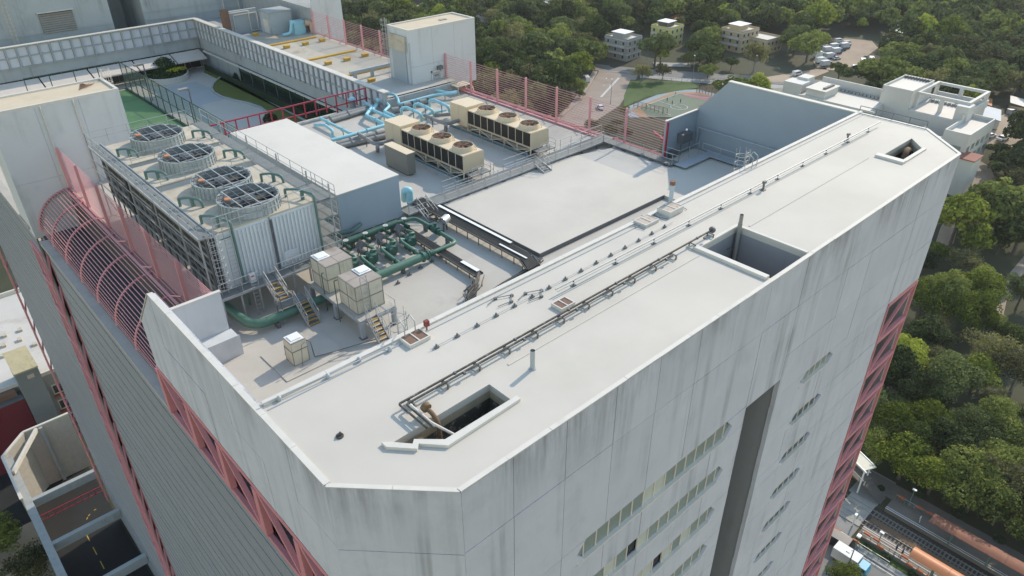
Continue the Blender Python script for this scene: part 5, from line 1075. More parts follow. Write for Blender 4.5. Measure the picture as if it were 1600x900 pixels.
# ================================================================== ground
M_EARTH = mat('woodland earth', (0.060, 0.062, 0.030), .95, var=.5, scale=.08, spots=.4, dirt=(0.10, 0.08, 0.05))
n = 130; xs_ = np.linspace(-260, 900, n); ys_ = np.linspace(-150, 900, n)
vs = [(x, y, terrain(x, y)) for y in ys_ for x in xs_]
me = bpy.data.meshes.new('ground'); me.from_pydata(vs, [], [(j*n+i, j*n+i+1, (j+1)*n+i+1, (j+1)*n+i) for j in range(n-1) for i in range(n-1)])
me.polygons.foreach_set('use_smooth', [True]*len(me.polygons)); me.materials.append(M_EARTH); tag(link('ground', me), kind='structure')
def sheet(name, pts, m, lift, parent=None, kind='structure', sub=6.0, px=True):
    """thin sheet draped on the terrain; outline given as photograph points (px) or metres"""
    pl = [PG(*p) for p in pts] if px else [Vector((p[0], p[1], 0)) for p in pts]
    import bmesh
    bm = bmesh.new(); f = bm.faces.new([bm.verts.new((p.x, p.y, 0)) for p in pl])
    x0, x1 = min(p.x for p in pl), max(p.x for p in pl); y0, y1 = min(p.y for p in pl), max(p.y for p in pl)
    for k in range(1, int((x1-x0)/sub)+1): bmesh.ops.bisect_plane(bm, geom=bm.verts[:]+bm.edges[:]+bm.faces[:], plane_co=(x0+k*sub, 0, 0), plane_no=(1, 0, 0))
    for k in range(1, int((y1-y0)/sub)+1): bmesh.ops.bisect_plane(bm, geom=bm.verts[:]+bm.edges[:]+bm.faces[:], plane_co=(0, y0+k*sub, 0), plane_no=(0, 1, 0))
    for v in bm.verts: v.co.z = terrain(v.co.x, v.co.y)+lift
    bmesh.ops.recalc_face_normals(bm, faces=bm.faces)
    if sum(f.normal.z for f in bm.faces) < 0: bmesh.ops.reverse_faces(bm, faces=bm.faces)
    me = bpy.data.meshes.new(name); bm.to_mesh(me); bm.free(); me.materials.append(m); o = link(name, me, parent)
    if parent is None: tag(o, kind=kind)
    return o
M_ASPH = mat('worn asphalt', (0.20, 0.19, 0.175), .85, var=.2, scale=.25, spots=.25, dirt=(0.10, 0.10, 0.095))
M_PATH = mat('pinkish concrete path', (0.36, 0.29, 0.23), .85, var=.25, scale=.3, spots=.2)
M_DIRT = mat('pale bare dirt', (0.40, 0.31, 0.225), .95, var=.3, scale=.12, spots=.3, dirt=(0.20, 0.16, 0.11))
M_LINE = mat('road line paint', (0.60, 0.60, 0.57), .7, var=.2, scale=2)
M_GRASS = mat('rough grass', (0.065, 0.105, 0.022), .95, var=.5, scale=.3, bump=.5)
M_KERB = mat('kerb stone', (0.33, 0.32, 0.30), .8, var=.2)
# road behind the fence, junction and cross road
sheet('road', [(938, 108), (1000, 112), (985, 140), (968, 165), (930, 190), (880, 215), (835, 215), (870, 190), (905, 160), (925, 130)], mat('pinkish worn road', (0.31, 0.25, 0.205), .9, var=.25, scale=.2, spots=.25), .06)
sheet('road', [(930, 100), (1010, 108), (1100, 114), (1180, 119), (1330, 128), (1330, 137), (1180, 130), (1100, 124), (1000, 118), (930, 110)], M_ASPH, .09)
sheet('pavement', [(905, 160), (925, 130), (934, 112), (926, 112), (912, 135), (890, 165), (850, 205), (868, 192)], M_PATH, .22)
sheet('pavement', [(1000, 118), (1100, 125), (1180, 131), (1330, 139), (1330, 145), (1180, 137), (1090, 130), (1000, 122)], M_KERB, .2)
k = 0
for a, b in (((968, 122), (940, 152)), ((966, 122), (938, 152)), ((985, 113), (935, 111)), ((948, 122), (947, 124)), ((942, 133), (945, 134)), ((952, 133), (956, 135))):
    p, q = PG(*a), PG(*b); m = MB().beam(p+Vector((0, 0, .12)), q+Vector((0, 0, .12)), .35, .02); o = m.build('lane_marking', M_LINE); tag(o, kind='structure'); k += 1
# sports ground
sheet('grass_bank', [(975, 150), (985, 125), (1095, 128), (1090, 138), (1055, 143), (1010, 152), (975, 168)], M_GRASS, .15)
sheet('court_border', [(968, 172), (1045, 141), (1092, 140), (1130, 150), (1098, 170), (1050, 184), (985, 184)], mat('pale blue track', (0.24, 0.29, 0.32), .8, var=.2), .10)
sheet('court_border', [(985, 172), (1050, 144.5), (1090, 144), (1122, 152), (1090, 172), (1045, 184), (1000, 184)], mat('orange track', (0.33, 0.20, 0.11), .8, var=.25), .14)
sheet('ball_court', [(1000, 169), (1058, 145.6), (1114, 153), (1088, 170), (1050, 184), (1015, 184)], mat('green ball court', (0.135, 0.165, 0.115), .8, var=.2), .18)
sheet('play_area', [(1066, 150), (1078, 146.5), (1112, 152), (1104, 158)], mat('faded red play surface', (0.30, 0.13, 0.13), .8, var=.25), .22)
for a, b in (((1026, 158), (1065, 170)), ((1010, 165), (1060, 147)), ((1012, 166), (1048, 181)), ((1060, 147), (1108, 154))):
    p, q = PG(*a), PG(*b); tag(MB().beam(p+Vector((0, 0, .25)), q+Vector((0, 0, .25)), .22, .02).build('court_line', M_LINE), kind='structure')
c = PG(1061, 168); m = MB()
for k in range(24):
    a, b = k*math.pi/12, (k+1)*math.pi/12; m.beam((c.x+3.2*math.cos(a), c.y+3.2*math.sin(a), c.z+.25), (c.x+3.2*math.cos(b), c.y+3.2*math.sin(b), c.z+.25), .2, .02)
tag(m.build('court_line', M_LINE), kind='structure')
def person(px, py, cloth, legs, label, arm=.2):
    p = PG(px, py); z = p.z+.28; t = thing('person', label, 'person', (p.x, p.y, z), 'people on the ball court')
    m = MB(); x, y = p.x, p.y
    skm = bpy.data.meshes.new('body'); V = [(0, 0, .95), (0, 0, 1.2), (0, 0, 1.42), (0, 0, 1.52), (0, 0, 1.68), (.11, 0, .9), (.14, .06, .5), (.16, -.02, .06), (-.11, 0, .9), (-.15, -.08, .5), (-.17, -.15, .06), (.2, 0, 1.4), (.27, .08, 1.12), (.26, .22, .92), (-.2, 0, 1.4), (-.28, .02, 1.12), (-.26, .12, .9), (.17, .12, .03), (-.17, -.02, .03)]
    E = [(0, 1), (1, 2), (2, 3), (3, 4), (0, 5), (5, 6), (6, 7), (7, 17), (0, 8), (8, 9), (9, 10), (10, 18), (2, 11), (11, 12), (12, 13), (2, 14), (14, 15), (15, 16)]
    skm.from_pydata(V, E, []); o = link('body', skm, t); R = [.15, .16, .15, .06, .11, .1, .07, .05, .1, .07, .05, .07, .05, .04, .07, .05, .04, .04, .04]
    o.modifiers.new('skin', 'SKIN'); sv = skm.skin_vertices[0].data
    for i, r in enumerate(R): sv[i].radius = (r, r*.85)
    sv[0].use_root = True; o.modifiers.new('sub', 'SUBSURF').render_levels = 1; skm.materials.append(cloth)
    MB().cyl((x, y, z+1.72), (x, y, z+1.8), .11, 8, .07).build('hair', M_DARK, t)
    MB().cyl((x, y, z+.45), (x, y, z+.98), .17, 8, .17).build('trousers', legs, t)
    return t
cm = [mat('red shirt', (.35, .05, .05)), mat('dark shirt', (.05, .06, .09)), mat('white shirt', (.6, .6, .6))]
for i, (px, py, c_, lab) in enumerate(((1042, 160, 0, 'person in red top near the goal side of the ball court'), (1050, 165, 1, 'person in dark clothes beside the centre circle'), (1063, 162, 1, 'person in dark clothes beyond the centre circle'), (1055, 150, 2, 'person in pale top at the far edge of the court'))):
    person(px, py, cm[c_], cm[1], lab)
def lamp_post(px, py, h, label, m=M_LAG, arm=1.2, group='street lamps', z=None):
    p = PG(px, py); z = p.z if z is None else z; t = thing('street_lamp', label, 'street lamp', (p.x, p.y, z), group)
    MB().cyl((p.x, p.y, z), (p.x, p.y, z+h), .12, 8, .07).build('pole', m, t); MB().cyl((p.x, p.y, z), (p.x, p.y, z+.5), .2, 8).build('base', m, t)
    bar('arm', m, t, (p.x, p.y, z+h), (p.x+arm*.7, p.y+arm*.7, z+h+.15), .09); MB().box(p.x+arm*.7-.3, p.x+arm*.7+.3, p.y+arm*.7-.18, p.y+arm*.7+.18, z+h+.1, z+h+.3).build('lamp_head', M_LID, t)
for i, (px, py, lab) in enumerate(((1082, 122, 'tall street lamp beside the road above the ball court'), (1178, 122, 'street lamp by the road left of the bare bank'), (954, 162, 'street lamp on the island of the road junction'), (1010, 108, 'street lamp at the road bend under the trees'))): lamp_post(px, py, 9, lab)
# fences and sheds around the court
def court_fence(a, b, h, label, col):
    p, q = PG(*a), PG(*b); t = thing('mesh_fence', label, 'fence', p, 'court side fences'); n = 9
    for k in range(n): c = p+(q-p)*k/(n-1); bar('post', col, t, c, c+Vector((0, 0, h)), .14)
    for z in (h*.35, h): bar('rail', col, t, p+Vector((0, 0, z)), q+Vector((0, 0, z)), .1)
    n2 = 28
    for k in range(n2): c = p+(q-p)*k/n2; bar('picket', col, t, c, c+Vector((0, 0, h)), .05)
court_fence((990, 168), (1042, 180), 2.6, 'rust brown fence on the near side of the ball court', M_BROWN)
court_fence((1088, 145), (1126, 152), 3.4, 'rust brown fence behind the red play area', M_BROWN)
court_fence((1000, 130), (1130, 131), 2.2, 'pale roadside railing above the grass bank', M_LAG)
# ------------------------------------------------------------------ houses
def house(label, px, py, yaw, L, Wd, floors, wall, roofkind, fh=3.0, name='village_house'):
    p = PG(px, py); t = thing(name, label, 'house', (p.x, p.y, p.z), 'village houses'); m0 = MB(); Hh = floors*fh
    rot = Matrix.Rotation(yaw, 4, 'Z')
    def place(mb, nm, m, par=t):
        mb.v = [tuple(rot @ Vector(v)+Vector((p.x, p.y, p.z-.3))) for v in mb.v]; return mb.build(nm, m, par)
    place(MB().box(-L/2, L/2, -Wd/2, Wd/2, 0, Hh), 'wall', wall)
    for f in range(1, floors+1): place(MB().box(-L/2-.15, L/2+.15, -Wd/2-.15, Wd/2+.15, f*fh-.12, f*fh+.1), 'floor_band', M_COPE)
    place(MB().box(-L/2, L/2, -Wd/2, -Wd/2+.15, Hh, Hh+.9).box(-L/2, L/2, Wd/2-.15, Wd/2, Hh, Hh+.9).box(-L/2, -L/2+.15, -Wd/2, Wd/2, Hh, Hh+.9).box(L/2-.15, L/2, -Wd/2, Wd/2, Hh, Hh+.9), 'parapet', wall)
    if roofkind: place(MB().box(-L*.32, L*.32, -Wd*.25, Wd*.35, Hh+2.3, Hh+2.5), 'shelter_roof', M_LID); place(MB().box(-L*.28, L*.28, -Wd*.15, Wd*.3, Hh, Hh+2.3), 'roof_room', roofkind)
    for f in range(floors):
        nwin = max(2, int(L/3))
        for k in range(nwin):
            x = -L/2+L*(k+.5)/nwin; z = f*fh+1.0
            for sy in (-1, 1):
                w_ = place(MB().box(x-.75, x+.75, sy*Wd/2-.06, sy*Wd/2+.06, z-.1, z+1.5), 'window', M_FRAME); place(MB().box(x-.65, x+.65, sy*(Wd/2+.02)-.06, sy*(Wd/2+.02)+.06, z, z+1.4), 'pane', M_DARK, w_)
        for k in range(max(2, int(Wd/3.5))):
            y = -Wd/2+Wd*(k+.5)/max(2, int(Wd/3.5)); z = f*fh+1.0
            for sx in (-1, 1):
                w_ = place(MB().box(sx*L/2-.06, sx*L/2+.06, y-.7, y+.7, z-.1, z+1.5), 'window', M_FRAME); place(MB().box(sx*(L/2+.02)-.06, sx*(L/2+.02)+.06, y-.6, y+.6, z, z+1.4), 'pane', M_DARK, w_)
        if f: place(MB().box(-L/2-1.2, -L/2, -Wd*.4, Wd*.4, f*fh-.1, f*fh+.08).box(-L/2-1.2, -L/2-1.1, -Wd*.4, Wd*.4, f*fh, f*fh+.9), 'balcony', M_COPE)
    return t
W_GREY = mat('grey house render', (0.36, 0.34, 0.31), .85, var=.2, streak=.5); W_YEL = mat('yellow house tiles', (0.55, 0.50, 0.16), .7, var=.1); W_CREAM = mat('cream house render', (0.50, 0.37, 0.22), .8, var=.15)
house('grey three storey house with cluttered white roof at the road bend', 972, 88, .05, 11, 13, 3, W_GREY, W_GREY)
house('bright yellow house with white roof shelter among the trees', 1040, 70, .05, 11, 11, 3, W_YEL, mat('dark roof room', (.1, .08, .07)))
house('cream terraced house with roof canopy, left one of the pair', 1152, 75, -.06, 13, 12, 3, W_CREAM, W_CREAM)
house('cream terraced house with open terrace, right one of the pair', 1190, 78, -.06, 12, 12, 2, W_CREAM, None)
house('small white house half hidden in the trees at the top edge', 855, 22, .4, 8, 7, 2, M_COPE, None)
house('small low house with pale roof among the trees left of the road', 868, 52, .3, 9, 6, 1, W_CREAM, None)
house('white walled old house at the top edge above the car park', 1245, 12, .2, 16, 9, 1, M_COPE, None)
def shed(label, px, py, L, Wd, h, yaw, roofm, wallm):
    p = PG(px, py); t = thing('shed', label, 'shed', (p.x, p.y, p.z), 'sheds and low roofs'); rot = Matrix.Rotation(yaw, 4, 'Z')
    def place(mb, nm, m):
        mb.v = [tuple(rot @ Vector(v)+Vector((p.x, p.y, p.z-.2))) for v in mb.v]; return mb.build(nm, m, t)
    place(MB().box(-L/2+.3, L/2-.3, -Wd/2+.3, Wd/2-.3, 0, h), 'wall', wallm)
    b = MB(); b.add([(-L/2, -Wd/2, h), (L/2, -Wd/2, h), (L/2, Wd/2, h+1.2), (-L/2, Wd/2, h+1.2), (-L/2, -Wd/2, h+.15), (L/2, -Wd/2, h+.15), (L/2, Wd/2, h+1.35), (-L/2, Wd/2, h+1.35)], [(0,1,2,3),(4,5,6,7),(0,1,5,4),(1,2,6,5),(2,3,7,6),(3,0,4,7)]); place(b, 'roof', roofm)
    place(MB().box(-1, 1, -Wd/2+.2, -Wd/2+.31, 0, 2.1), 'door', M_STEELD)
R_GRN = mat('faded green roof sheet', (0.22, 0.33, 0.27), .6, var=.2, scale=.5); R_OR = mat('orange brown roof', (0.45, 0.17, 0.06), .7, var=.2); R_BL = mat('blue tarpaulin', (0.12, 0.26, 0.42), .5, var=.2)
shed('faded green roofed shed at the back of the dirt car park', 1408, 58, 17, 8, 3.5, .1, R_GRN, M_BROWN)
shed('blue roofed hut among trees above the cream houses', 1146, 26, 9, 7, 3, .1, R_BL, M_COPE)
shed('orange roofed hut behind the yellow house', 1062, 38, 12, 7, 3, .2, R_OR, W_CREAM)
shed('white shed with blue cover beside the road below the trees', 876, 132, 9, 7, 3, .5, M_COPE, M_COPE)
shed('orange tarpaulin hut at the right edge beside the white building', 1532, 170, 10, 6, 3, .3, R_OR, M_BROWN)
shed('blue grey roofed hut at the right edge above the parked cars', 1540, 190, 14, 8, 3, .3, mat('blue grey roof', (0.26, 0.33, 0.40), .6, var=.2), M_COPE)
shed('pale low roof hut at the far right edge by the clearing', 1590, 172, 10, 7, 2.6, .3, M_COPE, W_CREAM)
# ------------------------------------------------------------------ vehicles
def vehicle(kind, px, py, yaw, col, label, group, z=None, s=1.0, name=None, pos=None):
    p = PG(px, py) if pos is None else Vector(pos); z = p.z+.12 if z is None else z
    t = thing(name or {'car': 'parked_car', 'van': 'parked_van', 'truck': 'parked_truck'}[kind], label, kind, (p.x, p.y, z), group); rot = Matrix.Rotation(yaw, 4, 'Z')
    def place(mb, nm, m, par=t):
        mb.v = [tuple(rot @ (Vector(v)*s)+Vector((p.x, p.y, z))) for v in mb.v]; return mb.build(nm, m, par)
    glass = mat('car glass', (0.02, 0.025, 0.03), .1, var=0, spec=.8); tyre = mat('tyre rubber', (0.02, 0.02, 0.02), .8)
    def prof(pts, w, nm, m, par=t): return place(MB().prism(pts, 'y', -w, w), nm, m, par)
    if kind == 'car':
        prof([(-2.2, .3), (2.2, .3), (2.25, .62), (2.1, .8), (1.1, .92), (-1.9, .98), (-2.25, .85)], .86, 'body', col)
        prof([(-1.85, .95), (1.1, .9), (.35, 1.42), (-1.1, 1.46)], .76, 'cabin', glass); prof([(-1.15, 1.44), (.4, 1.40), (.3, 1.47), (-1.05, 1.51)], .74, 'roof', col); L_ = 1.35
        for y in (-.62, .62): place(MB().box(2.14, 2.24, y-.16, y+.16, .6, .74), 'headlight', M_LID); place(MB().box(-2.27, -2.2, y-.14, y+.14, .68, .84), 'tail_light', M_CRIM)
    elif kind == 'van':
        prof([(-2.4, .35), (2.35, .35), (2.4, .9), (1.9, 1.15), (1.2, 1.95), (-2.3, 2.0), (-2.4, 1.6)], .9, 'body', col)
        place(MB().add([(1.93, -.75, 1.17), (1.93, .75, 1.17), (1.27, .7, 1.9), (1.27, -.7, 1.9)], [(0, 1, 2, 3)]), 'windscreen', glass)
        for sy in (-1, 1): place(MB().box(-2.0, 1.1, sy*.905-.01, sy*.905+.01, 1.2, 1.75), 'side_window', glass)
        L_ = 1.5
        for y in (-.62, .62): place(MB().box(2.33, 2.42, y-.16, y+.16, .6, .8), 'headlight', M_LID)
    else:
        place(MB().box(-3.1, 1.3, -1.1, 1.1, .75, 3.0), 'cargo_box', M_LID if col is None else mat('box_'+col.name, tuple(min(1, c*1.0) for c in (.6, .6, .6)), .5)); cabm = col or M_BLUE
        prof([(1.45, .5), (3.05, .5), (3.1, 1.3), (2.85, 2.3), (1.45, 2.35)], 1.02, 'cab', cabm); place(MB().box(-3.0, 3.0, -.5, .5, .45, .75), 'chassis', M_STEELD)
        place(MB().add([(3.06, -.85, 1.45), (3.06, .85, 1.45), (2.87, .8, 2.2), (2.87, -.8, 2.2)], [(0, 1, 2, 3)]), 'windscreen', glass); L_ = 2.1
        for sy in (-1, 1): place(MB().box(1.7, 2.7, sy*1.02-.02, sy*1.02+.02, 1.4, 2.1), 'side_window', glass)
    for sx in (-1, 1):
        for sy in (-1, 1): r = .33 if kind != 'truck' else .42; place(MB().cyl((sx*L_, sy*.66, r), (sx*L_, sy*(.9 if kind != 'truck' else 1.08), r), r, 12), 'wheel', tyre)
    return t
C_WH = mat('white car paint', (.70, .70, .70), .3, var=.03); C_BK = mat('black car paint', (.02, .02, .022), .2, var=0, spec=.7); C_SV = mat('silver car paint', (.38, .39, .41), .3, metal=.5, var=0); C_BL = mat('blue truck paint', (.05, .20, .36), .35, var=.05); C_LB = mat('light blue cab paint', (.08, .36, .55), .35, var=.05); C_LIL = mat('lilac truck paint', (.38, .32, .48), .4, var=.05)
VG = 'vehicles on the dirt car park'
sheet('car_park', [(1278, 108), (1270, 95), (1290, 70), (1320, 60), (1362, 64), (1372, 75), (1352, 90), (1345, 105), (1325, 112)], M_DIRT, .1)
sheet('dirt_track', [(1195, 121), (1240, 114), (1290, 106), (1295, 112), (1270, 122), (1240, 128), (1195, 128)], M_DIRT, .1)
vehicle('van', 1245, 118, -.2, C_WH, 'white van alone on the dirt track', 'parked vehicles')
for k, (kind, px, py, c_, lab) in enumerate((('truck', 1282, 99, None, 'white box truck at the near end of the left row in the dirt car park'), ('truck', 1279, 90, None, 'white box truck, second in the left row of the car park'), ('truck', 1296, 92, C_LIL, 'lilac cabbed truck in the left row of the car park'), ('car', 1307, 93, C_WH, 'white car beside the lilac truck'), ('truck', 1293, 82, C_WH, 'pale truck behind the lilac truck'), ('truck', 1307, 84, C_BL, 'blue cabbed truck in the middle of the left row'), ('truck', 1304, 77, C_BL, 'blue cabbed truck at the back of the left row'), ('car', 1315, 80, C_BK, 'dark car at the end of the left row'))):
    vehicle(kind, px, py, -.35, c_, lab, VG, s=.9)
for k, (kind, px, py, c_, lab) in enumerate((('car', 1352, 92, C_BK, 'black car on the right side of the dirt car park'), ('truck', 1347, 101, None, 'white truck under the trees on the right of the car park'), ('truck', 1334, 112, None, 'white truck at the near corner of the car park'), ('van', 1387, 65, C_SV, 'silver van parked by the green roofed shed'))):
    vehicle(kind, px, py, .5, c_, lab, VG, s=.9)
for k, (px, py) in enumerate(((1360, 98), (1341, 107), (1357, 104), (1320, 76), (1300, 70), (1323, 70), (1290, 104), (1287, 76), (1310, 66))):
    vehicle(('truck', 'car', 'van')[k % 3], px, py, (.5 if px > 1335 else -.35), (C_WH, C_SV, C_BL, C_WH, C_BK)[k % 5], 'small vehicle in the dirt car park, %s' % ('right side by the black car', 'right side nearest the track', 'right side behind the white truck', 'at the back of the left row, near', 'at the back left corner', 'at the back middle', 'by the track at the near left', 'behind the pale trucks', 'farthest at the back')[k], VG, s=.9)
sheet('clearing', [(1525, 225), (1545, 190), (1600, 165), (1600, 235), (1570, 228)], M_DIRT, .08)
vehicle('car', 1546, 215, -.25, C_WH, 'white saloon car at the right edge, left of the pair', 'cars at the right edge', s=1.1); vehicle('car', 1566, 219, -.25, C_WH, 'white car at the right edge, right of the pair', 'cars at the right edge', s=1.1)
vehicle('van', 1580, 178, -.2, C_SV, 'silver van in the clearing at the right edge', 'cars at the right edge'); vehicle('car', 1592, 184, -.2, C_SV, 'grey car in the clearing at the right edge', 'cars at the right edge')
vehicle('truck', 916, 128, 1.0, C_WH, 'dark windowed truck parked under trees beside the road junction', 'parked vehicles', s=.85)
vehicle('car', 938, 170, 1.0, C_WH, 'white car seen through the pink fence on the road', 'parked vehicles')
# ------------------------------------------------------------------ white school building behind the far end
sb = thing('white_building', 'white flat roofed building with open roof frames behind the far end of the slab', 'building', (265, 80, -75)); W_W = mat('white building paint', (0.58, 0.56, 0.52), .7, var=.08, scale=.3, streak=.2); W_RT = mat('white roof', (0.58, 0.54, 0.48), .7, var=.06, scale=.2)
def wb(nm, x0, x1, y0, y1, z0, z1, m=W_W): return cube(nm, m, sb, x0, x1, y0, y1, z0, z1)
def Q(px, py, z): v = P(px, py, z); return v.x, v.y
wb('wall', 250, 268, 95, 121, -78, -61.3); wb('roof', 250.3, 267.5, 95.3, 120.7, -61.3, -61, W_RT)
wb('parapet', 267.5, 268, 95, 121, -61.3, -57.9); wb('red_band', 249.6, 250, 93, 121, -63.2, -61.5, mat('brick red band', (.30, .10, .07), .8, var=.2)); wb('parapet', 249.7, 250.2, 93, 121, -61.5, -60.6)
wb('stair_tower', 252, 258, 121, 128, -78, -57.8); wb('stair_tower', 258, 263, 122, 126, -78, -57.0); wb('roof_room', 252, 262, 112, 119, -61, -58.6); wb('roof_room_top', 251.6, 262.4, 111.6, 119.4, -58.6, -58.3, W_RT)
for k in range(6): wb('roof_unit', 254+1.2*k, 254.8+1.2*k, 113, 114, -58.3, -57.7, M_STEELD)
for k in range(16): wb('condenser', 264.6, 265.6, 96+k*1.35, 96.9+k*1.35, -61, -60.1, M_LAG)
wb('main_block', 262, 280, 87, 97, -78, -55.8); wb('roof', 262.3, 279.7, 87.3, 96.7, -55.8, -55.5, W_RT)
for yy in (87, 96.7): wb('parapet', 262, 280, yy, yy+.3, -55.8, -54.7)
for xx in (262, 279.7): wb('parapet', xx, xx+.3, 87, 97, -55.8, -54.7)
for k in range(9): wb('roof_unit', 278.2, 279.2, 87.8+k, 88.4+k, -55.5, -54.6, M_STEELD)
wb('terrace', 262, 284, 70, 87, -78, -61.2); wb('terrace_floor', 262.3, 283.7, 70.3, 86.7, -61.2, -61, W_RT)
for x in (266, 283): wb('frame_beam', x, x+.9, 70, 87, -56.6, -55.7)
for y in (70, 86.1): wb('frame_beam', 266, 283.9, y, y+.9, -56.6, -55.7)
for x, y in ((266, 70), (283, 70), (266, 78), (283, 78), (266, 86), (283, 86)): wb('frame_column', x, x+.9, y, y+1.2, -61, -56.6)
wb('terrace_wall', 283.4, 284, 70, 87, -61, -59); wb('terrace_wall', 262, 284, 69.6, 70.2, -61, -58.6); wb('stair_tower', 263, 268, 69, 73, -78, -56.5)
for k in range(10): wb('condenser', 276+.0, 277, 72+k*1.35, 72.9+k*1.35, -61, -60.1, M_LAG)
wb('wing', 248, 270, 62.5, 70, -78, -61.6); wb('wing_roof', 248.3, 269.7, 62.8, 69.7, -61.6, -61.4, W_RT)
for yy in (62.5, 69.6): wb('parapet', 248, 270, yy, yy+.35, -61.6, -60.0)
for xx in (248, 269.6): wb('parapet', xx, xx+.35, 62.5, 70, -61.6, -60.0)
for k in range(5):
    for f in range(3): wb('window', 248.6+k*4.2, 251.0+k*4.2, 62.42, 62.52, -66-3.6*f, -64.2-3.6*f, M_GLASS)
for f in range(3):
    wf = wb('window', 247.9, 248.02, 64, 68.5, -66-3.6*f, -64.2-3.6*f, M_GLASS)
wb('link_block', 236, 250, 71, 88, -78, -63.5, W_GREY); wb('link_roof', 235.6, 250, 70.6, 88.4, -63.5, -63.2, mat('grey link roof', (.42, .42, .41), .7, var=.1))
MB().prism([(72, -63.2), (80, -63.2), (76, -60.8)], 'x', 238, 249).build('pitched_roof', mat('pale pitched roof', (.5, .5, .49), .7), sb)
for k in range(8): wb('roof_unit', 243, 244.2, 81+k*.85, 81.6+k*.85, -63.2, -62.3, M_STEELD)
wb('porch', 243, 250, 58, 66, -78, -66, W_W); wb('porch_roof', 242.6, 250, 57.6, 66, -66, -65.7, mat('brick red roof edge', (.27, .10, .07), .8))
# ================================================================== light rail beside the block
M_BALL = mat('dark ballast', (0.055, 0.046, 0.037), .95, var=.5, scale=1.2, bump=.5); M_PLAT = mat('platform paving', (0.17, 0.145, 0.12), .85, var=.25, scale=.8); M_ORANGE = mat('orange shelter roof', (0.52, 0.20, 0.085), .5, var=.12, scale=.5, spots=.2, dirt=(0.25, 0.09, 0.04)); M_ORANGE2 = mat('mossy orange shelter roof', (0.26, 0.10, 0.055), .7, var=.35, scale=.6, spots=.6, dirt=(0.05, 0.04, 0.03))
GR = GROUND
def flat(name, x0, x1, y0, y1, z0, z1, m, parent=None):
    o = MB().box(x0, x1, y0, y1, z0, z1).build(name, m, parent)
    if parent is None: tag(o, kind='structure')
    return o
flat('track_bed', 106.5, 113.4, -60, 150, GR, GR+.06, M_BALL); flat('track_strip', 109.0, 110.4, -60, 22.6, GR+.06, GR+.1, mat('brown gravel strip', (.16, .105, .065), .95, var=.3, scale=.8))
tr = [107.35, 108.6, 110.9, 112.1]
for x, lab in zip(tr, ('outer rail on the side of the block', 'inner rail of the track nearer the block', 'inner rail of the track nearer the trees', 'outer rail on the side of the trees')):
    o = MB().box(x-.04, x+.04, -60, 150, GR+.1, GR+.24).box(x-.08, x+.08, -60, 150, GR+.06, GR+.1).build('rail', mat('polished rail', (.26, .24, .21), .55, metal=.4)); tag(o, lab+' of the light railway', 'rail', 'light rail tracks')
for t_ in (0, 2):
    for k in range(70):
        y = -8+k*.65
        if 22.6 < y < 30: continue
        o = cube('sleeper', M_TRAY, None, tr[t_]-.4, tr[t_+1]+.4, y, y+.25, GR+.06, GR+.092); tag(o, 'dark sleeper under the light rail track nearer the %s' % ('block' if t_ == 0 else 'trees'), 'sleeper', 'sleepers nearer the %s' % ('block' if t_ == 0 else 'trees'))
flat('level_crossing', 106.4, 113.5, 23.3, 28.0, GR+.06, GR+.2, mat('pale crossing slabs', (.34, .32, .28), .85, var=.35, scale=.8, spots=.4, dirt=(.16, .15, .13)))
flat('platform', 113.4, 117.2, -60, 21.8, GR, GR+.9, M_PLAT); flat('platform', 104.0, 106.6, -60, 22.6, GR, GR+.8, M_PLAT)
for x0, x1 in ((113.42, 113.6), (113.9, 114.05)): flat('edge_line', x0, x1, -60, 21.8, GR+.9, GR+.904, M_LINE)
flat('edge_line', 106.4, 106.58, -60, 22.6, GR+.8, GR+.804, M_LINE); flat('edge_line', 105.9, 106.1, -60, 22.6, GR+.8, GR+.804, mat('pale pink paving', (.55, .42, .36), .8, var=.2, scale=2))
flat('footpath', 117.2, 121.5, -60, 60, GR, GR+.15, mat('dark footpath', (.19, .165, .14), .9, var=.35, scale=.6, spots=.3)); flat('crossing_path', 100, 122, 23.2, 28.6, GR+.01, GR+.055, mat('grey crossing path', (.26, .25, .235), .9, var=.25, scale=.5))
flat('grass_verge', 102.4, 103.9, -60, 22.0, GR, GR+.12, M_GRASS); flat('side_road', 70, 101.2, -60, 60, GR, GR+.05, M_ASPH); flat('pavement', 101.2, 102.4, -60, 60, GR, GR+.17, M_KERB); flat('kerb_line', 100.6, 100.75, -60, 60, GR+.05, GR+.054, M_LINE)
def shelter(x0, x1, y0, y1, label, m, curve):
    t = thing('platform_shelter', label, 'shelter', ((x0+x1)/2, (y0+y1)/2, GR+.9), 'orange platform shelters'); n = 8; b = MB(); L = 6; seg = int((y1-y0)/L)
    for k in range(seg):
        ya, yb = y0+(y1-y0)*k/seg, y0+(y1-y0)*(k+1)/seg-.04; vs = []
        for i in range(n+1):
            f = i/n; x = x0+(x1-x0)*f; z = GR+3.9+curve*math.sin(f*math.pi)
            vs += [(x, ya, z), (x, yb, z)]
        mb = MB(); mb.add(vs, [(2*i, 2*i+2, 2*i+3, 2*i+1) for i in range(n)], True); mb.add([(v[0], v[1], v[2]-.12) for v in vs], [(2*i, 2*i+2, 2*i+3, 2*i+1) for i in range(n)], True)
        mb.box(x0, x1, yb-.08, yb, GR+3.75, GR+3.9); mb.build('roof_panel', m, t)
        for x in (x0+.5, x1-.5): cube('column', M_TEAL, t, x-.12, x+.12, ya+2, ya+2.24, GR+.8, GR+3.9)
    return t
shelter(103.0, 105.7, -58, 14.0, 'bright orange curved shelter roof on the platform nearer the block', M_ORANGE, .55)
shelter(112.9, 115.6, -58, 14.6, 'weathered brown orange shelter roof on the platform under the trees', M_ORANGE2, .35)
fb = thing('footbridge', 'pale covered footbridge end beside the level crossing', 'footbridge', (124, 33, GR))
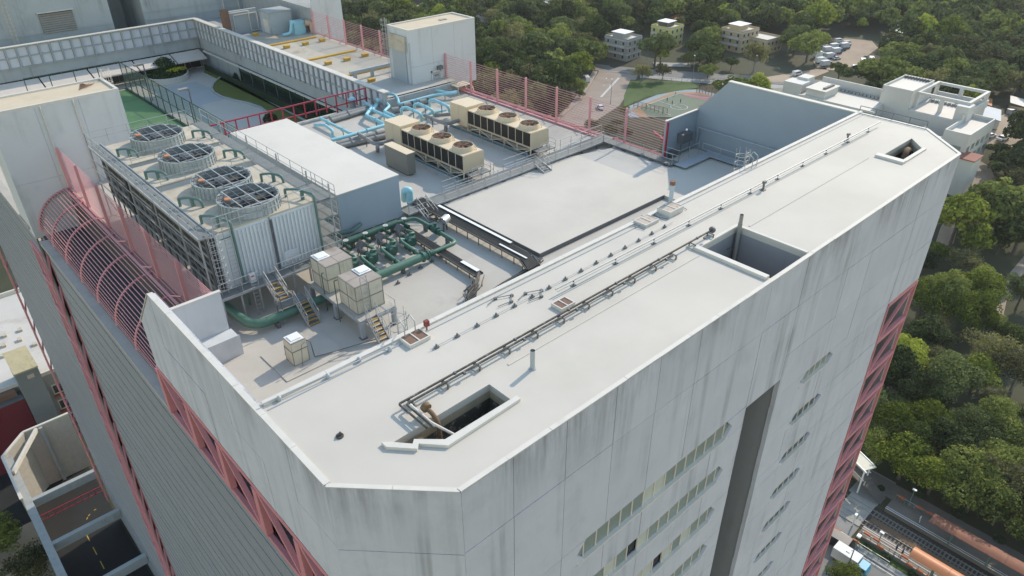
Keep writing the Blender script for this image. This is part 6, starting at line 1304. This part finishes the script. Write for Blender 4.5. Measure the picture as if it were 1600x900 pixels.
b0, b1 = P(1358, 737, GR+5), P(1322, 690, GR+5)
bar('roof', mat('cream bridge roof', (.55, .52, .42), .6, var=.12), fb, b0+Vector((0, 0, .6)), b1+Vector((0, 8, .6))+Vector((2, 0, 0)), 3.0, .25)
for s in (-1.5, 1.5): bar('edge_beam', M_LID, fb, b0+Vector((s, 0, .7)), b1+Vector((s+2, 8, .7)), .2, .3); bar('handrail', M_LID, fb, b0+Vector((s, 0, -1.4)), b1+Vector((s+2, 8, -1.4)), .12)
bar('deck', M_PLAT, fb, b0+Vector((0, 0, -2.4)), b1+Vector((2, 8, -2.4)), 3.0, .25)
for s in (-1.4, 1.4): bar('column', M_LID, fb, b0+Vector((s, .4, .5)), Vector((b0.x+s, b0.y+.4, GR)), .25); bar('column', M_LID, fb, b0+Vector((s, 10, .5)), Vector((b0.x+s, b0.y+10, GR)), .25)
for k in range(12): bar('step', M_PLAT, fb, Vector((b0.x-1.2, b0.y-.5-k*.3, GR+2.4-k*.2)), Vector((b0.x+1.2, b0.y-.5-k*.3, GR+2.4-k*.2)), .3, .08)
def planter_fence(x, y0, y1, label, zb):
    t = thing('platform_fence', label, 'fence', (x, y0, zb), 'platform fences'); n = int((y1-y0)/1.6)
    for k in range(n+1): y = y0+(y1-y0)*k/n; bar('post', M_TEAL, t, (x, y, zb), (x, y, zb+1.1), .09)
    for z in (.55, 1.1): bar('rail', M_TEAL if z < 1 else M_STEEL, t, (x, y0, zb+z), (x, y1, zb+z), .07)
    for k in range(n):
        if random.random() < .5: continue
        y = y0+(y1-y0)*(k+.1)/n; cube('planter', mat('terracotta trough', (.42, .12, .05), .7, var=.2), t, x-.15, x+.15, y, y+1.2, zb+.9, zb+1.25)
planter_fence(117.0, -2, 21.5, 'green fence with red orange flower troughs on the platform under the trees', GR+.9); planter_fence(104.2, 4, 22, 'green fence with orange troughs on the platform nearer the block', GR+.8); planter_fence(103.9, -4, 21, 'low green fence along the grass verge', GR+.1); planter_fence(101.9, 16, 28, 'pale roadside railing beside the pavement', GR+.17)
for i, (x, y, h, lab) in enumerate(((116.6, 19.0, 5.5, 'slim green lamp on the platform under the trees'), (104.9, 19.2, 3.4, 'short green lamp on the platform nearer the block'))):
    t = thing('platform_lamp', lab, 'lamp post', (x, y, GR+.8), 'platform lamps'); MB().cyl((x, y, GR+.8), (x, y, GR+h), .08, 8).build('pole', M_TEAL, t); MB().box(x-.2, x+.2, y-.35, y+.35, GR+h, GR+h+.15).build('lamp_head', M_LID, t)
t = thing('street_lamp', 'tall twin headed street lamp beside the truck', 'street lamp', (95.6, 20.4, GR), 'street lamps'); MB().cyl((95.6, 20.4, GR), (95.6, 20.4, GR+9.2), .11, 8, .07).build('pole', M_STEELD, t); MB().box(95.2, 95.9, 20.1, 20.7, GR+9.2, GR+9.5).build('lamp_head', M_LID, t); bar('arm', M_STEELD, t, (95.6, 20.4, GR+5.6), (94.8, 20.9, GR+5.7), .08); MB().box(94.4, 95.0, 20.6, 21.2, GR+5.6, GR+5.9).build('lamp_head', M_LID, t)
vehicle('truck', 0, 0, -math.pi/2, C_LB, 'white box truck with light blue cab beside the street lamp', 'vehicles beside the light railway', z=GR+.05, s=.98, pos=(97.2, 20.6, GR)); vehicle('van', 0, 0, -math.pi/2+.05, C_BK, 'dark shiny people carrier on the road beside the light railway', 'vehicles beside the light railway', z=GR+.05, s=1.15, pos=(99.9, 23.6, GR))
for i, (x, y, c_, lab) in enumerate(((105.3, 15.3, 1, 'person in dark clothes under the bright orange shelter edge'), (105.5, 16.4, 1, 'person in dark top on the platform nearer the block'), (114.8, 16.2, 2, 'person in pale top near the end of the weathered shelter'))):
    pr = person(1000, 150, cm[c_], cm[1], lab); d = Vector((x, y, GR+.85))-pr.location; pr.location += d; pr['group'] = 'people on the platforms'
t = thing('signal_arm', 'white crossing barrier post by the level crossing', 'barrier', (105.8, 24.2, GR)); MB().cyl((105.8, 24.2, GR), (105.8, 24.2, GR+2.8), .12, 8).box(105.5, 106.1, 24, 24.4, GR+2.8, GR+3.2).build('post', M_LID, t)
t = thing('signal_arm', 'white signal post beyond the level crossing at the truss', 'barrier', (106.2, 28.6, GR)); MB().cyl((106.2, 28.6, GR), (106.2, 28.6, GR+3), .12, 8).box(105.8, 106.5, 28.4, 28.9, GR+3, GR+3.4).build('post', M_LID, t)
for k, (x, y, r) in enumerate(((103.1, 17, .8), (103.2, 12.5, .7), (103.0, 20.3, .6), (122.3, 19, 1.2), (122.6, 12, 1.3), (121.9, 5, 1.1), (118.3, 24.6, .7))):
    t = thing('scrub_bush', 'low scrubby bush %s' % ('on the verge by the orange shelter', 'on the verge half under the orange shelter', 'on the verge by the level crossing', 'at the footpath edge near the crossing', 'at the footpath edge under the trees, middle', 'at the footpath edge under the trees, farther', 'beside the footbridge steps')[k], 'bush', (x, y, GROUND), 'scrub beside the light railway')
    leafball('foliage', M_HEDGE, t, (x, y, GROUND+.1), r, 420, .14, 1.0, 60+k); MB().cyl((x, y, GROUND), (x, y, GROUND+r*.7), .06, 5).build('stem', M_BROWN, t)
# paths between the trees on the right
sheet('path', [(1500, 250), (1520, 245), (1548, 262), (1562, 300), (1540, 330), (1515, 345), (1500, 350), (1512, 310), (1515, 280)], M_PATH, .12); sheet('path', [(1600, 305), (1583, 325), (1581, 340), (1594, 362), (1600, 368)], M_PATH, .14); sheet('path', [(1600, 400), (1575, 430), (1560, 455), (1556, 495), (1566, 500), (1574, 465), (1600, 435)], M_PATH, .13)
sheet('bare_ground', [(1480, 330), (1500, 340), (1490, 380), (1470, 400), (1455, 400), (1468, 360)], M_DIRT, .1); sheet('bare_bank', [(1200, 140), (1255, 136), (1300, 146), (1250, 160), (1195, 158)], mat('netted bare bank', (.25, .24, .19), .95, var=.25), .4)
sheet('track_path', [(640, 10), (700, 2), (745, 0), (752, 12), (765, 40), (758, 62), (744, 62), (744, 40), (700, 14), (650, 22)], M_PATH, .15); sheet('track_path', [(555, 10), (575, 8), (590, 25), (570, 30)], M_DIRT, .15); sheet('stone_terrace', [(1020, 98), (1078, 100), (1080, 106), (1022, 104)], M_KERB, .3)
# ================================================================== bottom-left yard and neighbours
MB().box(-20, XW+.4, 60, 150, GROUND-.0, GROUND+.03).build('yard_road', mat('fresh dark asphalt', (.018, .019, .02), .8, var=.3, scale=.4), None); tag(bpy.data.objects['yard_road'], kind='structure')
yd = thing('loading_yard', 'open concrete frame over a dark loading road at the lower left', 'concrete frame', (0, 110, GROUND)); M_YC = mat('yard concrete', (.36, .38, .38), .85, var=.2, scale=.5, streak=.5, spots=.3)
bar('edge_beam', M_YC, yd, (-3.1, 60, -75.4), (-3.1, 132, -75.4), 1.2, 1.0)
for y in (117.8, 105.7, 93.5, 81.5): bar('cross_beam', M_YC, yd, (-2.6, y, -75.5), (7.6, y, -75.5), .8, 2.0) if False else cube('cross_beam', M_YC, yd, -2.5, 7.6, y-.4, y+.4, -76.6, -75.0)
cube('side_wall', M_YC, yd, -3.4, -2.9, 60, 118, GROUND, -80); 
MB().prism([(-3.9, 118.2), (-3.6, 118.2), (-3.6, 131.3), (.7, 135.6), (8.3, 135.6), (8.3, 136.1), (.5, 136.1), (-3.9, 131.5)], 'z', GROUND, -74.2).build('end_wall', mat('sunlit yard wall', (.45, .42, .37), .85, var=.2, streak=.4), yd)
cube('wall_rib', M_YC, yd, 3.0, 3.6, 135.0, 135.6, GROUND, -74.3); cube('red_panel', mat('deep red panel', (.20, .02, .035), .6), yd, -3.58, -3.5, 121, 130, -84, -77.5)
bar('coping', M_COPE, yd, (-3.75, 118, -74.1), (-3.75, 131.3, -74.1), .5, .2); bar('coping', M_COPE, yd, (-3.75, 131.3, -74.1), (.5, 135.8, -74.1), .5, .2); bar('coping', M_COPE, yd, (.5, 135.85, -74.1), (8.3, 135.85, -74.1), .5, .2); bar('inner_beam', M_COPE, yd, (-3.3, 126, -74.4), (2.6, 135.3, -74.4), .5, .8)
for k in range(9): bar('red_railing', M_CRIM, yd, (-2.6+k*1.1, 118.9, GROUND+6.8), (-2.6+k*1.1, 118.9, GROUND+8), .1)
for z in (6.9, 8): bar('red_railing', M_CRIM, yd, (-2.6, 118.9, GROUND+z), (7.3, 118.9, GROUND+z), .12)
for k in range(8):
    y = 88+k*4; cube('road_dash', mat('yellow road paint', (.55, .40, .05), .7), yd, 2.2, 2.35, y, y+2.2, GROUND+.03, GROUND+.036)
for k in range(8):
    a = k*.2; bar('road_dash', MATS['yellow road paint'], yd, (2.4+3.2*(1-math.cos(a)), 118+5*math.sin(a), GROUND+.04), (2.4+3.2*(1-math.cos(a+.13)), 118+5*math.sin(a+.13), GROUND+.04), .15, .01) if k % 3 else None
vehicle('truck', 0, 0, math.pi/2, C_WH, 'white box truck on the dark loading road at the lower left', 'yard vehicles', z=GROUND+.04, s=1.0, pos=(.6, 96.5, GROUND))
nb = thing('neighbour_block', 'low building with pale stained roof at the left edge', 'building', (-5, 170, GROUND))
MB().prism([(-40, 148), (14.0, 148), (14.0, 187), (-40, 187)], 'z', GROUND, -72).build('wall', mat('dull neighbour wall', (.30, .30, .28), .85, var=.2, streak=.5), nb); MB().box(-39.7, 13.7, 148.3, 186.7, -72, -71.8).build('roof', mat('pale stained roof', (.55, .52, .48), .8, var=.2, scale=.15, spots=.5, dirt=(.32, .27, .22)), nb); MB().box(-40, 14, 186.5, 187, -72, -70.8).build('parapet', M_COPE, nb); MB().box(-40, 14, 148, 148.4, -72, -71.2).build('parapet', M_COPE, nb)
for k in range(7): cube('roof_junk', M_CREAMR, nb, 3+k*1.0, 3.7+k*1.0, 160+4*(k % 3), 161.2+4*(k % 3), -71.8, -71.3)
for f in range(3):
    w_ = group_part('balcony_window', nb); cube('frame', M_COPE, w_, 8.2, 10.2, 147.85, 148, -77-4*f, -74.6-4*f); cube('pane', M_DARK, w_, 8.4, 10, 147.8, 147.86, -76.7-4*f, -74.9-4*f); cube('ledge', MATS['brick red band'], w_, 8, 10.4, 147.2, 148, -77.6-4*f, -77.2-4*f)
st = thing('stair_tower', 'grey tower with mossy cream top at the left edge', 'tower', (5, 147, GROUND)); MB().box(3.3, 7.2, 142.8, 151.6, GROUND, -66.3).build('wall', mat('grey tower wall', (.20, .21, .215), .85, var=.1), st); MB().box(3.2, 7.3, 142.7, 151.7, -66.3, -66).build('roof', mat('mossy cream roof', (.46, .40, .25), .9, var=.3, scale=.6, spots=.6, dirt=(.12, .10, .05)), st); MB().box(5.0, 6.2, 142.6, 142.8, -68, -67.2).build('vent', M_CREAMR, st)
rw = thing('red_wall_building', 'deep red windowless wall at the left edge', 'building', (-14, 150, GROUND)); MB().box(-30, 3.2, 145.0, 151.8, GROUND, -73.3).build('wall', mat('deep red wall', (.155, .018, .028), .7, var=.12), rw); MB().box(-30, 3.2, 145.0, 151.8, -73.3, -73.1).build('roof', M_STEELD, rw)
cube('roof_tank', M_BROWN, rw, -1.5, 2.5, 146.5, 150, -73.1, -71.9); 
flat('yard_pavement', -14, -3.5, 60, 128, GROUND, GROUND+.15, M_DIRT)
t = thing('striped_barrier', 'red and white striped kerb barrier at the lower left corner', 'barrier', (-8, 112, GROUND))
for k in range(14): cube('stripe', M_CRIM if k % 2 else M_LID, t, -8.6+.12*k, -8.2+.12*k, 96+k*1.6, 97.6+k*1.6, GROUND+.15, GROUND+1.0)
# ================================================================== trees
def leaf_mat(name, col, col2, tr=.25):
    m = bpy.data.materials.new(name); m.use_nodes = True; t = m.node_tree; n = t.nodes; L = t.links.new; b = n['Principled BSDF']; b.inputs['Roughness'].default_value = .85; b.inputs['Specular IOR Level'].default_value = .06
    geo = n.new('ShaderNodeNewGeometry'); no = n.new('ShaderNodeTexNoise'); no.inputs['Scale'].default_value = .45; no.inputs['Detail'].default_value = 4; L(geo.outputs['Position'], no.inputs['Vector'])
    oi = n.new('ShaderNodeObjectInfo'); ad = n.new('ShaderNodeMath'); ad.operation = 'MULTIPLY_ADD'; L(oi.outputs['Random'], ad.inputs[0]); ad.inputs[1].default_value = .7; ad.inputs[2].default_value = -.35
    s = n.new('ShaderNodeMath'); s.operation = 'ADD'; L(no.outputs['Fac'], s.inputs[0]); L(ad.outputs[0], s.inputs[1]); mr = n.new('ShaderNodeMapRange'); mr.inputs[1].default_value = .25; mr.inputs[2].default_value = .8; L(s.outputs[0], mr.inputs[0])
    ri = n.new('ShaderNodeMath'); ri.operation = 'MULTIPLY_ADD'; L(geo.outputs['Random Per Island'], ri.inputs[0]); ri.inputs[1].default_value = .5; ri.inputs[2].default_value = -.25; s2 = n.new('ShaderNodeMath'); s2.operation = 'ADD'; s2.use_clamp = True; L(mr.outputs[0], s2.inputs[0]); L(ri.outputs[0], s2.inputs[1])
    mx = n.new('ShaderNodeMix'); mx.data_type = 'RGBA'; L(s2.outputs[0], mx.inputs[0]); mx.inputs[6].default_value = (*col, 1); mx.inputs[7].default_value = (*col2, 1); L(mx.outputs[2], b.inputs['Base Color'])
    tl = n.new('ShaderNodeBsdfTranslucent'); L(mx.outputs[2], tl.inputs[0]); ms = n.new('ShaderNodeMixShader'); ms.inputs[0].default_value = tr; L(b.outputs[0], ms.inputs[1]); L(tl.outputs[0], ms.inputs[2]); L(ms.outputs[0], n['Material Output'].inputs[0])
    return m
LM = {'dark': leaf_mat('dark evergreen leaves', (.026, .042, .016), (.175, .205, .072)), 'mid': leaf_mat('mid green leaves', (.046, .070, .018), (.30, .33, .085)), 'lime': leaf_mat('yellow green leaves', (.08, .11, .016), (.40, .44, .075)), 'olive': leaf_mat('olive sparse leaves', (.070, .074, .030), (.29, .27, .10))}
M_BARK = mat('grey bark', (.12, .10, .08), .9, var=.4, scale=2, bump=.4); M_BARKP = mat('pale bark', (.25, .23, .19), .9, var=.3, scale=2)
def make_tree(kind, seed, nleaf, size, R=5.0, H=9.5, clumps=26, sparse=False):
    rg = np.random.default_rng(seed); cs = []
    for k in range(clumps):
        while True:
            d = rg.uniform(-1, 1, 3)
            if np.linalg.norm(d) < 1: break
        d[2] = abs(d[2])*1.05-.22*rg.random(); ax = 1.0+.35*math.sin(3*math.atan2(d[1], d[0])+seed); cs.append((d*np.array([R*.80*ax, R*.80*ax, R*.78])+np.array([0, 0, H*.54]), R*rg.choice([rg.uniform(.15, .24), rg.uniform(.24, .40)])))
    pts, nr = [], []; wts = np.array([r*r for _, r in cs]); cnt = (nleaf*wts/wts.sum()).astype(int)+8
    for (c, r), per in zip(cs, cnt):
        d = rg.normal(size=(per, 3)); d[:, 2] += .35; d /= np.linalg.norm(d, axis=1)[:, None]; rad = r*(rg.uniform(.45, 1.05, per) if sparse else rg.uniform(.75, 1.08, per))
        pts.append(c+d*rad[:, None]*np.array([1.15, 1.15, .85])); nr.append(d)
    P_, N_ = np.concatenate(pts), np.concatenate(nr)
    crown = leafmesh('crown', LM[kind], None, P_, N_, size, rg, (0, 0, 0))
    tk = MB(); tk.cyl((0, 0, -1.5), (.1, .05, H*.32), .34, 8, .24).cyl((.1, .05, H*.32), (0, .1, H*.62), .24, 8, .12)
    for c, r in cs[:9]: tk.cyl((.08, .06, H*rg.uniform(.28, .5)), tuple(c), .13, 6, .04)
    if sparse:
        for c, r in cs:
            for _ in range(6): d = rg.normal(size=3); d /= np.linalg.norm(d); tk.cyl(tuple(c), tuple(c+d*r*1.0), .05, 4, .015)
    trunk = bpy.data.meshes.new('trunk'); trunk.from_pydata(tk.v, [], tk.f); trunk.polygons.foreach_set('use_smooth', tk.smooth); trunk.materials.append(M_BARKP if sparse else M_BARK)
    return crown, trunk
PROTO = {'dark': [make_tree('dark', 10+i, 2600, .40) for i in range(4)], 'mid': [make_tree('mid', 20+i, 2600, .40) for i in range(4)], 'lime': [make_tree('lime', 30+i, 2600, .38) for i in range(2)], 'olive': [make_tree('olive', 40+i, 1500, .34, sparse=True, clumps=30) for i in range(2)]}
NEAR = {'dark': [make_tree('dark', 50+i, 9000, .21, clumps=46) for i in range(3)], 'mid': [make_tree('mid', 60+i, 9000, .21, clumps=46) for i in range(3)], 'lime': [make_tree('lime', 70+i, 8000, .20, clumps=44) for i in range(2)], 'olive': [make_tree('olive', 80+i, 4200, .19, sparse=True, clumps=46) for i in range(3)]}
def proj(v):
    d = Vector(v)-Vector((0, 0, CAM_H)); zc = d.dot(_f); return (800+FPX*d.dot(_r)/zc, 450-FPX*d.dot(_u)/zc) if zc > 1 else (-9999, -9999)
def inside(p, poly):
    x, y = p; r = False; n = len(poly)
    for i in range(n):
        (x0, y0), (x1, y1) = poly[i], poly[i-1]
        if (y0 > y) != (y1 > y) and x < (x1-x0)*(y-y0)/(y1-y0)+x0: r = not r
    return r
def put_tree(kind, x, y, s, label, group, near=False, hs=1.0, rg=random, z=None):
    crown, trunk = rg.choice((NEAR if near else PROTO)[kind]); z = terrain(x, y) if z is None else z
    t = bpy.data.objects.new({'dark': 'evergreen_tree', 'mid': 'broadleaf_tree', 'lime': 'lime_green_tree', 'olive': 'sparse_tree'}[kind], None); COL.objects.link(t); t.location = (x, y, z); t.rotation_euler = (0, 0, rg.uniform(0, 6.28)); t.scale = (s*rg.uniform(.85, 1.2), s*rg.uniform(.85, 1.2), s*hs)
    for nm, me in (('crown', crown), ('trunk', trunk)):
        o = bpy.data.objects.new(nm, me); COL.objects.link(o); o.parent = t
    return tag(t, label, 'tree', group)
# clearings (outlines measured on the photograph, on the ground)
CLEAR = [[(930, 98), (1010, 106), (1135, 115), (1330, 126), (1335, 150), (1250, 165), (1130, 160), (1110, 235), (1040, 262), (830, 300), (820, 215), (900, 150)], [(940, 70), (1012, 70), (1012, 104), (935, 104)], [(1004, 52), (1076, 52), (1078, 102), (1008, 102)], [(1118, 58), (1226, 58), (1226, 106), (1118, 106)],
         [(1258, 122), (1262, 72), (1310, 50), (1388, 52), (1392, 90), (1372, 125), (1350, 134), (1262, 134)], [(1190, 100), (1290, 100), (1290, 130), (1190, 130)], [(1386, 44), (1432, 44), (1432, 68), (1386, 68)], [(1515, 160), (1600, 150), (1600, 240), (1560, 232), (1520, 235)], [(635, 0), (760, -10), (770, 60), (740, 66), (735, 30), (640, 26)], [(545, 5), (595, 5), (600, 30), (555, 36)],
         [(1502, 245), (1530, 240), (1566, 285), (1552, 320), (1522, 345), (1505, 345)], [(1580, 300), (1600, 298), (1600, 372), (1578, 340)], [(1556, 500), (1550, 460), (1575, 420), (1600, 398), (1600, 440), (1578, 470), (1570, 505)], [(1276, 900), (1300, 640), (1350, 700), (1385, 745), (1432, 785), (1500, 815), (1600, 862), (1600, 1000), (1276, 1000)], [(1138, 18), (1156, 18), (1156, 34), (1138, 34)], [(844, 4), (868, 4), (868, 26), (844, 26)], [(1225, 2), (1268, 2), (1268, 20), (1225, 20)]]
SCHOOL = (233, 290, 56, 130)
SIL = [(-50, -50), (524, -50), (524, 60), (600, 70), (612, 36), (746, 24), (752, 150), (1040, 250), (1086, 172), (1136, 128), (1336, 174), (1452, 202), (1503, 241), (1277, 900), (-50, 950)]
rg = random.Random(11); cand = []; gx = 8.6
for i in range(-5, 75):
    for j in range(-8, 62):
        x, y = 90+i*gx+rg.uniform(-2.8, 2.8)+(gx/2 if j % 2 else 0), j*gx+rg.uniform(-2.8, 2.8)
        if x < 122.5 and y < 150: continue
        z = terrain(x, y); d = math.hypot(x, y)
        if d > 560: continue
        pb = proj((x, y, z)); ptp = proj((x, y, z+9)); pm = proj((x, y, z+5))
        if pm[0] < 515 or pm[0] > 1625 or ptp[1] > 930 or pb[1] < -14: continue
        if SCHOOL[0] < x < SCHOOL[1] and SCHOOL[2] < y < SCHOOL[3]: continue
        if any(inside(pb, c) for c in CLEAR): continue
        if inside(ptp, SIL) and inside((ptp[0]-9, ptp[1]), SIL) and inside((ptp[0]+9, ptp[1]), SIL): continue
        cand.append((d, x, y, pb))
cand.sort(); TREES = []
def where(pb):
    if pb[0] > 1380 and pb[1] > 480: return 'on the slope above the light rail platforms'
    if pb[0] > 1330 and pb[1] > 230: return 'beside the paths right of the tall block'
    if pb[0] < 800: return 'in the woods behind the stair block'
    if pb[0] < 935: return 'in the woods left of the road junction'
    if pb[0] < 1130: return 'around the grey and yellow houses'
    if pb[0] < 1275: return 'around the cream houses'
    return 'in the wooded hillside beyond the white building'
KN = {'dark': 'dark evergreen tree', 'mid': 'mid green broadleaf tree', 'lime': 'bright yellow green tree', 'olive': 'thin olive tree with visible branches'}
NI = 286; far = []
for q, (d, x, y, pb) in enumerate(cand):
    near = d < 215
    r = rg.random(); rightlow = pb[0] > 1370 and pb[1] > 380
    if rightlow: kind = 'mid' if r < .45 else ('olive' if r < .64 else ('dark' if r < .76 else 'lime'))
    else: kind = 'dark' if r < .46 else ('mid' if r < .83 else ('lime' if r < .89 else 'olive'))
    s = (rg.uniform(.55, 1.0) if rg.random() < .3 else rg.uniform(.95, 1.45))*(1.0 if near else 1.1)
    if near: s *= .92
    if q < NI: w_ = where(pb); put_tree(kind, x, y, s, KN[kind]+' '+w_, KN[kind]+'s '+w_, near, rg.uniform(.85, 1.15), rg)
    else: far.append((kind, x, y, s))
# the rest of the far woods, too many to count one by one
def join_far(kinds, name, label, m):
    V, seedr = [], np.random.default_rng(5); n0 = 0
    for kind, x, y, s in kinds:
        cr = PROTO[kind][seedr.integers(len(PROTO[kind]))][0]; co = np.empty(len(cr.vertices)*3); cr.vertices.foreach_get('co', co); co = co.reshape(-1, 4, 3)
        pick = seedr.random(len(co)) < .42; co = co[pick]; c = co.mean(1, keepdims=True); co = c+(co-c)*1.5
        a = seedr.uniform(0, 6.28); R_ = np.array([[math.cos(a), -math.sin(a), 0], [math.sin(a), math.cos(a), 0], [0, 0, 1]])
        V.append((co.reshape(-1, 3) @ R_.T)*s+np.array([x, y, terrain(x, y)]))
    if not V: return
    V = np.concatenate(V); n = len(V)//4; me = bpy.data.meshes.new(name); me.vertices.add(4*n); me.vertices.foreach_set('co', V.ravel()); me.loops.add(4*n); me.loops.foreach_set('vertex_index', np.arange(4*n)); me.polygons.add(n); me.polygons.foreach_set('loop_start', np.arange(0, 4*n, 4)); me.polygons.foreach_set('loop_total', np.full(n, 4)); me.update(); me.validate(); me.materials.append(m)
    tag(link(name, me), label, 'woodland', kind='stuff')
for kd, nm in (('dark', 'dark green woodland'), ('mid', 'mid green woodland'), ('lime', 'yellow green woodland'), ('olive', 'olive woodland')):
    join_far([f for f in far if f[0] == kd], 'far_woodland', nm+' covering the distant hillside', LM[kd])
k = 0
for X0 in (124.0, 131.5):
    for j in range(9):
        kd = rg.choice(('mid', 'lime', 'olive', 'mid')); put_tree(kd, X0+rg.uniform(-1, 1), -16+j*5.6+rg.uniform(-1, 1), rg.uniform(.75, 1.05), KN[kd]+' overhanging the footpath beside the platforms', KN[kd]+'s along the footpath', True, 1.0, rg)
print('TREES', len(cand), 'far', len(far))
# single trees that stand out
for kind, px, py, s, lab in (('lime', 1432, 140, 1.25, 'large yellow green tree behind the white building'), ('mid', 1105, 124, .7, 'small round tree beside the road above the ball court'), ('olive', 1003, 128, .8, 'loose olive tree on the grass bank, left'), ('olive', 1035, 126, .8, 'loose olive tree on the grass bank, middle'), ('mid', 900, 150, .8, 'dense bright tree beside the pavement behind the pink fence'), ('dark', 1308, 131, 1.0, 'broad dark tree in front of the car park'), ('dark', 1475, 262, 1.0, 'dark tree beside the brown path right of the white building'), ('dark', 1555, 255, .8, 'round dark tree below the parked white cars')):
    p = PG(px, py); put_tree(kind, p.x, p.y, s, lab, None)
for k in range(26):
    px, py = 760+rg.random()*225, 0; py = 105+(px-760)*.3+rg.uniform(5, 75); pb = (px, py)
    if any(inside(pb, c) for c in ([(938, 108), (1000, 112), (985, 140), (968, 165), (930, 190), (880, 215), (835, 215), (870, 190), (905, 160)], [(968, 176), (1045, 141), (1130, 150), (1050, 186)])): continue
    p = PG(px, py); put_tree(rg.choice(('dark', 'mid', 'olive')), p.x, p.y, rg.uniform(.3, .55), 'low shrubby tree on the ground seen through the pink fence', 'shrubby trees behind the pink fence')
for i, (x, y, kind, s) in enumerate(((-7.5, 112, 'olive', .95), (-11, 122, 'mid', .9), (-6.5, 95, 'olive', .8), (92.5, 19.5, 'mid', .55), (90, 16, 'mid', .6), (-16, 200, 'dark', 1.4), (-9, 255, 'dark', 1.4), (1, 262, 'dark', 1.3))):
    put_tree(kind, x, y, s, ['thin tree beside the yard wall at the lower left', 'leafy tree at the left edge below the red wall', 'thin tree at the lower left corner', 'leafy street tree beside the white truck, nearer one', 'leafy street tree beside the white truck, farther one', 'dark tree beyond the pale roof, left', 'dark tree beyond the pale roof, middle', 'dark tree beyond the pale roof, right'][i], None, i < 5, z=GROUND)
# ================================================================== thin summer haze
hz = MB().box(-255, 880, -140, 880, GROUND-1, 45).build('haze', M_LID); tag(hz, 'thin pale haze in the air over the whole place', 'haze', kind='stuff')
hm = bpy.data.materials.new('thin haze'); hm.use_nodes = True; hn = hm.node_tree; hn.nodes.clear()
pv = hn.nodes.new('ShaderNodeVolumePrincipled'); pv.inputs['Color'].default_value = (.86, .89, .93, 1); pv.inputs['Density'].default_value = 0.00010; pv.inputs['Anisotropy'].default_value = .2
ho = hn.nodes.new('ShaderNodeOutputMaterial'); hn.links.new(pv.outputs[0], ho.inputs['Volume']); hz.data.materials.clear(); hz.data.materials.append(hm)
